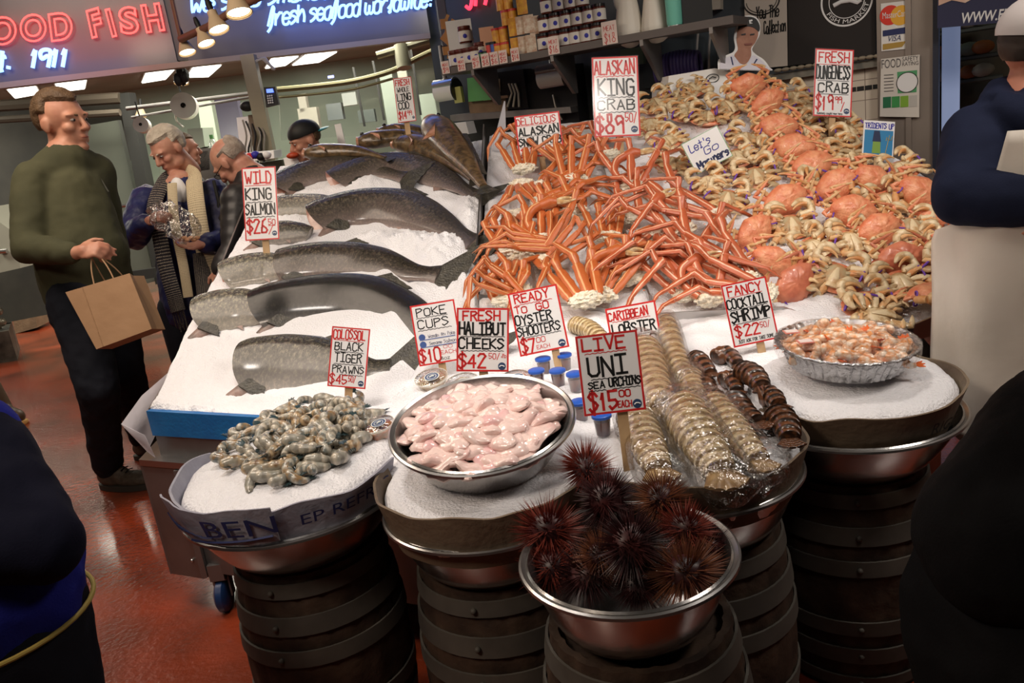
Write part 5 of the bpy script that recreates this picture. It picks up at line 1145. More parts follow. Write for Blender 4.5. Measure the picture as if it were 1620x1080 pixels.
# ================================================================== price signs
TUNED = {}
def sign(c4, d, label, lines, stick=None, border='r', w_label='price sign', brand=True, extra=None, stick_side=None, name='price_sign', yaw=0):
    """c4 = pixel corners TL,TR,BR,BL of the board as seen; the board is an upright card of its own size turned to the customers"""
    TL, TR, BR, BL = [atd(x, y, d) for x, y in c4]
    X = ((TR - TL) + (BR - BL)).normalized(); Y = ((TL - BL) + (TR - BR)); Y = (Y - X * Y.dot(X)).normalized(); N = X.cross(Y)
    W = ((TR - TL).length + (BR - BL).length) / 2; Hh = ((TL - BL).length + (TR - BR).length) / 2
    ctr = (TL + TR + BR + BL) / 4; O = ctr - X * W / 2 - Y * Hh / 2 + N * .0015
    base = ctr - Y * Hh / 2
    r = empty(name, base, label, 'sign'); k = MB()
    k.slab([O - N * .0025, O + X * W - N * .0025, O + X * W + Y * Hh - N * .0025, O + Y * Hh - N * .0025], N, .003); bd = k.build('board', m_sign, r, base, smooth=False)
    bc = {'r': m_red_ink, 'g': m_green_ink, 'w': m_white}[border]; bw = min(W, Hh) * (.035 if border == 'r' else .015); k = MB()
    A, B, C_, D = O + N * .0006, O + X * W + N * .0006, O + X * W + Y * Hh + N * .0006, O + Y * Hh + N * .0006
    i = bw
    a, b, c, e = A + (X + Y) * i, B + (Y - X) * i, C_ - (X + Y) * i, D + (X - Y) * i
    for q in ((A, B, b, a), (B, C_, c, b), (C_, D, e, c), (D, A, a, e)): k.quad(*q)
    if border != 'w': k.build('border', bc, bd, base, smooth=False)
    inks = {}; L_ = O + N * .0009
    for ln in lines:
        txt, col, x0, x1, y0, y1 = ln[:6]; th = ln[6] if len(ln) > 6 else .09
        kb = inks.setdefault(col, MB())
        if txt == '~': wavy(kb, x0 * W, x1 * W, y0 * Hh, L_, X, Y, N, Hh * .010, n=max(4, int((x1 - x0) * W / Hh * 16)), amp=Hh * .005)
        elif txt == '_': ribbon(kb, [L_ + X * W * x0 + Y * Hh * y0, L_ + X * W * x1 + Y * Hh * y1], N, Hh * .009)
        else: text_in(kb, txt, x0 * W, x1 * W, y0 * Hh, y1 * Hh, L_, X, Y, N, (y1 - y0) * Hh * th * 1.55, seed=len(txt), shear=(ln[7] if len(ln) > 7 else 0), smooth=(len(ln) > 8 and ln[8]))
    for col, kb in inks.items():
        kb.build('lettering', {'r': m_red_ink, 'k': m_black_ink, 'b': m_blue_ink, 'n': m_navy_ink}[col], bd, base, smooth=False)
    if brand:     # little round fish logo in the corner
        k = MB(); cc = L_ + X * W * .87 + Y * Hh * .085; k.lathe([(.0001, 0), (W * .075, 0)], 20); k.xform(frame(cc, N, X)); lg = k.build('logo', M('logo_navy', (.03, .06, .14), .5), bd, base, smooth=False)
        k = MB(); k.tube([cc + N * .0006 + X * W * q + Y * W * w_ for q, w_ in ((-.05, -.01), (-.02, .015), (.02, .012), (.05, -.005))], W * .010, 5); k.build('fish_mark', m_white, lg, base, smooth=False)
    if extra: extra(O, X, Y, N, W, Hh, bd, base)
    # clear sleeve
    k = MB(); m_ = .004; k.slab([A - (X + Y) * m_ + N * .001, B + (X - Y) * m_ + N * .001, C_ + (X + Y) * m_ + N * .001, D + (Y - X) * m_ + N * .001], N, .0004); k.build('plastic_sleeve', M_SLEEVE, r, base, smooth=False)
    if stick:
        sx, zf = stick; s0 = O + X * W * sx - N * .006; zt = zf(s0.x, s0.y); dn = -(Y + V((0, 0, .6))).normalized() if Y.z > .9 else -Y
        L2 = (s0.z - zt) / max(.2, -dn.z) + .03; sw = .011 if d < 2.6 else .014; k = MB()
        t0 = s0 + Y * Hh * .5; k.slab([t0 - X * sw, t0 + X * sw, s0 + dn * L2 + X * sw, s0 + dn * L2 - X * sw], N, .005); k.build('stick', m_wood, r, base, smooth=False)
    return r
M_SLEEVE = film_mat('sleeve_film', .006, 3, .02, .12)
ft = fray
sign([(383, 266), (437, 263), (441, 378), (388, 381)], depth(fray(415, 425)) - .06, 'tall price sign reading WILD KING SALMON $26.50 on a stick',
     [('WILD', 'r', .1, .85, .78, .94), ('_', 'r', .08, .85, .75, .75), ('KING', 'k', .08, .82, .56, .71), ('~', 'k', .08, .85, .52, .52), ('SALMON', 'k', .06, .92, .35, .49), ('~', 'k', .08, .9, .315, .315), ('$26', 'r', .06, .66, .10, .28), ('50', 'r', .70, .9, .2, .28), ('_', 'r', .7, .9, .19, .19), ('/', 'r', .7, .82, .09, .17)], (.55, zfish))
sign([(627, 124), (656, 121), (653, 191), (625, 195)], 4.35, 'small price sign reading FRESH WHOLE LING COD $14.99 above the ling cod',
     [('FRESH', 'r', .1, .85, .82, .95), ('WHOLE', 'k', .15, .8, .68, .78), ('LING', 'k', .1, .85, .48, .64), ('COD', 'k', .12, .7, .30, .45), ('_', 'k', .1, .75, .28, .28), ('$14', 'r', .08, .5, .08, .24), ('99', 'r', .55, .8, .14, .24)], (.45, zfish))
sign([(520, 517), (580, 519), (584, 617), (524, 609)], depth(onf(555, 640, zany)) - .03, 'price sign reading COLOSSOL BLACK TIGER PRAWNS $45.50 standing behind the prawns',
     [('COLOSSOL', 'r', .05, .88, .80, .95), ('_', 'r', .08, .85, .78, .77), ('BLACK', 'k', .12, .85, .62, .75), ('~', 'k', .12, .88, .59, .59), ('TIGER', 'k', .14, .84, .42, .56), ('~', 'k', .12, .88, .385, .385), ('PRAWNS', 'k', .10, .92, .24, .36), ('~', 'k', .3, .9, .21, .21), ('$45', 'r', .05, .50, .05, .20), ('50/', 'r', .54, .72, .1, .19)], (.52, zany))
def poke_extra(O, X, Y, N, W, H_, bd, base):
    for y, t in ((.46, 'Wasabi Ahi Poke'), (.34, 'Sesame Salmon')):
        k = MB(); cc = O + N * .001 + X * W * .16 + Y * H_ * y; k.lathe([(.0001, 0), (W * .075, 0)], 18); k.xform(frame(cc, N, X)); k.tube([O + N * .001 + X * W * q + Y * H_ * (y - .045) for q in (.1, .3, .5, .7, .9)], W * .010, 4); k.build('logo', M('logo_blue', (.05, .10, .30), .5), bd, base, smooth=False)
        k = MB(); text_in(k, t, W * .3, W * .9, H_ * (y - .02), H_ * (y + .03), O + N * .001, X, Y, N, W * .008, smooth=True); k.build('lettering', m_navy_ink, bd, base, smooth=False)
sign([(648, 484), (719, 473), (733, 568), (664, 580)], depth(onf(690, 600, zany)) - .02, 'price sign reading POKE CUPS $10 EACH 8oz, left of the halibut sign',
     [('POKE', 'k', .12, .78, .80, .93), ('~', 'k', .1, .8, .775, .775), ('CUPS', 'k', .12, .80, .60, .73), ('~', 'k', .1, .85, .57, .57), ('$10', 'r', .04, .50, .05, .26), ('00', 'r', .6, .8, .23, .28), ('EACH', 'r', .52, .86, .14, .20), ('8oz', 'k', .5, .7, .05, .10)], (.5, zany), brand=False, extra=poke_extra)
sign([(723, 488), (806, 486), (804, 589), (722, 586)], depth(atz(763, 622, .86)) - .02, 'price sign reading FRESH HALIBUT CHEEKS $42.50 stuck in the pink cheeks',
     [('FRESH', 'r', .12, .82, .80, .95, .12), ('HALIBUT', 'k', .05, .93, .58, .77, .11), ('~', 'k', .08, .92, .55, .55), ('CHEEKS', 'k', .05, .90, .36, .52, .11), ('~', 'k', .08, .9, .325, .325), ('$42', 'r', .04, .56, .06, .27, .10), ('50/', 'r', .62, .82, .2, .28), ('lb', 'r', .86, .95, .22, .28)], (.5, lambda x, y: .84))
sign([(801, 464), (880, 450), (901, 547), (825, 565)], depth(onf(880, 590, zany)) - .02, 'tilted price sign READY TO GO OYSTER SHOOTERS $7.00 behind the blue lidded cups',
     [('READY', 'r', .12, .80, .82, .95, .12), ('~', 'r', .1, .85, .79, .79), ('TO', 'r', .08, .32, .66, .76, .12), ('GO', 'r', .5, .75, .66, .77, .12), ('OYSTER', 'k', .04, .78, .48, .62, .11), ('~', 'k', .08, .8, .455, .455), ('SHOOTERS', 'k', .04, .90, .30, .44, .10), ('~', 'k', .08, .9, .27, .27), ('$7', 'r', .06, .34, .04, .25), ('00', 'r', .38, .56, .16, .24), ('EACH', 'r', .36, .62, .06, .12)], (.72, zany))
sign([(955, 489), (1034, 475), (1056, 575), (977, 590)], depth(onf(1000, 560, zany)) + .06, 'price sign reading CARIBBEAN LOBSTER TAILS behind the live uni sign',
     [('CARIBBEAN', 'r', .04, .82, .80, .93, .11), ('~', 'r', .1, .85, .775, .775), ('LOBSTER', 'k', .08, .92, .56, .73, .10), ('_', 'k', .1, .9, .53, .53), ('TAILS', 'k', .12, .9, .32, .50, .10), ('~', 'k', .1, .9, .29, .29), ('$38', 'r', .1, .55, .05, .24)], (.5, zany))
sign([(904, 534), (1003, 521), (1026, 647), (930, 657)], depth(onf(1003, 735, zany)) - .03, 'largest price sign reading LIVE UNI SEA URCHINS $15.00 each above the urchins',
     [('LIVE', 'r', .10, .78, .80, .95, .12), ('~', 'r', .12, .80, .765, .765), ('UNI', 'k', .16, .78, .48, .72, .09), ('~', 'k', .18, .86, .44, .44), ('SEA', 'k', .12, .38, .33, .41, .14), ('URCHINS', 'k', .46, .96, .33, .43, .13), ('~', 'k', .12, .4, .30, .30), ('~', 'k', .5, .95, .30, .30), ('$15', 'r', .10, .56, .05, .27, .10), ('00', 'r', .60, .78, .19, .27, .14), ('EACH', 'r', .56, .78, .06, .14, .12)], (.62, zany))
def shrimp_extra(O, X, Y, N, W, H_, bd, base):
    k = MB(); text_in(k, 'JUST ASK FOR TAKE SOME', W * .12, W * .9, H_ * .045, H_ * .095, O + N * .001, X, Y, N, W * .012); k.build('lettering', m_black_ink, bd, base, smooth=False)
sign([(1138, 453), (1210, 436), (1233, 535), (1163, 549)], depth(onf(1205, 558, zany)) - .02, 'price sign reading FANCY COCKTAIL SHRIMP $22.50 beside the foil pan',
     [('FANCY', 'r', .12, .85, .80, .94, .11), ('_', 'r', .1, .85, .78, .78), ('COCKTAIL', 'k', .05, .92, .60, .75, .10), ('~', 'k', .08, .9, .575, .575), ('SHRIMP', 'k', .08, .94, .38, .55, .11), ('~', 'k', .08, .9, .35, .35), ('$22', 'r', .10, .62, .14, .31, .10), ('50/', 'r', .66, .86, .22, .30)], (.6, zany), brand=False, extra=shrimp_extra)
sign([(806, 186), (879, 177), (898, 241), (829, 250)], depth(cray(850, 262)) - .1, 'price sign reading DELICIOUS ALASKAN SNOW CRAB $34, leaning among the orange legs',
     [('DELICIOUS', 'r', .04, .90, .77, .93, .09), ('_', 'r', .1, .9, .74, .74), ('ALASKAN', 'k', .06, .94, .52, .70, .13), ('_', 'k', .05, .95, .49, .49), ('SNOW CRAB', 'k', .04, .96, .28, .45, .13), ('_', 'k', .05, .95, .25, .25), ('$34', 'r', .06, .6, .04, .22, .10)], (.5, zcrab), brand=False)
sign([(933, 91), (1007, 89), (1015, 214), (944, 218)], depth(cray(985, 240)) - .1, 'tallest price sign reading ALASKAN KING CRAB $89.50 in the middle of the crab display',
     [('ALASKAN', 'r', .05, .92, .78, .95, .08), ('~', 'r', .08, .9, .755, .755), ('KING', 'k', .12, .88, .52, .72, .08), ('~', 'k', .12, .9, .49, .49), ('CRAB', 'k', .10, .88, .34, .46, .10), ('~', 'k', .1, .9, .305, .305), ('$89', 'r', .03, .62, .04, .27, .08), ('50/', 'r', .68, .92, .18, .28, .08)], (.55, zcrab))
def dun_extra(O, X, Y, N, W, H_, bd, base):
    k = MB(); text_in(k, 'Humanely caught near here', W * .1, W * .76, H_ * .03, H_ * .06, O + N * .001, X, Y, N, W * .010); k.build('lettering', m_black_ink, bd, base, smooth=False)
sign([(1287, 77), (1349, 79), (1348, 186), (1289, 183)], depth(cray(1318, 222)) - .08, 'price sign reading FRESH DUNGENESS CRAB $19.99 behind the crab pile',
     [('FRESH', 'r', .1, .88, .80, .95, .09), ('_', 'r', .1, .9, .77, .77), ('DUNGENESS', 'k', .05, .92, .56, .75, .08), ('_', 'k', .08, .9, .53, .53), ('CRAB', 'k', .12, .88, .36, .50, .10), ('_', 'k', .12, .9, .33, .33), ('$19', 'r', .06, .5, .10, .30, .08), ('99', 'r', .56, .74, .2, .29, .1), ('/', 'r', .72, .8, .1, .2)], (.5, zcrab), extra=dun_extra)
sign([(1082, 228), (1141, 195), (1152, 250), (1098, 277)], depth(cray(1125, 262)) - .16, 'tilted white card with blue handwriting and green border among the crabs',
     [("Let's", 'b', .12, .68, .64, .86, .09, .15, True), ('Go', 'b', .42, .78, .40, .60, .09, .15, True), ('Mariners', 'n', .12, .95, .10, .30, .16, 0, True)], (.4, zcrab), border='g', brand=False)
def trident(O, X, Y, N, W, H_, bd, base):
    k = MB(); k.slab([O + N * .001 + X * W * .04 + Y * H_ * .06, O + N * .001 + X * W * .96 + Y * H_ * .06, O + N * .001 + X * W * .96 + Y * H_ * .74, O + N * .001 + X * W * .04 + Y * H_ * .74], N, .0008); k.build('picture', M('poster_blue', (.02, .20, .42), .5), bd, base, smooth=False)
    k = MB(); P_ = lambda x, y: O + N * .0025 + X * W * x + Y * H_ * y
    k.tube([P_(.74, .12), P_(.84, .62)], W * .012, 5); k.tube([P_(.74, .46), P_(.76, .56), P_(.80, .50), P_(.9, .48), P_(.94, .60)], W * .012, 5); k.build('trident_mark', M('trident_gold', (.30, .25, .05), .5), bd, base, smooth=False)
    k = MB(); k.quad(P_(.30, .10), P_(.58, .10), P_(.56, .42), P_(.32, .42)); k.build('figure_green', M('poster_green', (.18, .32, .05), .5), bd, base, smooth=False)
    k = MB(); k.quad(P_(.30, .42), P_(.58, .42), P_(.52, .72), P_(.34, .72)); k.build('figure_navy', M('poster_navy', (.01, .02, .07), .5), bd, base, smooth=False)
sign([(1366, 190), (1416, 193), (1412, 250), (1364, 247)], depth(cray(1390, 262)) - .04, 'small blue poster reading TRIDENTS UP on the right of the crabs',
     [('TRIDENTS UP', 'b', .05, .97, .79, .93, .12)], (.5, zcrab), border='w', brand=False, extra=trident, name='poster_card')
# ================================================================== people
m_skin = M('skin', (.52, .26, .17), .5, var=((.46, .20, .13), 14), sss=0)
m_skin_old = M('skin_old', (.55, .29, .20), .5, var=((.46, .20, .14), 20))
m_eye_w = M('eye_white', (.38, .33, .30), .3)
def knit(name, col, col2, sc=9, fine=240, rough=.85): return M(name, col, rough, var=(col2, sc), bump=(fine, .25, .003), spec=.15)
def add_head(k, Mx, s=1.0, neck=.10, nr=.058):
    def T(p): return Mx @ V(p)
    R3 = Mx.to_3x3(); e = lambda c, r, nu=20, nv=14: k.ell(T(c), r, R3, nu, nv)
    e((0, -.012, .040), (.077, .097, .088)); e((0, .030, -.034), (.058, .060, .074)); e((0, .060, .028), (.056, .034, .040))
    k.cap(T((0, .092, .022)), T((0, .110, -.016)), .0085, .0145, 12); e((0, .100, -.020), (.019, .012, .009))
    e((.032, .078, .036), (.024, .018, .009)); e((-.032, .078, .036), (.024, .018, .009)); e((.038, .062, -.012), (.024, .026, .022)); e((-.038, .062, -.012), (.024, .026, .022))
    e((0, .086, -.047), (.023, .013, .0065)); e((0, .084, -.059), (.020, .013, .0075)); e((0, .070, -.088), (.026, .024, .020))
    e((.050, .020, -.060), (.016, .040, .026)); e((-.050, .020, -.060), (.016, .040, .026))
    for s_ in (1, -1):
        e((s_ * .079, -.008, .004), (.009, .020, .031)); e((s_ * .083, -.014, .008), (.007, .018, .024))
    k.cap(T((0, -.022, -.03)), T((0, -.040, -.09 - neck)), nr, nr * 1.08, 16)
def head_parts(r, off, Mx, hair=None, beard=None, brow=None, line=.42, hs=(.084, .104, .094), bald=False, glasses=False):
    R3 = Mx.to_3x3(); T = lambda p: Mx @ V(p)
    for s_ in (1, -1):
        k = MB(); k.ell(T((s_ * .031, .081, .017)), (.0115, .0115, .0070), R3, 14, 10); ey = k.build('eye', m_eye_w, r, off)
        k = MB(); k.ell(T((s_ * .031, .0895, .016)), (.0055, .004, .0055), R3, 10, 8); k.build('iris', m_black_ink, ey, off)
        k = MB(); k.cap(T((s_ * .018, .096, .034)), T((s_ * .046, .082, .037)), .0045, .003, 8); k.build('eyebrow', brow or hair or m_black_ink, r, off)
    k = MB(); k.tube([T((-.020, .0945, -.052)), T((0, .0995, -.0515)), T((.020, .0945, -.052))], [.0012, .0028, .0012], 8); k.build('mouth', M('lips', (.30, .08, .06), .4), r, off)
    if hair:
        k = MB()
        def fn(q, d):
            low = d.y > .12 and d.z < line + .12 * abs(d.x)
            ear = abs(d.x) > .55 and d.z < .08 and d.y > -.35
            neck_ = d.z < -.62
            ss = lambda a: max(0, min(1, a)); f = 1 - .2 * max(ss((d.y - .05) / .12) * ss((line + .12 * abs(d.x) - d.z) / .10), ss((abs(d.x) - .5) / .1) * ss((.10 - d.z) / .08) * ss((d.y + .35) / .1), ss((-.58 - d.z) / .08), (ss((d.z - .2) / .1) * ss((d.y + .75) / .1)) if bald else 0)
            return q * f * (1 + .030 * noise.noise(V((d.x * 7, d.y * 3, d.z * 7))) + .02 * noise.noise(V((d.x * 22, d.y * 6, d.z * 16))))
        k.ell(T((0, -.016, .046)), hs, R3, 64, 40, fn=fn); k.build('hair', hair, r, off)
    if beard:
        k = MB()
        k.ell(T((0, .032, -.062)), (.062, .062, .056), R3, 30, 20, fn=lambda q, d: q * (.75 if (d.z > .25 and abs(d.x) < .75) or d.y < -.3 else 1) * (1 + .04 * noise.noise(d * 9))); k.build('beard', beard, r, off)
    if glasses:
        for s_ in (1, -1):
            k = MB(); c = V((s_ * .033, .104, .014)); k.tube([T(c + V((.021 * math.cos(a), 0, .015 * math.sin(a)))) for a in [2 * PI * i / 16 for i in range(17)]], .0018, 6, cap=False); k.tube([T(c + V((s_ * .02, 0, .004))), T((s_ * .080, .0, .016)), T((s_ * .080, -.025, .002))], .0022, 6); k.build('glasses', m_black_ink, r, off)
def add_hand(k, wrist, fdir, pnorm, side, curl=.6, s=1.0, spread=.12, thumb=1):
    """palm, four unequal bent fingers and a thumb leaving the side of the palm. pnorm = back of hand, side = towards the thumb"""
    f = V(fdir).normalized(); b = V(pnorm); b = (b - f * b.dot(f)).normalized(); sd = f.cross(b)
    if sd.dot(V(side)) < 0: sd = -sd
    w = V(wrist); pc = w + f * .045 * s
    Rp = Matrix((sd, f, b)).transposed()
    k.ell(w + f * .048 * s, (.040 * s, .050 * s, .0145 * s), Rp, 14, 10); k.cap(w - f * .01, w + f * .03 * s, .025 * s, .028 * s)
    for i, (o, L_) in enumerate(((.028, .070), (.010, .078), (-.009, .072), (-.027, .058))):
        p = w + f * (.086 - abs(i - 1) * .004) * s + sd * o * s; d = (f + sd * o * spread * 20 * .3).normalized(); a = curl * (.8 + .12 * i)
        for j, (l, r0, r1) in enumerate(((L_ * .45, .0092, .0085), (L_ * .32, .0085, .0078), (L_ * .25, .0078, .0065))):
            ax = d.cross(b).normalized(); d = (Matrix.Rotation(-a if d.cross(b).dot(sd) > 0 else -a, 3, ax) @ d).normalized(); q = p + d * l * s
            k.cap(p, q, r0 * s, r1 * s, 8); p = q
    t0 = w + f * .022 * s + sd * .030 * s; t1 = t0 + (f * .7 + sd * .75 - b * .3 * curl).normalized() * .038 * s; t2 = t1 + (f * 1.0 + sd * .15 - b * .5 * curl).normalized() * .030 * s
    k.cap(t0, t1, .0135 * s, .0105 * s, 8); k.cap(t1, t2, .0105 * s, .008 * s, 8)
def face_frame(c, fwd, up=(0, 0, 1), s=1.0):
    f = V(fwd).normalized(); u = V(up); u = (u - f * u.dot(f)).normalized(); x = f.cross(u)
    return Matrix(((x.x * s, f.x * s, u.x * s, c.x), (x.y * s, f.y * s, u.y * s, c.y), (x.z * s, f.z * s, u.z * s, c.z), (0, 0, 0, 1)))
def chain(k, pts, rad, n=16):
    for i in range(len(pts) - 1): k.cap(pts[i], pts[i + 1], rad[i], rad[i + 1], n)

# ---------- man in the olive sweater with the paper bag
D = 3.72
hc = atd(101, 198, D); J = dict(neck=atd(104, 248, D), rs=atd(54, 284, 3.62), re=atd(44, 392, 3.52), rw=atd(118, 400, 3.36), ls=atd(152, 272, 3.86), le=atd(176, 370, 3.96), lw=atd(196, 440, 3.92),
     ch=atd(110, 312, 3.74), be=atd(128, 400, 3.74), wa=atd(136, 455, 3.76), rh=atd(126, 492, 3.68), lh=atd(172, 478, 3.86), rk=atd(155, 612, 3.62), lk=atd(200, 590, 3.96), ra=atz(172, 742, .10), la=atz(226, 692, .12))
base = V((J['ra'].x, J['ra'].y, 0)); man = empty('person', base, 'man in an olive sweater carrying a brown paper bag, looking right', 'person')
fw = V((.93, -.34, -.06)); hM = face_frame(hc, fw, V((-.04, 0, 1)), 1.14)
k = MB(); add_head(k, hM); k.cap(hM @ V((0, -.03, -.08)), J['neck'], .062, .07)
chain(k, [J['neck'], J['ch'], J['be'], J['wa']], [.09, .13, .15, .12]); chain(k, [J['neck'], J['rs'], J['re'], J['rw']], [.06, .06, .045, .03]); chain(k, [J['neck'], J['ls'], J['le'], J['lw']], [.06, .06, .045, .03])
chain(k, [J['wa'], J['rh'], J['rk'], J['ra']], [.11, .10, .06, .04]); chain(k, [J['wa'], J['lh'], J['lk'], J['la']], [.11, .10, .06, .04])
hd = (atd(160, 392, 3.34) - J['rw']).normalized(); add_hand(k, J['rw'] + hd * .015, hd, V((0, -.7, .7)), V((.2, -.2, 1)), 1.0, 1.08)
add_hand(k, J['lw'], V((.1, 0, -1)), V((1, 0, 0)), V((0, -1, 0)), .5, 1.0)
mod_remesh(k.build('body', m_skin, man, base), .006, 3)
hair_b = M('hair_brown', (.075, .042, .02), .6, var=((.13, .075, .035), 30), bump=(120, .6))
head_parts(man, base, hM, hair_b, line=.52, hs=(.088, .110, .104))
m_olive = knit('olive_sweater', (.080, .080, .045), (.060, .062, .036), 5)
k = MB(); chain(k, [J['neck'] + V((0, 0, -.02)), J['ch'], J['be'], J['wa']], [.085, .165, .205, .185], 24); k.cap(J['ch'].lerp(J['rs'], .3), J['rs'], .14, .085); k.cap(J['ch'].lerp(J['ls'], .3), J['ls'], .14, .085)
k.cap(J['wa'], J['rh'].lerp(J['lh'], .5), .185, .165, 24); k.cap(J['be'], J['be'] + fw * .05, .20, .17)
chain(k, [J['rs'], J['re'], J['re'].lerp(J['rw'], .92)], [.088, .070, .050], 18); chain(k, [J['ls'], J['le'], J['lw']], [.085, .066, .046], 18)
k.cap(J['neck'] + V((0, 0, -.02)), hM @ V((0, -.025, -.115)), .095, .082); k.cap(J['neck'] - V((0, 0, .03)), J['rs'], .11, .075); k.cap(J['neck'] - V((0, 0, .03)), J['ls'], .11, .075)
mod_remesh(k.build('sweater', m_olive, man, base), .011, 5, (.018, .10))
k = MB(); c = hM @ V((0, -.02, -.125)); R3 = hM.to_3x3(); k.tube([c + R3 @ V((.084 * math.sin(a), .082 * math.cos(a), -.004 - .012 * math.cos(a))) for a in [-2.6 + 5.2 * i / 20 for i in range(21)]], [.012] * 21, 8, flat=2.0, up=(0, 0, 1)); k.build('collar', m_olive, man, base)
z0 = hM @ V((0, .085, -.16)); k = MB(); k.tube([z0, z0 + V((.03, -.005, -.06)), z0 + V((.055, -.01, -.13))], .004, 6); k.build('zip', M('zip_grey', (.2, .2, .17), .4, .5), man, base)
m_jeans = knit('dark_trousers', (.010, .012, .018), (.016, .018, .026), 8)
k = MB(); chain(k, [J['rh'] + V((0, 0, .05)), J['rk'], J['ra'] + V((0, 0, .02))], [.125, .090, .072], 18); chain(k, [J['lh'] + V((0, 0, .05)), J['lk'], J['la'] + V((0, 0, .02))], [.125, .088, .070], 18); k.cap(J['rh'], J['lh'], .13, .13)
mod_remesh(k.build('trousers', m_jeans, man, base), .011, 4, (.02, .07))
m_shoe = M('shoe_brown', (.055, .042, .03), .6, var=((.09, .07, .05), 30), bump=(60, .5)); m_sole = M('shoe_sole', (.03, .025, .02), .7)
def shoe(par, off, ank, d, L=.30):
    d = V((d[0], d[1], 0)).normalized(); a = V((ank.x, ank.y, 0)); sd = V((-d.y, d.x, 0)); Rm = Matrix((d, sd, V((0, 0, 1)))).transposed()
    k = MB(); k.ell(a + d * .02 + V((0, 0, .065)), (.095, .050, .06), Rm); k.ell(a + d * .13 + V((0, 0, .045)), (.115, .052, .042), Rm); k.cap(a + V((0, 0, .07)), a + V((0, 0, .12)), .055, .058)
    o = k.build('shoe', m_shoe, par, off); mod_remesh(o, .007, 3)
    k = MB(); pl = [a + d * (.085 + .165 * math.cos(t) * 1.0) + sd * .058 * math.sin(t) * (1 + .15 * math.cos(t)) + V((0, 0, .0015)) for t in [2 * PI * i / 24 for i in range(24)]]; k.slab(pl, (0, 0, 1), .026); s_ = k.build('sole', m_sole, par, off)
    for q in range(4):
        k = MB(); c = a + d * (.07 + q * .022) + V((0, 0, .112 - q * .011)); k.tube([c - sd * .026, c + V((0, 0, .006)), c + sd * .026], .003, 6); k.build('lace', m_black_ink, par, off)
shoe(man, base, J['ra'], (.93, -.25)); shoe(man, base, J['la'], (.95, -.1))
# paper bag
bm_ = M('kraft_paper', (.40, .24, .13), .8, var=((.36, .21, .11), 5), bump=(9, .5, .01))
bd_ = 3.32; q = [atd(x, y, bd_) for x, y in ((104, 462), (205, 432), (240, 520), (153, 552))]; bn = (q[1] - q[0]).cross(q[3] - q[0]).normalized()
if bn.dot(FWD) < 0: bn = -bn
bag = empty('paper_bag', q[3], 'brown paper carrier bag hanging from the hand of the man in olive', 'bag'); k = MB(); B4 = [p + bn * .13 for p in q]
inx = (q[1] - q[0]).normalized() * .0
vs = q + B4; mid = (q[0] + B4[0]) / 2 + (q[1] - q[0]) * .06; midr = (q[1] + B4[1]) / 2 - (q[1] - q[0]) * .06
k.add(vs, [(0, 1, 2, 3), (5, 4, 7, 6), (3, 2, 6, 7)]); k.add([q[0], mid, B4[0], B4[3], q[3], (q[3] + B4[3]) / 2 + (q[2] - q[3]) * .02], [(0, 1, 5, 4), (1, 2, 3, 5)]); k.add([q[1], midr, B4[1], B4[2], q[2], (q[2] + B4[2]) / 2 - (q[2] - q[3]) * .02], [(0, 1, 5, 4), (1, 2, 3, 5)])
o = k.build('bag_body', bm_, bag, q[3], smooth=False); o.modifiers.new('sol', 'SOLIDIFY').thickness = .002
k = MB(); f1 = q[0].lerp(q[1], .26); f2 = q[3].lerp(q[2], .12); k.tube([f1 - bn * .001, f2 - bn * .001], .0016, 5); k.build('crease', bm_, bag, q[3])
hp = J['rw'] + hd * .085 - V((0, 0, .03))
for bb in (0, 1):
    k = MB(); a = q[0].lerp(q[1], .44) + bn * .13 * bb; b = q[0].lerp(q[1], .76) + bn * .13 * bb
    k.tube(cat_rom([a - V((0, 0, .02)), a.lerp(hp, .5) + V((-.012, 0, 0)), hp + V((-.012, 0, 0)), hp + V((.015, 0, 0)), b.lerp(hp, .5) + V((.012, 0, 0)), b - V((0, 0, .02))], 4), .003, 6); k.build('handle', bm_, bag, q[3])

# ---------- woman with the polka-dot scarf
D = 4.62; base = V((atd(280, 520, D).x, atd(280, 520, D).y, 0)); wo = empty('person', base, 'white haired woman in a blue jacket and dotted scarf holding a clear bag', 'person')
hc = atd(268, 240, D); fw = V((-.45, -.75, -.42)); hM = face_frame(hc, fw, V((-.06, 0, 1)), 1.0)
J = dict(neck=atd(285, 288, D), rs=atd(232, 316, 4.58), re=atd(212, 372, 4.42), rw=atd(232, 352, 4.28), ls=atd(338, 306, 4.68), le=atd(354, 384, 4.55), lw=atd(322, 386, 4.32), ch=atd(287, 345, D), wa=atd(297, 430, D), rh=atd(285, 490, D), lh=atd(325, 485, D))
J['rk'] = atd(300, 590, D); J['lk'] = atd(335, 585, D); J['ra'] = V((J['rk'].x + .02, J['rk'].y, .08)); J['la'] = V((J['lk'].x + .02, J['lk'].y, .08))
k = MB(); add_head(k, hM, neck=.06); chain(k, [J['neck'], J['ch'], J['wa']], [.07, .11, .10]); chain(k, [J['neck'], J['rs'], J['re'], J['rw']], [.05, .045, .035, .026]); chain(k, [J['neck'], J['ls'], J['le'], J['lw']], [.05, .045, .035, .026])
chain(k, [J['wa'], J['rh'], J['rk'], J['ra']], [.10, .09, .05, .035]); chain(k, [J['wa'], J['lh'], J['lk'], J['la']], [.10, .09, .05, .035])
add_hand(k, J['rw'], V((.8, -.2, .25)), V((-.1, -.6, .8)), V((0, -.3, 1)), .55, .95); add_hand(k, J['lw'], V((-.95, -.2, .05)), V((0, .3, -.9)), V((-.2, -.8, .3)), .45, .95)
mod_remesh(k.build('body', m_skin_old, wo, base), .006, 3)
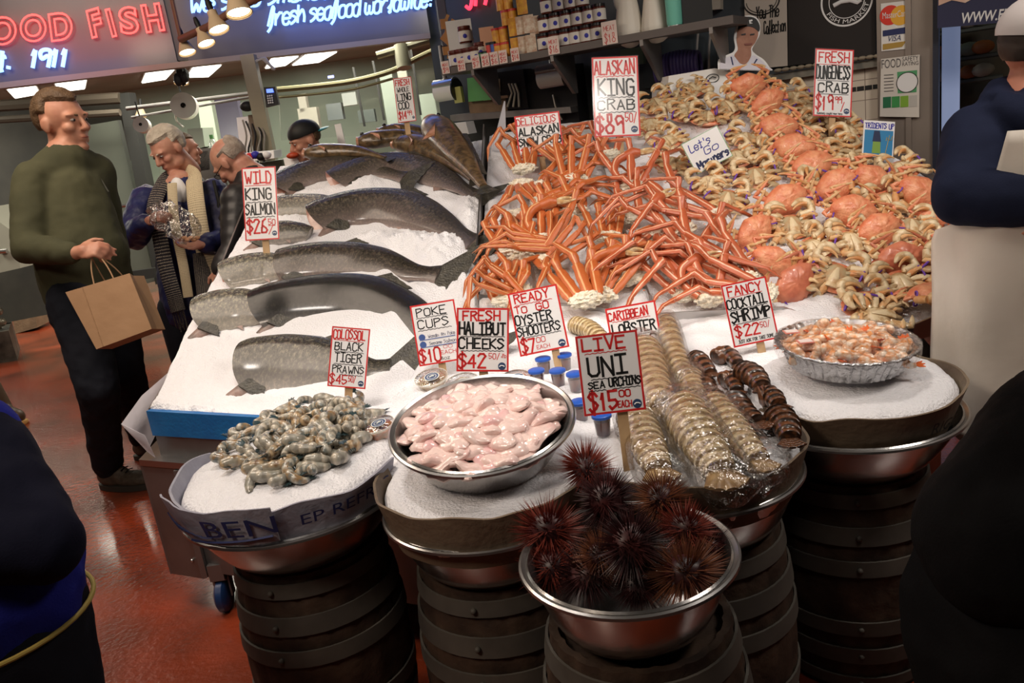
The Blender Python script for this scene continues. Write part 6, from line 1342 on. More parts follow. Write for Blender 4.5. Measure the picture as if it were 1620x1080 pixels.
hair_w = M('hair_white', (.62, .56, .46), .6, var=((.42, .37, .30), 26), bump=(120, .6)); head_parts(wo, base, hM, hair_w, line=.50, hs=(.092, .114, .108))
m_bluej = M('blue_jacket', (.018, .025, .11), .5, var=((.010, .012, .06), 7), bump=(14, .5, .02))
k = MB(); chain(k, [J['neck'] - V((0, 0, .03)), J['ch'], J['wa'], J['rh'].lerp(J['lh'], .5)], [.085, .155, .165, .165], 22); k.cap(J['ch'].lerp(J['rs'], .4), J['rs'], .12, .085); k.cap(J['ch'].lerp(J['ls'], .4), J['ls'], .12, .085)
chain(k, [J['rs'], J['re'], J['re'].lerp(J['rw'], .85)], [.088, .082, .055]); chain(k, [J['ls'], J['le'], J['le'].lerp(J['lw'], .85)], [.088, .082, .055])
mod_remesh(k.build('jacket', m_bluej, wo, base), .011, 4, (.022, .06))
k = MB(); k.ell(atd(283, 302, D - .125), (.045, .025, .075)); k.build('shirt', m_white, wo, base)
def dots(name, bg, fg):
    def bd(nt, b, L):
        uv = nd(nt, 'ShaderNodeUVMap'); mp = nd(nt, 'ShaderNodeMapping'); mp.inputs['Scale'].default_value = (15, 6, 1); L(uv.outputs[0], mp.inputs['Vector']); vo = nd(nt, 'ShaderNodeTexVoronoi'); vo.inputs['Randomness'].default_value = .15; L(mp.outputs[0], vo.inputs['Vector'])
        lt = nd(nt, 'ShaderNodeMath', operation='LESS_THAN'); lt.inputs[1].default_value = .21; L(vo.outputs['Distance'], lt.inputs[0]); mx = nd(nt, 'ShaderNodeMix', data_type='RGBA'); L(lt.outputs[0], mx.inputs['Factor']); mx.inputs['A'].default_value = (*bg, 1); mx.inputs['B'].default_value = (*fg, 1); L(mx.outputs['Result'], b.inputs['Base Color'])
    return uvmat(name, bd, .8)
m_dotd = dots('scarf_dark', (.012, .010, .018), (.65, .58, .45)); m_dotl = dots('scarf_cream', (.62, .52, .34), (.03, .02, .02))
def strand(pts, w, m, nm, par=wo):
    P = cat_rom([atd(x, y, d) for x, y, d in pts], 5); w = (w * 2)[:len(P)] if hasattr(w, '__len__') else w; k = MB(); k.tube(P, w, 12, flat=.28, up=(.1, -1, .1)); return k.build(nm, m, par, base)
strand([(286, 272, 4.74), (262, 284, 4.60), (244, 325, 4.42), (250, 360, 4.36), (262, 420, 4.36), (276, 470, 4.36), (282, 492, 4.36)], [.04] * 31, m_dotd, 'scarf')
strand([(272, 290, 4.42), (276, 350, 4.37), (290, 420, 4.37), (298, 470, 4.37)], .026, m_dotl, 'scarf')
s3 = strand([(288, 270, 4.76), (304, 276, 4.58), (307, 290, 4.50), (310, 320, 4.42), (318, 370, 4.40), (330, 420, 4.40), (345, 465, 4.42)], [.046] * 31, m_dotl, 'scarf'); strand([(318, 400, 4.395), (322, 440, 4.39), (326, 475, 4.39)], .045, m_dotd, 'scarf')
for q in range(7):
    k = MB(); a = atd(272 + q * 3, 490, 4.36); k.tube([a, a + V((.004 * (q % 3), 0, -.06)), a + V((.006 * (q % 2), 0, -.10 - .012 * (q % 3)))], .0035, 5); k.build('fringe', m_dotd, wo, base)
k = MB(); chain(k, [J['rh'], J['rk'], J['ra']], [.125, .08, .06]); chain(k, [J['lh'], J['lk'], J['la']], [.125, .08, .06]); mod_remesh(k.build('trousers', m_jeans, wo, base), .012, 4); shoe(wo, base, J['ra'], (-.5, -.8)); shoe(wo, base, J['la'], (-.4, -.9))
k = MB(); k.tube([atd(338, 286, 4.58), atd(346, 320, 4.56), atd(345, 360, 4.56)], .010, 8); k.build('bag_strap', m_black, wo, base)
k = MB(); P = [atd(242, 330, 4.22), atd(256, 340, 4.2), atd(278, 352, 4.2), atd(296, 368, 4.2), atd(304, 378, 4.2)]; k.tube(cat_rom(P, 5), [interp([(0, .03), (.3, .085), (.7, .085), (1, .03)], i / 20) for i in range(21)], 20, flat=.6, up=(0, -1, 0)); k.v = [v + V((noise.noise(v * 28), noise.noise(v * 28 + V((9, 0, 0))), noise.noise(v * 28 + V((0, 9, 0))))) * .03 for v in k.v]
tag(k.build('plastic_bag', m_bag), 'crumpled clear plastic bag held by the white haired woman', 'plastic bag')
for q in range(5):
    k = MB(); k.ell(atd(292 + q * 5, 376 + (q % 2) * 3, 4.22), (.016, .012, .010)); tag(k.build('shrimp_morsel', M('morsel', (.75, .40, .22), .5)), 'pink seafood morsel in the palm of the white haired woman', 'seafood', 'seafood in the open palm')

# ---------- balding man in a black puffer jacket, seen from behind
D = 4.42; base = V((atd(400, 520, D).x, atd(400, 520, D).y, 0)); gm = empty('person', base, 'balding man in glasses and black quilted jacket bending toward the salmon', 'person')
hc = atd(368, 258, 4.42); fw = V((-.72, .25, -.62)); hM = face_frame(hc, fw, V((-.5, 0, 1)), 1.05)
J = dict(neck=atd(400, 285, 4.44), sh=atd(378, 318, 4.32), el=atd(372, 395, 4.26), wr=atd(348, 428, 4.22), sh2=atd(425, 300, 4.6), ch=atd(405, 345, 4.46), wa=atd(412, 430, 4.5))
J['lk'] = V((J['wa'].x, J['wa'].y, .5)); J['la'] = V((J['wa'].x, J['wa'].y, .08))
k = MB(); add_head(k, hM, neck=.05); k.cap(hM @ V((0, -.03, -.05)), J['neck'], .065, .07); chain(k, [J['neck'], J['ch'], J['wa'], J['lk'], J['la']], [.08, .12, .12, .07, .05]); chain(k, [J['neck'], J['sh'], J['el'], J['wr']], [.06, .05, .04, .03])
add_hand(k, J['wr'], V((-.3, -.2, -.9)), V((-.3, -.9, 0)), V((-1, 0, 0)), .5, 1.0); mod_remesh(k.build('body', m_skin_old, gm, base), .006, 3)
head_parts(gm, base, hM, M('hair_grey', (.42, .36, .30), .6, var=((.28, .22, .18), 26), bump=(120, .5)), bald=True, glasses=True, hs=(.083, .104, .095))
m_puff = M('puffer_black', (.015, .014, .015), .45, var=((.025, .022, .022), 9))
k = MB(); chain(k, [J['neck'], J['ch'], J['wa']], [.10, .185, .185], 22); k.cap(J['ch'], J['sh'], .14, .10); k.cap(J['ch'], J['sh2'], .14, .11)
P = [J['sh'].lerp(J['el'], i / 4) for i in range(5)] + [J['el'].lerp(J['wr'], i / 3) for i in range(1, 4)]
for i, p in enumerate(P[:-1]): k.cap(p, p.lerp(P[i + 1], .5), .098 - i * .005, .090 - i * .005)
for i in range(5):
    p = J['ch'].lerp(J['wa'], i / 4 - .1); k.tube([p - V((0, 0, .03)), p, p + V((0, 0, .03))], [.18, .20, .18], 24)
mod_remesh(k.build('jacket', m_puff, gm, base), .011, 3)
k = MB(); chain(k, [J['wa'], J['lk'], J['la']], [.15, .09, .07]); mod_remesh(k.build('trousers', m_jeans, gm, base), .012, 3); shoe(gm, base, J['la'], (-.3, .9))

# ---------- small background heads with shoulders
def far_person(px, py, d, fw, label, hairm, topm, cap=None, brim=None, s=.95, bk=1):
    hc = atd(px, py, d); base = V((hc.x, hc.y, 0)); r = empty('person', base, label, 'person'); hM = face_frame(hc, fw, V((0, 0, 1)), s)
    nk = hc - V((0, 0, .2)); ch = hc - V((0, 0, .42)); wa = hc - V((0, 0, .8)); ft = V((hc.x, hc.y, .06)); k = MB(); add_head(k, hM); chain(k, [nk, ch, wa, ft], [.06, .12, .11, .06])
    sx = hM.to_3x3() @ V((1, 0, 0)); hands = []
    for q in (1, -1):
        sh = nk + sx * q * .17 - V((0, 0, .06)); el = sh + V((0, 0, -.28)) + sx * q * .03; wr = el + hM.to_3x3() @ V((0, .2, 0)); chain(k, [nk, sh, el, wr], [.05, .05, .04, .03]); hands.append((sh, el, wr))
        add_hand(k, wr, hM.to_3x3() @ V((0, 1, 0)), V((0, 0, 1)), -sx * q, .5, .95)
    mod_remesh(k.build('body', m_skin, r, base), .008, 2); head_parts(r, base, hM, hairm)
    k = MB(); chain(k, [nk - V((0, 0, .03)), ch, wa], [.09, .155, .15]); [chain(k, [a, b, c.lerp(b, .15)], [.075, .065, .05]) for a, b, c in hands]; k.cap(hands[0][0], hands[1][0], .08, .08); mod_remesh(k.build('jacket', topm, r, base), .013, 3)
    k = MB(); sx2 = sx * .09; chain(k, [wa + sx2, ft + sx2 + V((0, 0, .03))], [.12, .07]); chain(k, [wa - sx2, ft - sx2 + V((0, 0, .03))], [.12, .07]); mod_remesh(k.build('trousers', m_jeans, r, base), .014, 3)
    if cap:
        R3 = hM.to_3x3(); k = MB(); k.ell(hM @ V((0, -.014, .062)), (.090, .112, .088), R3, 28, 16, fn=lambda q, d: V((q.x, q.y, max(q.z, -.012)))); cp = k.build('cap', cap, r, base)
        k = MB(); k.ell(hM @ V((0, .115 * bk, .045)), (.070, .075, .010), R3, 20, 8); k.build('cap_brim', brim or cap, cp, base)
    return r
far_person(292, 240, 5.5, V((.8, .5, 0)), 'brown haired person mostly hidden behind the white haired woman', hair_b, m_black)
far_person(484, 226, 5.1, V((-.75, -.45, -.2)), 'fishmonger in a black cap with teal brim bending behind the ling cod', hair_b, m_black, m_black, M('teal_cap', (.02, .25, .28), .5), bk=-1)

# ---------- seller in the navy hoodie and white apron on the right
D = 2.1; base = V((atd(1660, 600, D).x, atd(1660, 600, D).y, 0)); sl = empty('person', base, 'seller in navy hoodie and long white apron at the right edge', 'person')
hc = atd(1658, 92, D); fw = V((.95, -.25, -.15)); hM = face_frame(hc, fw, V((.02, -.05, 1)), 1.05)
J = dict(neck=atd(1650, 175, D), rs=atd(1545, 215, D + .06), re=atd(1524, 308, 2.04), rw=atd(1720, 325, 1.85), ls=atd(1760, 215, D + .05), le=atd(1790, 330, D), lw=atd(1735, 350, 1.82), ch=atd(1655, 260, D + .04), wa=atd(1650, 370, D + .04), rh=atd(1620, 440, D + .03), lh=atd(1700, 430, D + .03))
J['rk'] = V((J['rh'].x + .0, J['rh'].y, .48)); J['lk'] = V((J['lh'].x, J['lh'].y, .48)); J['ra'] = V((J['rh'].x, J['rh'].y, .09)); J['la'] = V((J['lh'].x, J['lh'].y, .09))
k = MB(); add_head(k, hM); k.cap(hM @ V((0, -.03, -.08)), J['neck'], .062, .07); chain(k, [J['neck'], J['ch'], J['wa']], [.08, .14, .13]); chain(k, [J['neck'], J['rs'], J['re'], J['rw']], [.06, .055, .042, .03]); chain(k, [J['neck'], J['ls'], J['le'], J['lw']], [.06, .055, .042, .03])
chain(k, [J['wa'], J['rh'], J['rk'], J['ra']], [.11, .10, .06, .04]); chain(k, [J['wa'], J['lh'], J['lk'], J['la']], [.11, .10, .06, .04])
add_hand(k, J['rw'], V((.9, -.2, .05)), V((0, -.5, .8)), V((0, -.3, 1)), .7); add_hand(k, J['lw'], V((-.9, -.2, .05)), V((0, -.5, .8)), V((0, -.3, 1)), .7); mod_remesh(k.build('body', M('skin_ruddy', (.50, .20, .13), .5), sl, base), .006, 3)
head_parts(sl, base, hM, M('hair_dark', (.03, .02, .015), .6), beard=M('beard_dark', (.05, .025, .015), .7, bump=(150, .8)), hs=(.082, .102, .092))
R3 = hM.to_3x3(); k = MB(); k.ell(hM @ V((0, -.014, .066)), (.092, .114, .090), R3, 30, 18, fn=lambda q, d: V((q.x, q.y, max(q.z, -.014)))); cp = k.build('cap', M('cap_white', (.45, .41, .40), .6), sl, base); k = MB(); k.ell(hM @ V((0, .12, .058)), (.072, .075, .008), R3, 20, 8); k.build('cap_brim', M('cap_brim_dark', (.03, .03, .05), .6), cp, base)
m_navy = knit('navy_hoodie', (.008, .011, .028), (.012, .016, .038), 6)
k = MB(); chain(k, [J['neck'] - V((0, 0, .02)), J['ch'], J['wa']], [.10, .165, .165], 22); k.cap(J['ch'], J['rs'], .14, .085); k.cap(J['ch'], J['ls'], .14, .085); chain(k, [J['rs'], J['re'], J['re'].lerp(J['rw'], .93)], [.082, .076, .055], 20); chain(k, [J['ls'], J['le'], J['le'].lerp(J['lw'], .93)], [.088, .080, .055], 20)
k.tube([J['neck'] + V((-.11, .02, .02)), J['neck'] + V((-.05, .10, .05)), J['neck'] + V((.06, .10, .05)), J['neck'] + V((.12, .02, .02)), J['neck'] + V((.05, -.09, -.02)), J['neck'] + V((-.06, -.09, -.02)), J['neck'] + V((-.11, .02, .02))], .05, 12)
mod_remesh(k.build('hoodie', m_navy, sl, base), .010, 4, (.014, .08))
m_apron = M('apron_white', (.80, .75, .68), .55, var=((.74, .69, .61), 4), bump=(5, .35, .02))
k = MB(); vs = []; rows = 26; cols = 30; top = J['neck'].z - .02; bot = .50; cx, cy = J['wa'].x, J['wa'].y
for j in range(rows + 1):
    z = lerp(top, bot, j / rows); wd = interp([(0, .60), (.24, .80), (.32, 1.6), (1, 1.7)], j / rows) ; R_ = .235 + .0 * (j / rows)
    for i in range(cols + 1):
        a = -PI / 2 - .25 + (i / cols - .5) * 2 * wd; w_ = .010 * math.sin(i * .9 + 1.5) * (j / rows) + .008 * noise.noise(V((i * .2, j * .15, 2)))
        vs.append(V((cx + (R_ + w_) * 1.12 * math.cos(a), cy + (R_ + w_) * .98 * math.sin(a), z)))
k.add(vs, [(j * (cols + 1) + i, j * (cols + 1) + i + 1, (j + 1) * (cols + 1) + i + 1, (j + 1) * (cols + 1) + i) for j in range(rows) for i in range(cols)]); o = k.build('apron', m_apron, sl, base); o.modifiers.new('sol', 'SOLIDIFY').thickness = .004
p0 = J['wa'] + V((0, 0, .0)); k = MB(); ax = lambda a, z: V((cx + .240 * 1.12 * math.cos(a), cy + .240 * .98 * math.sin(a) - .006, z)); tm = font_mesh('PIKE', 1); xs = [v.x for v in tm.v]; zt = atd(1610, 368, 1.9).z
k.add([ax(-PI / 2 - .52 + .9 * (v.x - min(xs)) / (max(xs) - min(xs)), zt - .012 + .03 * v.y) for v in tm.v], tm.f); k.build('lettering', M('apron_print', (.08, .12, .35), .5), o, base, smooth=False)
k = MB(); chain(k, [J['rh'], J['rk'], J['ra']], [.13, .09, .07]); chain(k, [J['lh'], J['lk'], J['la']], [.13, .09, .07]); mod_remesh(k.build('trousers', m_jeans, sl, base), .012, 3); shoe(sl, base, J['ra'], (.1, -1)); shoe(sl, base, J['la'], (.1, -1))

# ---------- two cropped customers in the foreground
def cropped(label, sh, el, wr, ch, hip, sleeve, torso, hem=None, legm=m_jeans, headpx=None, r_t=(.15, .19), nm='jacket', armr=(.10, .085, .06)):
    base = V((hip.x, hip.y, 0)); r = empty('person', base, label, 'person'); hd_ = V((ch.x, ch.y, ch.z + .40)); hM = face_frame(hd_, V((0, 1, -.2)), V((0, 0, 1)), 1.0)
    kn = V((hip.x, hip.y, .45)); an = V((hip.x, hip.y, .09)); k = MB(); add_head(k, hM); chain(k, [hd_ - V((0, 0, .12)), ch, hip, kn, an], [.07, .12, .12, .08, .05]); chain(k, [ch + V((0, 0, .1)), sh, el, wr], [.06, .06, .045, .03]); add_hand(k, wr, (wr - el), V((0, 0, 1)), V((0, 1, 0)), .6)
    mod_remesh(k.build('body', m_skin, r, base), .008, 3); head_parts(r, base, hM, M('hair_dark', (.03, .02, .015), .6))
    k = MB(); chain(k, [ch + V((0, 0, .12)), ch, hip + V((0, 0, .02))], [.11, *r_t], 26); k.cap(ch + V((0, 0, .08)), sh, .12, armr[0]); k.cap(ch + V((0, 0, .12)), hd_ - V((0, .02, .13)), .11, .075); mod_remesh(k.build(nm, torso, r, base), .010, 4, (.02, .10))
    k = MB(); chain(k, [sh, el, el.lerp(wr, .9)], armr, 20); mod_remesh(k.build('sleeve', sleeve, r, base), .010, 4, (.016, .08))
    k = MB(); chain(k, [hip, kn, an], [r_t[1] * .93, .14, .11], 22); mod_remesh(k.build('trousers', legm, r, base), .012, 3, (.012, .08)); shoe(r, base, an, (.3, 1))
    if hem: k = MB(); k.tube([hip + V((math.cos(a) * (r_t[1] * .96), math.sin(a) * (r_t[1] * .96), -.05)) for a in [2 * PI * i / 40 for i in range(41)]], .0045, 8, cap=False); k.build('piping', hem, r, base)
    return r
fl = lambda x, y, d: atd(x, y, d)
cropped('customer in a dark blue jacket with yellow hem, cropped at lower left', fl(-45, 700, 1.42), fl(66, 860, 1.33), fl(-60, 870, 1.28), fl(-95, 760, 1.5), fl(-40, 945, 1.42), knit('jacket_black_navy', (.006, .007, .018), (.010, .011, .026), 5), knit('jacket_royal', (.02, .026, .28), (.013, .018, .18), 4), hem=M('yellow_piping', (.35, .26, .06), .6), armr=(.085, .066, .055), r_t=(.16, .185))
cropped('customer in black, only a dark shoulder and side at lower right', fl(1690, 700, 1.2), fl(1600, 850, 1.1), fl(1720, 930, 1.05), fl(1720, 820, 1.2), fl(1672, 1020, 1.2), knit('coat_black', (.004, .004, .005), (.007, .007, .008), 5), knit('coat_black', (.004, .004, .005), (.007, .007, .008), 5), armr=(.12, .12, .09), r_t=(.19, .215), nm='coat')
# booted leg at the far left
q = atz(10, 668, 0); base = V((q.x, q.y, 0)); r = empty('person', base, 'person at the left edge, only a brown rubber boot showing', 'person')
up_ = q + V((-.10, .02, .42)); hp_ = q + V((-.22, .05, .92)); ch_ = hp_ + V((-.05, 0, .45)); hM = face_frame(ch_ + V((0, 0, .38)), V((-.2, -1, 0)))
k = MB(); add_head(k, hM); chain(k, [hM @ V((0, 0, -.15)), ch_, hp_, up_, q + V((0, 0, .08))], [.07, .13, .12, .06, .045])
for s_ in (1, -1): chain(k, [ch_ + V((s_ * .17, 0, .1)), ch_ + V((s_ * .2, 0, -.2)), ch_ + V((s_ * .15, -.15, -.38))], [.055, .045, .03]); add_hand(k, ch_ + V((s_ * .15, -.15, -.38)), V((0, -.5, -.8)), V((s_, 0, 0)), V((0, -1, 0)), .5)
mod_remesh(k.build('body', m_skin, r, base), .009, 2); head_parts(r, base, hM, hair_b)
k = MB(); chain(k, [ch_ + V((0, 0, .1)), hp_], [.17, .16]); k.cap(ch_ + V((0, 0, .1)), hM @ V((0, -.02, -.12)), .13, .075); mod_remesh(k.build('jacket', m_black, r, base), .013, 3); k = MB(); chain(k, [hp_, up_], [.14, .085]); mod_remesh(k.build('trousers', m_jeans, r, base), .013, 3)
m_boot = M('rubber_boot', (.06, .035, .02), .45); k = MB(); chain(k, [up_, q + V((0, 0, .10))], [.085, .065]); k.cap(q + V((0, 0, .07)), q + V((.14, -.09, .055)), .062, .05); mod_remesh(k.build('boot', m_boot, r, base), .010, 3)
k = MB(); k.cap(q + V((-.01, 0, .012)), q + V((.15, -.095, .012)), .055, .05); k.v = [V((v.x, v.y, max(.001, min(v.z, .028)))) for v in k.v]; k.build('boot_sole', M('boot_sole', (.45, .25, .08), .6), r, base)
# ================================================================== fascia with the neon signs
def plane_at(P0, P1):         # vertical plane through two plan points; returns pixel -> point
    d = (P1 - P0); d.z = 0; d.normalize(); n = V((d.y, -d.x, 0)); n = n if n.y < 0 else -n
    return d, n, lambda px, py, lift=0: CAM + ray(px, py) * (((P0 + n * lift) - CAM).dot(n) / ray(px, py).dot(n))
FL = V((-3.24, 5.45, 0)); FR = V((-.27, 6.12, 0)); fd, fn_, FP = plane_at(FL, FR)
fe = FL - fd * 1.2; zb_ = FP(350, 90).z
m_fas = M('fascia_grey', (.12, .115, .13), .35, var=((.10, .095, .11), 1.5), coat=.2)
def fas(name, a, b, m, z0, z1, th=.06, lift=0):
    k = MB(); a = V((a.x, a.y, 0)) + fn_ * lift; b = V((b.x, b.y, 0)) + fn_ * lift; k.slab([a + UPZ * z0, b + UPZ * z0, b + UPZ * z1, a + UPZ * z1], -fn_, th); return struct(k.build(name, m, smooth=False))
sm0, sm1 = FP(272, 60), FP(290, 60)
fas('wall_fascia_left', fe, sm0, m_fas, zb_, 3.4); fas('wall_fascia_seam', sm0, sm1, M('seam_dark', (.07, .07, .08), .4), zb_ + .01, 3.4, lift=-.02); fas('wall_fascia_right', sm1, FR, m_fas, zb_, 3.4)
k = MB(); a, b = V((fe.x, fe.y, zb_)), V((FR.x, FR.y, zb_)); k.slab([a - UPZ * .035, b - UPZ * .035, b, a], -fn_, .10); struct(k.build('trim_4', M('soffit', (.34, .29, .24), .6), smooth=False))
fas('trim_5', FP(693, 30), FP(706, 30), M('trim_dark', (.05, .045, .05), .5), zb_ - .1, 3.4, .1, lift=.03)
def neon_mat(name, col, es): return M(name, col, .4, emit=col, es=es)
m_red_n = neon_mat('neon_red', (1, .05, .045), 4.2); m_blue_n = neon_mat('neon_blue', (.10, .22, 1), 2.6); m_blue_n2 = neon_mat('neon_pale_blue', (.20, .38, 1), 3.2)
def basis(p0, p1, p2):       # on the fascia: lower-left, lower-right, upper-left pixels
    O, A, B = FP(*p0, .03), FP(*p1, .03), FP(*p2, .03); X = (A - O); Y = B - O; return O, X, Y
def neon_outline(txt, p0, p1, p2, name, label, m, bev=.011):
    O, X, Y = basis(p0, p1, p2); t = font_mesh(txt, 1, outline=True, bevel=bev / X.length * 4.4, offset=.012, res=4); xs = [v.x for v in t.v]; ys = [v.y for v in t.v]
    t2 = MB(); r = empty(name, O, label, 'neon sign'); Nn = fn_
    vs = [O + X * ((v.x - min(xs)) / (max(xs) - min(xs))) + Y * ((v.y - min(ys)) / (max(ys) - min(ys))) + Nn * (v.z * .25 + .01) for v in t.v]; t2.add(vs, t.f)
    t2.build('tube', m, r, O); return r
def neon_script(txt, p0, p1, p2, name, label, m, rad=.012, shear=.22, smooth=True):
    O, X, Y = basis(p0, p1, p2); st, w = strokes(txt, shear, 0, gap=.5); r = empty(name, O, label, 'neon sign'); k = MB()
    for pl in st:
        P = [O + X * (a / w) + Y * (b / 6) + fn_ * .01 for a, b in pl]
        if smooth and len(P) > 2: P = cat_rom(P, 5)
        k.tube(P, rad, 8)
    k.build('tube', m, r, O); return r
def outline_text(txt, quads, name, label, m, rad=.010):
    """double-line neon letters: an offset outline round each stroke letter"""
    r = empty(name, FP(0, 60, .03), label, 'neon sign')
    for ch, (p0, p1, p2) in zip(txt, quads):
        O, X, Y = basis(p0, p1, p2); t = font_mesh(ch, 1, outline=True, bevel=.028, offset=.03, res=5); xs = [v.x for v in t.v]; ys = [v.y for v in t.v]; k = MB()
        k.add([O + X * ((v.x - min(xs)) / (max(xs) - min(xs))) + Y * ((v.y - min(ys)) / (max(ys) - min(ys))) + fn_ * (v.z * .3 + .01) for v in t.v], t.f); k.build('tube', m, r, FP(0, 60, .03))
    return r
outline_text('OODFISH', [((-18, 74), (28, 70), (-20, 28)), ((34, 69), (76, 65), (30, 24)), ((82, 67), (118, 62), (76, 22)), ((146, 62), (166, 56), (136, 17)), ((178, 60), (186, 58), (166, 15)), ((192, 56), (222, 53), (186, 12)), ((232, 53), (262, 49), (222, 8))],
             'neon_sign', 'red double line neon letters OOD FISH on the grey fascia', m_red_n)
neon_script('t.', (-4, 112), (18, 109), (-6, 82), 'neon_sign', 'blue neon end of Est. before 1911', m_blue_n2, .013)
neon_script('1911', (46, 108), (106, 106), (48, 80), 'neon_sign', 'blue neon numbers 1911 under the red letters', m_blue_n2, .012, .1)
neon_script('We ship smoked salmon &', (300, 21), (650, -18), (298, -6), 'neon_sign', 'blue neon script line We ship smoked salmon cut by the top edge', m_blue_n2, .0085)
neon_script('fresh seafood worldwide!', (424, 42), (684, 10), (422, 14), 'neon_sign', 'blue neon script reading fresh seafood worldwide', m_blue_n2, .0085)
for loc, c, e in ((FP(130, 60, .25), (1, .05, .05), .8), (FP(560, 20, .3), (.2, .3, 1), 1.1), (FP(420, 15, .3), (.2, .3, 1), .6), (FP(70, 100, .25), (.2, .3, 1), .6)):
    l = bpy.data.lights.new('neon_glow', 'AREA'); l.energy = e; l.color = c; l.size = .9; l.shape = 'RECTANGLE'; l.size_y = .15; o = bpy.data.objects.new('neon_glow', l); COL.objects.link(o); o.location = loc; o.rotation_euler = (fn_ * -1).to_track_quat('-Z', 'Y').to_euler()
# ------------------------------------------------------------------ cone lamps on the conduit
m_lampw = M('lamp_cream', (.55, .42, .27), .45); m_bulb = M('bulb', (1, .9, .7), .5, emit=(1, .86, .62), es=9)
cb = [atd(286, 62, 4.9), atd(330, 42, 4.7), atd(385, 8, 4.45), atd(440, -20, 4.2)]
k = MB(); k.tube(cb, .022, 10); k.tube([cb[0], cb[0] + V((0, 0, .35))], .012, 8); k.tube([cb[-1], cb[-1] + V((0, 0, .5))], .012, 8); tag(k.build('lamp_conduit', M('conduit', (.20, .09, .06), .5, .3)), 'reddish conduit bar that carries the cone lamps', 'conduit')
for px, py, d, s, lb, hang in ((297, 84, 4.95, 1.0, 'lowest of the four on the bar', (289, 62)), (327, 70, 4.75, 1.0, 'second from the bottom of the bar', (318, 50)), (347, 48, 4.6, 1.15, 'third up, largest shade but one', (338, 26)), (379, 22, 4.4, 1.35, 'uppermost and biggest on the bar', (372, -2)), (287, 132, 5.6, .95, 'hanging alone with a black bundle', (284, 98)), (223, 184, 7.2, .9, 'far back over the scales', (222, 165)), (30, 178, 8.0, .8, 'dim one at the far left', (24, 165))):
    p = atd(px, py, d); h = atd(hang[0], hang[1], d); up = (h - p).normalized(); r = empty('cone_lamp', p, 'cream cone lamp, ' + lb, 'lamp'); Mx = frame((0, 0, 0), up, (1, 0, 0), s)
    k = MB(); k.lathe([(.052, 0), (.054, .002), (.030, .065), (.024, .075), (.024, .10), (.012, .105), (.012, .10), (.022, .07), (.05, .004)], 28); k.xform(Mx); k.build('shade', m_lampw, r)
    k = MB(); k.lathe([(.0001, .012), (.044, .010)], 24); k.xform(Mx); k.build('bulb', m_bulb, r)
    k = MB(); k.lathe([(.014, .10), (.016, .14), (.010, .17)], 16, cap1=True); k.tube([V((0, 0, .17)), V((.0, 0, (h - p).length / s + .02))], .005, 6); k.xform(Mx); k.build('holder', m_black, r)
k = MB(); p = atd(284, 108, 5.55)
for q in range(9): k.ell(p + V((rnd.uniform(-.03, .03), rnd.uniform(-.03, .03), rnd.uniform(-.08, .05))), (.03, .03, .045), nu=8, nv=6)
tag(k.build('black_glove_bundle', m_black), 'black bundle tied above the lone cone lamp', 'bundle')
# ------------------------------------------------------------------ ceiling light panels
m_panel = M('light_panel', (1, 1, .95), .5, emit=(1, .97, .86), es=3.2)
def ceil_panel(px4, z, label, cat='ceiling light'):
    P = [atz(x, y, z) for x, y in px4]; r = empty('ceiling_light', (P[0] + P[2]) / 2, label, cat); o = (P[0] + P[2]) / 2; k = MB(); k.slab(P, (0, 0, 1), .02); k.build('diffuser', m_panel, r, o, smooth=False)
    c = sum(P, V()) / 4; k = MB(); k.slab([c + (p - c) * 1.10 + UPZ * .012 for p in P], (0, 0, 1), .02); k.build('frame', m_white, r, o, smooth=False)
ceil_panel([(12, 143), (55, 135), (63, 149), (24, 156)], 2.52, 'left small fluorescent ceiling panel above the man in olive'); ceil_panel([(87, 131), (137, 126), (134, 141), (93, 146)], 2.52, 'square ceiling panel right of the leftmost one')
ceil_panel([(232, 116), (276, 111), (262, 126), (225, 132)], 2.52, 'ceiling panel left of the hanging lone cone lamp'); ceil_panel([(306, 108), (350, 104), (330, 122), (296, 123)], 2.52, 'ceiling panel right of the hanging lone cone lamp')
ceil_panel([(430, 94), (472, 90), (452, 104), (420, 109)], 2.52, 'narrow ceiling panel above the keypad'); ceil_panel([(484, 88), (533, 83), (505, 99), (463, 104)], 2.52, 'long ceiling panel in the middle of the glass room')
# ------------------------------------------------------------------ back rooms
def pbox(name, c4, d, th, m, label=None, cat=None, kind=None, parent=None, par_off=None, group=None):
    P = [atd(x, y, d) for x, y in c4]; X = (P[1] - P[0]); Xh = V((X.x, X.y, 0)); n = V((-Xh.y, Xh.x, 0)).normalized(); n = n if n.y > 0 else -n
    k = MB(); k.slab(P, n, th); o = k.build(name, m, parent, par_off if par_off is not None else (P[3] if not kind else None), smooth=False)
    if par_off is None and not kind: o.location = P[3]
    if label: tag(o, label, cat, group)
    if kind: o['kind'] = kind
    return o
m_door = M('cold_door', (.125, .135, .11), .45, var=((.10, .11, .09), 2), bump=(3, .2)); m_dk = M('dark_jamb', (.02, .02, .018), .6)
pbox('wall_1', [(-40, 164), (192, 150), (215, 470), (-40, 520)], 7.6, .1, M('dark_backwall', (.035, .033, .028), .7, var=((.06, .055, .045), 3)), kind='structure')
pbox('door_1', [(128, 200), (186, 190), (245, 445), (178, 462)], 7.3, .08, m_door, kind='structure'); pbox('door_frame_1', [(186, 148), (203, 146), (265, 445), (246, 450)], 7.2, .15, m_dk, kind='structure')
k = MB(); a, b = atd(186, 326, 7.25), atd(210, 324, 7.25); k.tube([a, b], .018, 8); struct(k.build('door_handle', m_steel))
pbox('baseboard_1', [(200, 430), (330, 412), (332, 424), (204, 446)], 7.0, .05, m_dk, kind='structure')
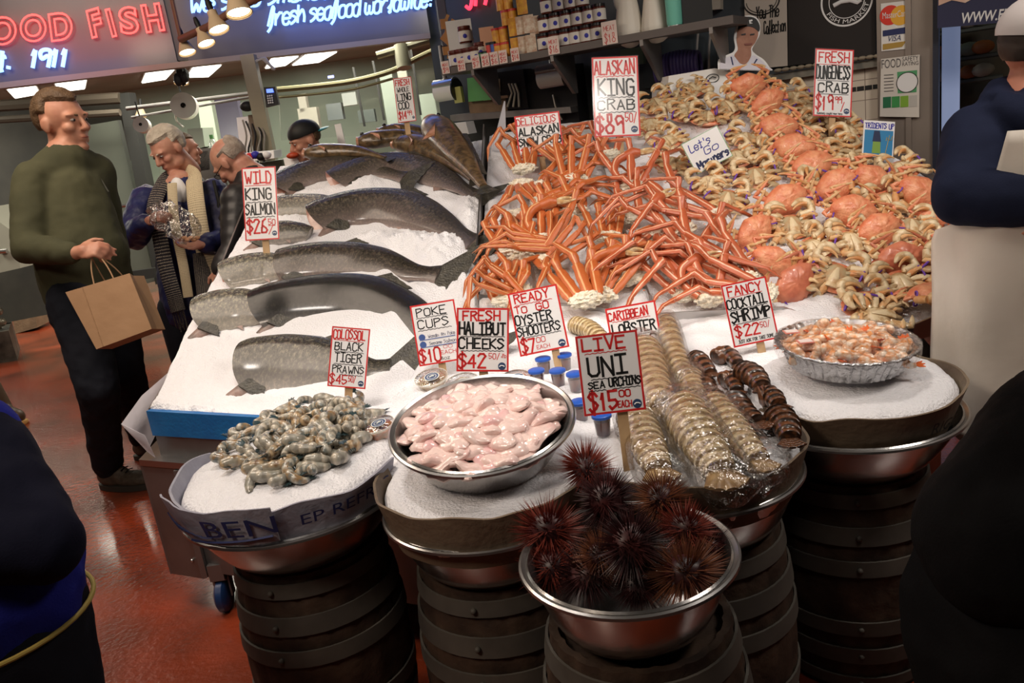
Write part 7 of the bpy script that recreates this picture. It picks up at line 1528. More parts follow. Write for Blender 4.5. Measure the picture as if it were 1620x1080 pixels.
pbox('wall_2', [(252, 255), (340, 245), (370, 430), (255, 450)], 7.6, .1, M('grey_green_low', (.16, .18, .14), .6), kind='structure')
# beams and pipes below the ceiling
k = MB(); k.tube([atd(-10, 190, 7.0), atd(190, 178, 7.0)], .03, 8); k.tube([atd(-10, 168, 7.2), atd(190, 155, 7.2)], .05, 8); tag(k.build('ceiling_pipe', M('pipe_brown', (.10, .08, .06), .6)), 'brown pipes running along the dark wall behind the man in olive', 'pipe')
k = MB(); k.tube([atd(200, 172, 6.6), atd(395, 148, 6.6)], .016, 8); k.tube([atd(208, 186, 6.5), atd(400, 153, 6.5)], .01, 8); tag(k.build('hanging_rail', m_steel_dull), 'thin steel rail holding the paper rolls', 'rail')
pbox('wall_3', [(196, 150), (400, 128), (402, 152), (200, 178)], 11.6, .1, M('upper_glass', (.36, .38, .30), .3), kind='structure')
# green upright, purple window, dark worker strip
pbox('wall_4', [(312, 160), (333, 158), (350, 250), (326, 262)], 7.4, .1, M('pale_green_post', (.38, .46, .35), .5), kind='structure'); pbox('window_2', [(333, 156), (374, 153), (388, 235), (350, 240)], 8.2, .1, M('violet_window', (.16, .15, .22), .3), kind='structure')
for px, py, R_, lb in ((292, 168, 20, 'large white paper roll hanging on the rail'), (225, 198, 12, 'small white paper roll hanging further left')):
    c = atd(px, py, 6.4); r = empty('paper_roll', c, lb, 'paper roll'); rw = R_ * 6.4 / 1290; Mx = frame((0, 0, 0), V((.1, -1, .15)), (1, 0, 0)); k = MB(); k.lathe([(rw * .2, -.04), (rw, -.04), (rw, .04), (rw * .2, .04), (rw * .2, -.04)], 36); k.xform(Mx); k.build('roll', m_paper, r)
    k = MB(); k.lathe([(rw * .12, -.03), (rw * .2, -.042), (rw * .2, .042), (rw * .12, .03)], 20); k.xform(Mx); k.build('core', m_black, r); k = MB(); k.tube([V((0, 0, 0)), V((-.01, 0, .18))], .006, 6); k.build('string', m_black, r)
k = MB(); a = atd(276, 175, 6.4); k.tube(cat_rom([a, a + V((.0, 0, -.08)), a + V((.04, 0, -.13))], 4), .018, 8, flat=.3); tag(k.build('paper_strip', m_paper), 'loose paper end dangling from the large roll', 'paper')
pbox('scale_box', [(296, 204), (320, 202), (324, 232), (302, 238)], 6.3, .25, M('scale_green', (.45, .52, .42), .5), 'pale green scale housing behind the white haired woman', 'scale')
k = MB(); p = atd(337, 228, 6.2); k.lathe([(.001, 0), (.03, 0), (.03, .10), (.012, .13)], 16, c=p - UPZ * .09); bt = k.build('water_bottle', m_cup); tag(bt, 'clear bottle with green cap behind the balding man', 'bottle'); k = MB(); k.lathe([(.001, .16), (.014, .16), (.014, .13)], 14, c=p - UPZ * .09); k.build('cap', m_green_ink, bt)
pbox('black_chair_back', [(305, 242), (330, 238), (332, 268), (308, 272)], 6.0, .06, m_black, 'black chair back beside the green scale', 'chair')
pbox('prep_counter', [(288, 238), (346, 232), (372, 345), (312, 356)], 6.0, .6, M('counter_grey', (.16, .17, .14), .5), 'grey prep counter behind the white haired woman', 'counter')
# cable post with keypad
po = empty('utility_post', V((atd(420, 300, 5.6).x, atd(420, 300, 5.6).y, 0)), 'cluttered beige post with hanging hoses between the rooms', 'post'); off = po.location.copy()
pc = lambda px, py, d=5.6: atd(px, py, d)
k = MB(); a, b = pc(392, 118), pc(428, 290); a2 = V((off.x - .03, off.y, 0)); k.slab([V((pc(424, 200).x - .06, off.y, 0)), V((pc(424, 200).x + .03, off.y, 0)), V((pc(424, 200).x + .03, off.y, 2.12)), V((pc(424, 200).x - .06, off.y, 2.12))], V((0, 1, 0)), .08); k.build('column', M('post_beige', (.30, .27, .19), .6, var=((.22, .2, .14), 3)), po, off, smooth=False)
for q in range(7):
    k = MB(); x0 = 384 + q * 5; k.tube(cat_rom([pc(x0, 190 + q * 2, 5.5), pc(x0 + 6 + 3 * math.sin(q * 2), 215, 5.48), pc(x0 + 4, 240, 5.5), pc(x0 + 14, 268, 5.5)], 4), .007, 6); k.build('hose', m_black if q % 2 else M('hose_grey', (.25, .23, .2), .5), po, off)
k = MB(); k.slab([pc(374, 186, 5.62), pc(392, 184, 5.62), pc(400, 250, 5.62), pc(382, 255, 5.62)], V((0, 1, 0)), .05); k.build('white_board', m_white, po, off, smooth=False); k = MB(); k.slab([pc(392, 182, 5.58), pc(413, 180, 5.58), pc(425, 245, 5.58), pc(402, 248, 5.58)], V((0, 1, 0)), .04); k.build('brown_board', M('post_brown', (.16, .12, .08), .7, bump=(20, .5)), po, off, smooth=False)
k = MB(); k.ell(pc(391, 168, 5.5), (.05, .05, .035)); k.ell(pc(402, 150, 5.5), (.03, .03, .09)); k.build('cable_coil', m_black, po, off)
k = MB(); [k.tube([pc(392 + q * 3, 100, 5.4), pc(420 - q * 2, 92, 5.4), pc(432 + q, 110, 5.4)], .010, 6) for q in range(4)]; k.build('brackets', M('bracket_grey', (.35, .33, .3), .5), po, off)
kp = empty('keypad', pc(426, 168, 5.45), 'black wall keypad with a blue lit screen', 'keypad'); o_ = kp.location.copy()
k = MB(); k.slab([pc(417, 138, 5.45), pc(435, 137, 5.45), pc(441, 165, 5.45), pc(421, 170, 5.45)], V((0, 1, 0)), .04); k.build('case', m_black, kp, o_, smooth=False)
k = MB(); k.slab([pc(421, 141, 5.44), pc(431, 140, 5.44), pc(433, 146, 5.44), pc(422, 147, 5.44)], V((0, 1, 0)), .008); k.build('screen', M('screen_blue', (.05, .1, .6), .3, emit=(.1, .2, 1), es=2), kp, o_, smooth=False)
for i in range(4):
    for j in range(3): k = MB(); k.ell(pc(423.5 + j * 3.2 + i * .5, 152 + i * 3.6 - j * .4, 5.44), .006, nu=6, nv=4); k.build('key', m_white, kp, o_)
# glass room behind the ling cod
m_pane = M('room_green', (.24, .31, .235), .35, var=((.19, .25, .19), 1.6)); m_glass = film_mat('room_glass', .06, 3, .05)
pbox('wall_5', [(436, 122), (700, 84), (745, 235), (440, 250)], 11.6, .1, m_pane, kind='structure')
pbox('window_3', [(440, 150), (700, 104), (725, 205), (445, 222)], 6.9, .02, m_glass, kind='structure')
for i, (x0, y0, x1, y1) in enumerate(((557, 106, 575, 200), (588, 96, 606, 190), (648, 78, 664, 182))):
    pbox('trim_%d' % (6 + i), [(x0, y0), (x0 + 3, y0), (x1 + 3, y1), (x1, y1)], 6.8, .03, m_dk, kind='structure')
for px, py, w_, h_, c, lb in ((600, 120, 20, 80, (.30, .36, .30), 'tall pale green panel'), (628, 112, 14, 28, (.42, .44, .36), 'pale duct'), (540, 148, 22, 20, (.28, .30, .28), 'grey notice'), (470, 150, 12, 28, (.40, .38, .32), 'folded cloth'), (515, 165, 24, 26, (.10, .12, .12), 'dark equipment'), (470, 172, 30, 34, (.07, .09, .08), 'dark glass case'), (565, 175, 26, 20, (.06, .08, .07), 'dark machine'), (660, 150, 26, 40, (.36, .43, .35), 'light green wall unit')):
    pbox('wall_unit', [(px, py), (px + w_, py - 3), (px + w_ + h_ * .17, py + h_ - 3), (px + h_ * .17, py + h_)], 7.3, .12, M('unit%d' % px, c, .5), lb + ' behind the glass of the back room', 'wall unit')
k = MB(); P = [atd(x, y, 6.6) for x, y in ((436, 142), (500, 136), (560, 128), (620, 112), (660, 92), (690, 78))]; k.tube(cat_rom(P, 4), .022, 8); k.tube(cat_rom([p - UPZ * .06 for p in P[:4]], 4), .010, 8); tag(k.build('conduit_pipe', M('conduit_olive', (.26, .24, .13), .6)), 'olive pipe run crossing the glass room', 'pipe')
k = MB(); k.tube([atd(634, 72, 6.5), atd(640, 108, 6.5)], .06, 10); k.tube([atd(596, 88, 6.5), atd(690, 60, 6.5)], .03, 8); tag(k.build('duct_stub', M('duct_beige', (.32, .31, .22), .6)), 'beige duct stub under the fascia', 'duct')
for px, py in ((519, 124), (565, 129), (698, 106)): k = MB(); a = atd(px, py, 6.95); k.slab([a, a + V((.05, 0, 0)), a + V((.05, 0, .02)), a + V((0, 0, .02))], V((0, 1, 0)), .01); tag(k.build('indicator_light', M('blue_led', (.2, .25, 1), .5, emit=(.3, .35, 1), es=3)), 'small blue light glowing in the back room', 'light', 'blue lights in the back room')
# counter behind the fish: white boxes, tool, scale
pbox('back_counter', [(380, 262), (700, 215), (705, 240), (384, 300)], 5.35, .5, M('counter_green', (.22, .28, .22), .5), 'grey green counter behind the fish display', 'counter')
pbox('white_tray', [(388, 242), (433, 238), (434, 250), (390, 256)], 5.2, .2, m_white, 'white tray with blue edge on the counter above the salmon sign', 'tray'); pbox('white_carton', [(448, 250), (476, 246), (478, 262), (452, 266)], 5.1, .12, m_white, 'small white carton behind the olive salmon', 'carton')
k = MB(); k.ell(atd(463, 246, 5.05), (.04, .03, .02)); tag(k.build('tomato_piece', M('red_food', (.45, .06, .02), .4)), 'red food heap on the small white carton', 'food')
pbox('white_scraper', [(529, 197), (539, 195), (549, 238), (538, 242)], 5.3, .02, m_white, 'white plastic handle standing beside the ling cod', 'tool')
for q in range(4): k = MB(); k.ell(atd(395 + q * 9, 248 - (q % 2) * 3, 5.1), (.03, .03, .025)); tag(k.build('wrapped_packet', (m_red_ink, m_blue_ink, m_black, m_white)[q]), ('red', 'blue', 'black', 'white')[q] + ' small packet on the white tray', 'packet')
# left edge clutter
pbox('white_sink', [(-30, 330), (28, 372), (32, 424), (-30, 438)], 7.0, .5, M('sink_white', (.35, .34, .28), .4), 'off-white sink cabinet cut by the left edge', 'sink'); k = MB(); k.tube([atd(0, 398, 6.98), atd(11, 397, 6.98)], .02, 8); tag(k.build('sink_handle', m_steel), 'steel handle on the off-white sink cabinet', 'handle')
pbox('brick_plinth', [(28, 420), (90, 405), (98, 472), (30, 482)], depth(atz(30, 482, 0)), .2, M('brick_dark', (.07, .025, .012), .7, var=((.04, .015, .01), 8)), 'dark reddish brick plinth at the left behind the man in olive', 'plinth')
pbox('cardboard_box', [(18, 488), (52, 478), (59, 518), (24, 528)], depth(atz(24, 528, .0)), .3, m_card, 'small cardboard box on the red floor at the left', 'box')
cr = empty('crate_stack', atz(12, 572, 0), 'dark grimy crate with cans at the left edge', 'crate'); o_ = cr.location.copy()
k = MB(); k.hexa([atz(-30, 580, 0), atz(28, 570, 0), atz(32, 552, 0), atz(-30, 560, 0)], [p_ + UPZ * .28 for p_ in (atz(-30, 580, 0), atz(28, 570, 0), atz(32, 552, 0), atz(-30, 560, 0))]); k.build('crate_body', M('crate_dark', (.03, .03, .025), .5, var=((.12, .11, .09), 9)), cr, o_, smooth=False)
for q in range(6): k = MB(); k.ell(atz(10 + (q % 2) * 10, 568, 0) + UPZ * (.30 + q * .05), (.045, .04, .04), nu=10, nv=8); k.build('can', M('can_grey', (.22, .20, .15), .35, .4), cr, o_)
k = MB(); k.tube([atz(205, 506, .004), atz(262, 486, .004)], .012, 6); tag(k.build('floor_strip', M('strip_pale', (.40, .30, .24), .6)), 'pale thin strip lying on the floor by the scarf fringe', 'strip')
# ================================================================== shelf with jars on the right wall
SA, SB_ = aty(700, 128, 5.35), atd(1160, 34, 4.15); SA.z = SB_.z = 1.84; sd_ = (SB_ - SA).normalized(); sn = V((sd_.y, -sd_.x, 0)); sn = sn if sn.y < 0 else -sn
k = MB(); k.slab([SA - sn * .30 - UPZ * .04, SB_ - sn * .30 - UPZ * .04, SB_ - UPZ * .04, SA - UPZ * .04], UPZ, .04)
sh = k.build('wall_shelf', M('shelf_grey', (.12, .105, .10), .5, .3), None, SA, smooth=False); sh.location = SA; tag(sh, 'long grey wall shelf stocked with jars and tins', 'shelf')
for t_ in (.12, .42, .72, .93):
    k = MB(); a = SA.lerp(SB_, t_) - UPZ * .04; k.slab([a, a - sn * .28, a - sn * .28 - UPZ * .22, a - sn * .24 - UPZ * .22, a - UPZ * .03], sd_, .02); k.build('bracket', m_steel_dull, sh, SA, smooth=False)
def SP_(px, back=.06, up=0):      # point on the shelf under a pixel column
    best = None; lo, hi = 0, 1
    for i in range(40):
        m = (lo + hi) / 2; p = SA.lerp(SB_, m) - sn * back; d = p - CAM; z = d.dot(FWD); x = 810 + FOC * d.dot(CR) / z
        if x < px: lo = m
        else: hi = m
    return p + UPZ * up
m_jar = M('jar_label', (.72, .68, .62), .45); m_jlid = M('jar_lid_black', (.012, .01, .012), .3); m_jlid_r = M('jar_lid_brown', (.12, .025, .015), .35); m_jfill = M('jar_brown', (.10, .02, .012), .25)
def jar_proto(R_, h, lid, name='jar'):
    r = empty(name); k = MB(); k.lathe([(.001, 0), (R_ * .93, 0), (R_, .006), (R_, h * .80), (R_ * .85, h * .86)], 20, cap1=True); k.build('glass_body', m_jfill, r)
    k = MB(); k.lathe([(R_ * 1.015, h * .10), (R_ * 1.015, h * .72)], 20); lb = k.build('jar_label', m_jar, r); k = MB(); k.ell((0, -R_ * 1.02, h * .4), (R_ * .32, .002, R_ * .34), nu=10, nv=6); k.build('logo', m_blue_ink, lb)
    k = MB(); k.lathe([(R_ * .9, h * .84), (R_ * .98, h * .85), (R_ * .98, h), (.001, h * 1.01)], 20); k.build('lid', lid, r); return r
JP = [jar_proto(.038, .095, m_jlid), jar_proto(.040, .10, m_jlid_r)]
def put_jar(n, px, back, up, label, grp):
    src = JP[n]; o = src if id(src) not in used else copy_tree(src); used.add(id(src)); p = SP_(px, back, up); o.location = p; d = CAM - p; o.rotation_euler = (0, 0, math.atan2(d.y, d.x) + PI / 2); tag(o, label, 'jar', grp)
for row, (pxs, up) in enumerate((((862, 879, 896, 912, 929, 946, 963), 0), ((866, 883, 900, 918, 936, 952), .097), ((873, 892, 910, 928), .194))):
    for q, px in enumerate(pxs):
        put_jar(0, px, .08, up, 'black lidded jar with white label in the %s row of the jar pyramid' % ('bottom', 'middle', 'top')[row], '%s row of black lidded jars' % ('bottom', 'middle', 'top')[row])
for q, px in enumerate((722, 733, 744, 755)): put_jar(1, px, .10, 0, 'brown lidded jar in the row at the left end of the shelf', 'brown lidded jars at the left end')
for q, px in enumerate((742, 763)): put_jar(1, px, .12, .13 if q == 0 else .02, ('brown lidded jar raised in front of the white box', 'brown lidded jar right of the left row')[q], None)
p = SP_(735, .2, 0); k = MB(); k.box(p + UPZ * .14, (.16, .08, .28)); o = k.build('white_box', m_white, None, p, smooth=False); o.location = p; tag(o, 'white box behind the raised jar on the shelf', 'box')
m_tiny = [M('tin_yellow', (.75, .42, .05), .4, var=((.6, .25, .05), 40)), M('tin_pale', (.70, .62, .50), .4, var=((.5, .3, .2), 40)), M('tin_red', (.55, .05, .04), .4), M('tin_blue', (.06, .12, .40), .4)]
def tin(px, back, up, w, h, m, label, grp=None, box=False):
    p = SP_(px, back, up); k = MB()
    if box: k.box(p + UPZ * h / 2, (w, w * .5, h))
    else: k.lathe([(.001, 0), (w / 2, 0), (w / 2, h), (.001, h)], 18, c=p)
    o = k.build('box' if box else 'tin', m, None, p, smooth=not box); o.location = p; o.name = 'spice_box' if box else 'seasoning_tin'; tag(o, label, 'box' if box else 'tin', grp)
    if not box: k = MB(); k.lathe([(w / 2 * 1.03, h * .86), (w / 2 * 1.03, h * 1.01), (.001, h * 1.02)], 18, c=p); k.build('lid', m_tiny[2] if m is m_tiny[0] else m_jlid, o, p)
    return o
for q, (px, up, back) in enumerate(((790, 0, .05), (801, 0, .05), (790, .09, .08), (802, .09, .08), (808, .18, .1), (820, .18, .1), (803, .27, .12), (815, .27, .12))): tin(px, back, up, .055, .085, m_tiny[0], 'yellow tin with red lid stacked left of the jar pyramid', 'yellow seasoning tins')
for q, px in enumerate((776, 783)): tin(px, .04, 0, .035, .10, m_tiny[3] if q else m_tiny[2], ('red', 'blue')[q] + ' slim shaker in front of the yellow tins')
for q, px in enumerate((762, 769)): tin(px, .03, 0, .03, .055, M('tin_green', (.05, .22, .10), .4), 'green lidded little jar near the price tags', 'green lidded little jars')
for q, (px, up) in enumerate(((818, 0), (830, 0), (842, 0), (818, .11), (830, .11), (842, .11), (835, .22), (850, .10))): tin(px, .06 + .02 * (q > 5), up, .06, .10, m_tiny[1] if q % 3 else m_tiny[0], 'patterned spice box stacked beside the yellow tins', 'patterned spice boxes', True)
tin(776, .14, .0, .09, .20, M('box_peach', (.75, .42, .28), .5), 'tall peach coloured box behind the shakers', None, True); tin(870, .10, .29, .05, .06, M('box_peach2', (.7, .35, .2), .5), 'small orange box at the left of the top jar row', None, True)
for q, (px, w_) in enumerate(((705, 1), (730, 1), (753, 1), (768, 1), (782, 1), (796, 1), (815, 1), (876, 1.3), (965, 1.6))):
    p = SP_(px, -.005, -.035); k = MB(); X = sd_; k.slab([p - X * .028 * w_, p + X * .028 * w_, p + X * .028 * w_ + UPZ * .075 * w_, p - X * .028 * w_ + UPZ * .075 * w_], sn, .002); o = k.build('price_tag', M('tag_pink', (.72, .60, .55), .5), None, p, smooth=False); o.location = p; tag(o, 'small white price tag with red print on the shelf edge', 'price tag', 'price tags along the shelf edge')
    k = MB(); X_ = sd_; text_in(k, ('$9', '$12', '$7', '$8', '$6', '$5', '$14', '$16', '$18')[q], -.02 * w_, .02 * w_, .01, .035 * w_, p + sn * .003, X_, UPZ, sn, .003); text_in(k, 'MEAT', -.02 * w_, .02 * w_, .045 * w_, .06 * w_, p + sn * .003, X_, UPZ, sn, .002); k.build('lettering', m_red_ink, o, p, smooth=False)
# tan wooden spoons cluster hanging left of the shelf
for q in range(9):
    p = atd(703 + (q % 3) * 7 + q * .8, 38 + q * 7, 5.2); k = MB(); k.box(p, (.05, .02, .06), rot_e(20 * (q % 3), 15 * q, 10)); k.box(p + V((.02, 0, .03)), (.02, .015, .05), rot_e(0, 30, 0)); tag(k.build('wooden_clip', M('clip_wood', (.42, .20, .07), .6), smooth=False), 'tan wooden clip in the hanging bunch left of the jar shelf', 'clip', 'hanging tan wooden clips')
# mannequin heads and mint tumbler
for px, s, lb in ((998, 1.0, 'white mannequin head with a dark cap on the shelf'), (1040, 1.1, 'white mannequin head leaning right beside the mint tumbler')):
    p = SP_(px, .12, 0); r = empty('mannequin_head', p, lb, 'mannequin'); hM = face_frame(V((0, 0, .33)), V((-.35 if s > 1 else .3, -1, 0)), s=1.0); k = MB(); add_head(k, hM, neck=.05); k.cap((0, .02, .02), (0, .02, .16), .085, .06); mod_remesh(k.build('head', M('mannequin_white', (.72, .68, .60), .5), r), .007, 3)
    if s == 1.0: k = MB(); k.ell(hM @ V((0, -.014, .066)), (.092, .114, .090), hM.to_3x3(), 28, 16, fn=lambda q, d: V((q.x, q.y, max(q.z, -.014)))); k.ell(hM @ V((0, .12, .058)), (.072, .075, .008), hM.to_3x3(), 20, 8); k.build('cap', m_navy_ink, r)
p = SP_(1068, .05, 0); k = MB(); k.lathe([(.001, 0), (.038, 0), (.042, .02), (.045, .26), (.001, .26)], 28); o = k.build('tumbler', M('mint', (.16, .50, .40), .4)); o.location = p; tag(o, 'mint green tumbler on the right end of the shelf', 'tumbler'); k = MB(); k.lathe([(.0385, -.001), (.040, .016), (.0385, .018)], 28); k.build('base_band', m_steel, o)
p = SP_(1100, .14, 0); k = MB(); k.box(p + UPZ * .18, (.16, .12, .36)); o = k.build('black_box', m_black, None, p, smooth=False); o.location = p; tag(o, 'black box beside the mint tumbler', 'box')
p = wz(1134, 8); k = MB(); k.slab([wz(1123, 17) + WN * .01, wz(1145, 15) + WN * .01, wz(1145, -25) + WN * .01, wz(1121, -25) + WN * .01], WN, .06); tag(k.build('wall_box', M('cream_box', (.45, .40, .33), .5), smooth=False), 'cream electrical box on the dark wall at the top', 'electrical box')
# big black shade over the shelf
k = MB(); c = atd(823, -28, 4.3); k.lathe([(.001, .16), (.12, .15), (.19, .06), (.195, .0), (.16, -.05), (.001, -.065)], 40, c=c); o = k.build('pendant_shade', m_black, None, c); o.location = c; tag(o, 'big black rounded pendant shape cut off by the top edge', 'pendant')
# red neon hint
k = MB(); P = lambda x, y: wz(x, y) + WN * .04
for pl in (((742, 10), (748, 14), (751, 4), (752, -14)), ((757, 10), (759, -12), (768, -14)), ((772, 8), (777, -14))): k.tube(cat_rom([P(*q) for q in pl], 4), .012, 8)
tag(k.build('neon_sign', neon_mat('neon_pink', (1, .03, .06), 3)), 'tip of red neon script at the top above the jars', 'neon sign')
# ------------------------------------------------------------------ wall below the shelf
def onwall(name, c4, m, label, cat, th=.02, lift=.01, parent=None):
    P = [wz(x, y) + WN * lift for x, y in c4]; k = MB(); k.slab(P, WN, th); o = k.build(name, m, parent, P[3], smooth=False); 
    if not parent: o.location = P[3]
    if label: tag(o, label, cat)
    return o
m_blackplastic = M('black_plastic', (.01, .01, .012), .3)
for px, py, w_, lb in ((738, 142, 36, 'white paper towel roll in a steel holder at the left under the shelf'), (902, 120, 46, 'larger paper towel roll in a steel holder left of the king crab sign')):
    c = wz(px, py) + WN * .25; s = depth(c) / 1290; r = empty('towel_holder', c, lb, 'towel roll'); ax = sd_; k = MB(); k.tube([-ax * w_ * s / 2, ax * w_ * s / 2], .062, 28); k.build('roll', m_paper, r)
    k = MB(); k.tube([-ax * w_ * s * .52 + UPZ * .045, ax * w_ * s * .52 + UPZ * .045], .058, 24, flat=.7); k.build('cover', m_steel, r); k = MB(); k.tube([ax * w_ * s / 2, ax * w_ * s * .56], .075, 24); k.build('bracket', m_blackplastic, r); k = MB(); k.tube([UPZ * .06, UPZ * .30], .015, 8); k.build('hanger', m_steel_dull, r)
onwall('folder_rack', [(768, 122), (802, 118), (806, 155), (770, 158)], m_green_ink, 'green folder under the shelf', 'folder', .04, .2); onwall('yellow_folder', [(750, 136), (762, 134), (766, 158), (754, 160)], M('yellowgreen', (.45, .45, .15), .6), 'pale yellow green folder beside the towel roll', 'folder', .03, .25)
onwall('black_case', [(775, 118), (850, 108), (858, 168), (780, 172)], m_blackplastic, 'black case with a small tan label under the shelf', 'case', .12, .08)
onwall('tan_label', [(789, 126), (815, 123), (816, 143), (791, 146)], M('tan_card', (.50, .40, .26), .6), 'tan card on the black case', 'card', .004, .205)
onwall('black_cabinet', [(850, 110), (925, 100), (935, 200), (858, 205)], m_blackplastic, 'black cabinet below the larger towel roll', 'cabinet', .15, .02)
onwall('lower_ledge', [(745, 178), (930, 165), (932, 174), (746, 188)], m_steel_dull, 'grey steel ledge below the towel rolls', 'ledge', .25, .02); onwall('cardboard_tray', [(764, 158), (822, 150), (826, 172), (768, 178)], m_card, 'cardboard tray on the grey ledge', 'tray', .15, .05)
onwall('wood_block', [(790, 152), (828, 148), (829, 152), (791, 157)], m_wood, 'thin wooden board on the cardboard tray', 'board', .16, .06)
onwall('white_carton', [(750, 190), (785, 186), (790, 204), (755, 208)], m_white, 'white carton with printed sides behind the ling cod', 'carton', .1, .3)
k = MB(); P = [wz(896, 148) + WN * .2, wz(902, 165) + WN * .22, wz(910, 186) + WN * .2]; k.tube(P, .010, 8, flat=.5); tag(k.build('brush_handle', M('handle_cream', (.55, .50, .42), .5)), 'pale handle hanging under the larger towel roll', 'tool')
k = MB(); [k.tube([wz(830 + q * 5, 130) + WN * .22, wz(835 + q * 5, 145) + WN * .22, wz(828 + q * 9, 166) + WN * .22], .007, 6) for q in range(3)]; tag(k.build('hanging_tongs', M('tongs_bone', (.5, .46, .36), .5)), 'bone coloured tongs hanging at the ledge', 'tongs')
k = MB()   # clear pyramid divider end
a = cray(786, 240); k.tube([a, atd(798, 160, depth(a))], [.05, .004], 3); tag(k.build('plastic_spike', M('clear_white', (.75, .75, .8), .3, alpha=.5), smooth=False), 'translucent pointed plastic piece between ling cod and snow crab', 'plastic piece')
# coiled purple cord, white box stack, panels
onwall('glass_panel', [(1020, 60), (1135, 45), (1135, 130), (1020, 140)], M('dim_glass', (.06, .075, .085), .2), 'dim glass panel behind the white box', 'panel', .02, .01)
onwall('green_box', [(995, 78), (1030, 74), (1032, 100), (996, 104)], M('green_soft', (.16, .24, .16), .4), 'soft green container right of the king crab sign', 'container', .05, .1)
cc = empty('cord_coil', wz(1090, 106) + WN * .2, 'coil of dark purple cord behind the white box', 'cord'); 
for q in range(13):
    k = MB(); c = sd_ * (-.13 + q * .021) + UPZ * (.02 * math.sin(q * .25)); k.tube([c + (UPZ * math.sin(a) * .07 + (-sn) * math.cos(a) * .05) for a in [2 * PI * i / 18 for i in range(19)]], .011, 8, cap=False); k.build('loop', M('cord_purple', (.09, .07, .24), .4), cc)
for px in (1112, 1131):
    k = MB(); k.tube(cat_rom([wz(px, 128) + WN * .12, wz(px, 80) + WN * .12, wz(px + 3, 45) + WN * .14, wz(px - 4, 30) + WN * .2, wz(px - 14, 28) + WN * .2], 4), .007, 6); tag(k.build('wall_cable', M('cable_grey', (.3, .28, .26), .5)), 'grey cable looping down the dark wall, %s one' % ('left' if px < 1120 else 'right'), 'cable')
bd1 = cray(1110, 155); db = depth(bd1) + .12
wb = empty('white_box', atd(1100, 140, db), 'open white bakery style box with a round black logo at the top of the crabs', 'box'); o_ = wb.location.copy()
P4 = [atd(1046, 140, db), atd(1170, 126, db), atd(1170, 165, db), atd(1046, 172, db)]; k = MB(); k.slab(P4, V((0, 1, 0)), .25); k.build('box_body', m_white, wb, o_, smooth=False)
k = MB(); k.slab([atd(1058, 120, db + .03), atd(1130, 108, db + .03), atd(1170, 112, db + .03), atd(1168, 135, db + .03), atd(1056, 145, db + .03)], V((0, 1, 0)), .2); k.build('paper_stack', m_paper, wb, o_, smooth=False)
k = MB(); c = atd(1127, 124, db + .02); k.tube([c + V((.035 * math.cos(a), -.004, .022 * math.sin(a))) for a in [2 * PI * i / 20 for i in range(21)]], .0025, 6, cap=False); k.tube([c + V((-.02, -.004, .0)), c + V((0, -.004, .008)), c + V((.02, -.004, .0))], .003, 6); k.build('logo', m_black_ink, wb, o_)
# cardboard cut-out of a ball player: outline card, flat printed shapes
dc = db - .04; ct = empty('cardboard_cutout', atd(1175, 112, dc), 'flat cutout of a ball player in black cap and white shirt behind the crabs', 'cutout'); o_ = ct.location.copy()
def flat(px_pts, m, name, lift, par=ct, sm_=True, th=.0025):
    P = [atd(x, y, dc) + V((0, -lift, 0)) for x, y in px_pts]; P = cat_rom(P + [P[0]], 4)[:-1] if sm_ else P; k = MB(); k.slab(P, V((0, 1, 0)), th); return k.build(name, m, par, o_, smooth=False)
flat([(1136, 110), (1137, 94), (1152, 86), (1160, 82), (1163, 74), (1161, 60), (1164, 44), (1169, 32), (1180, 25), (1194, 26), (1202, 36), (1202, 54), (1196, 66), (1190, 78), (1196, 86), (1208, 94), (1217, 106), (1216, 112)], m_white, 'card', 0)
sk = M('print_skin', (.36, .16, .10), .6, var=((.42, .20, .13), 30)); flat([(1166, 50), (1170, 42), (1184, 38), (1197, 44), (1199, 56), (1194, 68), (1188, 76), (1188, 88), (1181, 100), (1173, 101), (1163, 94), (1162, 86), (1167, 78), (1165, 64)], sk, 'printed_face', .004)
flat([(1167, 48), (1169, 36), (1180, 27), (1194, 29), (1201, 40), (1200, 50), (1192, 44), (1182, 42), (1172, 44)], m_black_ink, 'printed_cap', .007)
flat([(1138, 109), (1140, 96), (1152, 90), (1160, 88), (1172, 102), (1182, 101), (1190, 88), (1200, 92), (1212, 104), (1214, 111)], M('print_jersey', (.70, .68, .76), .6), 'printed_shirt', .0055)
for x0, x1 in ((1172, 1179), (1186, 1193)): flat([(x0, 54), (x1, 53), (x1, 55), (x0, 56)], m_black_ink, 'printed_eye', .009, sm_=False)
flat([(1177, 69), (1190, 68), (1189, 71), (1178, 72)], M('print_lips', (.25, .08, .06), .6), 'printed_mouth', .009, sm_=False); flat([(1155, 90), (1157, 90), (1160, 103), (1158, 103)], m_navy_ink, 'printed_piping', .008, sm_=False); flat([(1196, 93), (1198, 94), (1192, 103), (1190, 103)], m_navy_ink, 'printed_piping', .008, sm_=False)
flat([(1184, 32), (1189, 31), (1190, 33), (1186, 35), (1190, 37), (1185, 38)], m_white, 'cap_mark', .009, sm_=False)
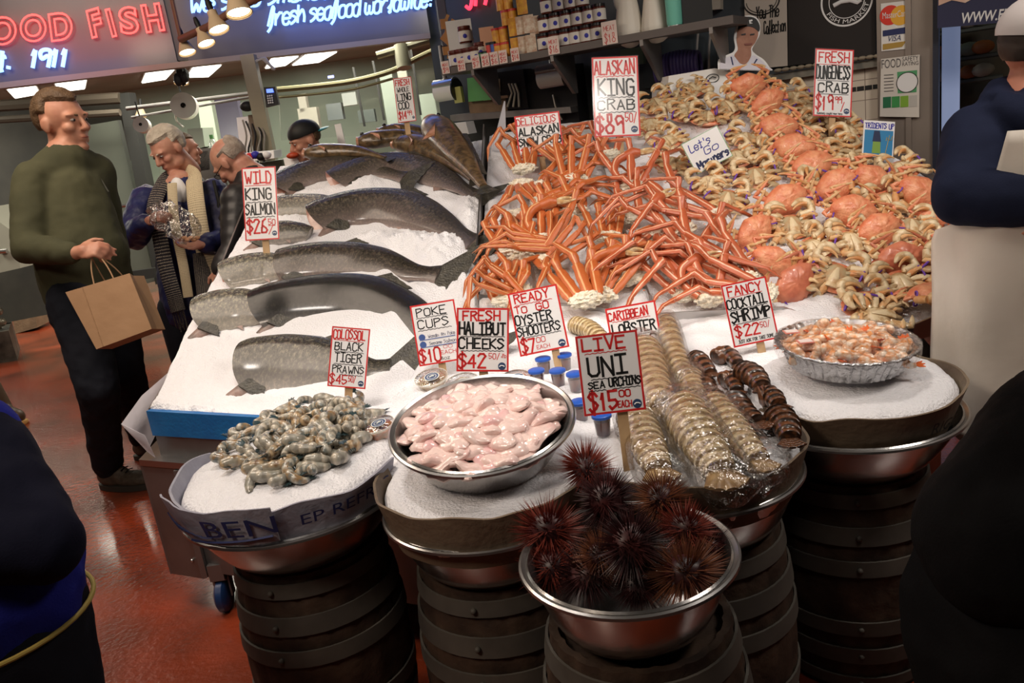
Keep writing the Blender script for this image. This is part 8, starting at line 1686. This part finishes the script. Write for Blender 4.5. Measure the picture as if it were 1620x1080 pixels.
# banners
b1 = onwall('white_banner', [(1179, -60), (1246, -60), (1248, 104), (1182, 110)], M('banner_white', (.50, .44, .38), .7, bump=(4, .3)), 'white cloth banner with black handwriting left of the black one', 'banner', .004, .03)
o_ = b1.location.copy(); k = MB(); O = wz(1200, 52) + WN * .036; X = (wz(1245, 46) + WN * .036 - O); Wd = X.length; X.normalize()
text_in(k, 'You The', .0, Wd * .78, .075, .135, O, X, UPZ, WN, .007, smooth=True, shear=.2); text_in(k, 'Collection', .04, Wd * 1.0, -.01, .05, O, X, UPZ, WN, .006, smooth=True, shear=.2)
c = wz(1207, 2) + WN * .036; k.tube([c + X * .10 * math.cos(a) + UPZ * .075 * math.sin(a) for a in [PI * i / 14 + PI for i in range(15)]], .004, 6); k.tube([c + X * .085 * math.cos(a) + UPZ * .062 * math.sin(a) for a in [PI * i / 14 + PI for i in range(15)]], .002, 6); k.build('lettering', m_black_ink, b1, o_, smooth=False)
b2 = onwall('black_banner', [(1248, -60), (1385, -60), (1386, 88), (1249, 104)], M('banner_black', (.012, .008, .007), .6, bump=(4, .3)), 'black cloth banner with a round white fish market emblem', 'banner', .004, .03); o_ = b2.location.copy()
c = wz(1341, 1) + WN * .037; R_ = (wz(1383, -5) - wz(1341, 1)).length; k = MB()
for r0, r1 in ((.98, 1.0), (.66, .69)): k.lathe([(R_ * r0, 0), (R_ * r1, 0)], 64)
k.lathe([(R_ * .93, -.001), (R_ * .985, -.001)], 64); k.xform(frame(c, WN, -sd_)); 
tm = font_mesh('FISH MARKET', 1); xs = [v.x for v in tm.v]; X = sd_
vs = []
for v in tm.v:
    u = (v.x - min(xs)) / (max(xs) - min(xs)); an = math.radians(lerp(208, 345, u)); rr_ = R_ * (.90 - (.72 - v.y) * .0 - .16 + .155 * (1 - 0)) if False else R_ * (.885 - .17 * (v.y / .72)) ; vs.append(c + WN * .002 + X * rr_ * math.cos(an) + UPZ * rr_ * math.sin(an))
k2 = MB(); k2.add(vs, tm.f); k.build('emblem_ring', m_white, b2, o_, smooth=False); k2.build('lettering', m_white, b2, o_, smooth=False)
k = MB(); k.tube([c + X * R_ * a + UPZ * R_ * b for a, b in ((-.5, -.12), (-.2, -.02), (.15, -.03), (.42, -.16), (.55, -.08))], .012, 8); k.build('fish_mark', m_white, b2, o_)
k = MB()
for q in range(14): p = wz(1235 + q * 12, 108 - q * 1.7) + WN * .07 ; k.ell(V((p.x, p.y, 1.545)), (.025, .02, .012), nu=8, nv=6)
tag(k.build('shell_garland', M('garland', (.30, .25, .18), .8)), 'lumpy pale garland along the top of the tiles', 'garland', kind='stuff')
# card stickers and the rating sheet on the post
def onpost(name, c4, m, label=None, cat=None, th=.002, lift=.095, parent=None, off=None):
    P = [wz(x, y) + WN * lift for x, y in c4]; k = MB(); k.slab(P, WN, th); o = k.build(name, m, parent, off if off is not None else P[3], smooth=False)
    if not parent: o.location = P[3]; tag(o, label, cat)
    return o
s1 = onpost('card_sticker', [(1397, 7), (1441, 2), (1440, 77), (1398, 81)], m_paper, 'white credit card sticker with red and yellow circles on the steel post', 'sticker'); o_ = s1.location.copy()
for px, c_, nm in ((1411, (.75, .04, .02), 'red_circle'), (1428, (.85, .45, .04), 'yellow_circle')):
    c = wz(px, 25) + WN * (.0985 if px < 1420 else .0992); k = MB(); k.lathe([(.0001, 0), ((wz(1427, 25) - wz(1411, 27)).length * 1.0, 0)], 32); k.xform(frame(c, WN, sd_)); k.build(nm, M('sticker_' + nm, c_, .5), s1, o_, smooth=False)
k = MB(); O = wz(1399, 31) + WN * .100; Wd = (wz(1440, 26) - wz(1399, 31)).length; Xp = (wz(1440, 26) - wz(1399, 31)).normalized(); font_in(k, 'MasterCard', Wd * .02, Wd * .98, 0, .032, O, Xp, UPZ, WN); k.build('lettering', m_white, s1, o_, smooth=False)
onpost('blue_band', [(1400, 49), (1438, 43), (1437, 53), (1400, 58)], m_navy_ink, lift=.0975, parent=s1, off=o_); onpost('gold_band', [(1400, 70), (1437, 65), (1430, 74), (1400, 79)], M('gold_band', (.45, .28, .05), .5), lift=.0975, parent=s1, off=o_)
k = MB(); O = wz(1409, 66) + WN * .100; Wd = (wz(1428, 62) - wz(1409, 66)).length; font_in(k, 'VISA', 0, Wd, 0, .028, O, Xp, UPZ, WN, shear=.3); k.build('lettering', m_navy_ink, s1, o_, smooth=False)
s2 = onpost('rating_sheet', [(1398, 93), (1458, 86), (1457, 183), (1396, 182)], M('sheet', (.66, .62, .56), .5), 'white food safety rating sheet with green blocks on the steel post', 'notice', lift=.115); o_ = s2.location.copy()
def rp_(c4, m, nm, l=.1185): return onpost(nm, c4, m, lift=l, parent=s2, off=o_, th=.0006)
rp_([(1423, 113), (1454, 110), (1453, 144), (1424, 146)], M('rate_green', (.08, .34, .14), .5), 'green_block')
c = wz(1438.5, 129) + WN * .1197; k = MB(); k.lathe([(.0001, 0), (.052, 0)], 36); k.xform(frame(c, WN, sd_)); dsc = k.build('white_disc', m_white, s2, o_, smooth=False); k = MB(); k.lathe([(.049, .0004), (.053, .0004)], 36); k.xform(frame(c, WN, sd_)); k.build('disc_ring', m_black_ink, dsc, o_, smooth=False)
for q, c_ in enumerate(((.02, .16, .07), (.05, .30, .08), (.22, .42, .04), (.5, .48, .44))): rp_([(1401 + q * 13.5, 152 - q * .8), (1413.5 + q * 13.5, 151 - q * .8), (1413.5 + q * 13.5, 168 - q * .6), (1401 + q * 13.5, 169 - q * .6)], M('rate_b%d' % q, c_, .5), 'colour_block')
k = MB(); O = wz(1399, 108) + WN * .119; W1 = (wz(1429, 104) - wz(1399, 108)).length; font_in(k, 'FOOD', 0, W1, 0, .045, O, Xp, UPZ, WN); O2 = wz(1431, 104) + WN * .119; W2 = (wz(1456, 101) - wz(1431, 104)).length; font_in(k, 'SAFETY', 0, W2, .024, .046, O2, Xp, UPZ, WN); font_in(k, 'RATING', 0, W2, 0, .020, O2, Xp, UPZ, WN)
for q in range(6): ribbon(k, [wz(1403, 118 + q * 5) + WN * .119, wz(1417, 117 + q * 5) + WN * .119], WN, .004)
k.build('lettering', M('sheet_ink', (.10, .09, .09), .5), s2, o_, smooth=False)
# website banner in the doorway
dq = WN * .25; P = [wz(1489, -60) + dq, wz(1700, -80) + dq, wz(1700, 28) + dq, wz(1488, 46) + dq]; k = MB(); k.slab(P, WN, .004); wbn = k.build('web_banner', M('banner_navy', (.02, .022, .07), .5), None, P[3], smooth=False); wbn.location = P[3]; tag(wbn, 'navy banner with a white web address above the doorway', 'banner'); o_ = P[3]
k = MB(); O = wz(1525, 39) + dq + WN * .007; Wd = (wz(1625, 30) + dq - O + WN * .007).length; Xd = (wz(1625, 30) + dq + WN * .007 - O).normalized(); font_in(k, 'WWW.FRESHSEA', 0, Wd * 1.28, 0, .05, O, Xd, UPZ, WN, shear=.2, offset=.02); k.build('lettering', m_white, wbn, o_, smooth=False)
k = MB(); Pm = [wz(x, y) + dq + WN * .006 for x, y in ((1490, 12), (1510, 4), (1530, 8), (1545, 0), (1560, -2), (1560, -50), (1490, -50))]; k.slab(Pm, WN, .002); k.build('salmon_picture', M('banner_salmon', (.60, .30, .20), .5, var=((.75, .6, .5), 8)), wbn, o_, smooth=False)
# shelves with goods in the dark shop
for q, (py, lb) in enumerate(((46, 'upper'), (95, 'middle'), (135, 'lower'))):
    a, b = wz(1515, py) + V((.2, .6, 0)), wz(1640, py - 16) + V((.2, .6, 0)); b.z = a.z; k = MB(); k.tube([a, b], .015, 6); k.tube([a - UPZ * .25, a + UPZ * .05], .01, 6); tag(k.build('shop_shelf', M('shelf_olive', (.08, .09, .07), .5)), 'dim %s shelf in the dark shop beyond the doorway' % lb, 'shelf')
    for i in range(4): c = a.lerp(b, .12 + i * .2) + UPZ * .05; k = MB(); k.ell(c, (.07, .04, .04), nu=10, nv=6); tag(k.build('shop_item', (M('item_green', (.15, .18, .13), .5), M('item_orange', (.28, .10, .03), .5), M('item_pale', (.3, .28, .22), .5))[(i + q) % 3]), 'dim round item on the %s shop shelf beyond the doorway' % lb, 'goods', 'goods on the %s shop shelf' % lb)
# ================================================================== light
def spot(name, loc, tgt, W, col, ang, blend=.5, size=.08):
    l = bpy.data.lights.new(name, 'SPOT'); l.energy = W; l.color = col; l.spot_size = math.radians(ang); l.spot_blend = blend; l.shadow_soft_size = size
    o = bpy.data.objects.new(name, l); COL.objects.link(o); o.location = loc
    o.rotation_euler = (V(tgt) - V(loc)).to_track_quat('-Z', 'Y').to_euler(); return o
def area(name, loc, tgt, W, col, sx, sy):
    l = bpy.data.lights.new(name, 'AREA'); l.energy = W; l.color = col; l.shape = 'RECTANGLE'; l.size = sx; l.size_y = sy
    o = bpy.data.objects.new(name, l); COL.objects.link(o); o.location = loc
    o.rotation_euler = (V(tgt) - V(loc)).to_track_quat('-Z', 'Y').to_euler(); return o
WARM = (1, .82, .66); WARM2 = (1, .90, .81)
spot('display_spot', (-1.6, 2.2, 2.75), (-.6, 3.2, .9), 35, WARM2, 70)
spot('display_spot', (-.4, 1.7, 2.8), (.0, 3.0, .9), 40, WARM2, 75)
spot('display_spot', (.9, 1.9, 2.8), (1.1, 3.2, 1.0), 45, WARM2, 75)
spot('display_spot', (1.3, 2.6, 2.9), (1.3, 3.9, 1.1), 22, WARM2, 80)
spot('basket_spot', (-.6, 1.9, 2.6), (-.4, 1.95, .8), 38, WARM2, 62)
spot('basket_spot', (.6, 2.2, 2.6), (.45, 2.0, .8), 38, WARM2, 55)
area('hall_fill', (-2.2, 3.0, 3.2), (-2.2, 4.0, 0), 60, WARM, 1.5, 1.5)
spot('sign_fill', (-.5, .5, 3.0), (-.2, 2.3, 1.0), 58, WARM2, 48, .8, .3)  # this and the next: fill added high in front to brighten the sign faces
spot('sign_fill', (.6, .7, 3.0), (.6, 2.3, 1.0), 50, WARM2, 46, .8, .3)
for x, y in ((-5.2, 6.9), (-2.6, 7.0), (-1.0, 7.0), (-6.2, 8.8), (-4.4, 8.6), (-3.4, 9.0), (-1.6, 9.3), (.5, 8.5)):
    area('back_room_lamp', (x, y, 2.5), (x, y, 0), 38, (1, .95, .8), 1.0, .5)
area('right_hall_lamp', (2.1, 1.2, 3.0), (1.8, 3.6, 1.1), 34, WARM2, .8, .5)
area('hall_fill', (-1.5, .2, 2.9), (-1.2, 1.7, 0), 26, WARM, .5, .5)  # added fill light for the lower-left customer and the floor beside
w = bpy.data.worlds.new('world'); scn.world = w; w.use_nodes = True
w.node_tree.nodes['Background'].inputs['Color'].default_value = (1, .8, .65, 1); w.node_tree.nodes['Background'].inputs['Strength'].default_value = .009
scn.view_settings.view_transform = 'Standard'; scn.view_settings.look = 'None'; scn.view_settings.exposure = 0; scn.view_settings.gamma = 1; scn.view_settings.use_curve_mapping = False
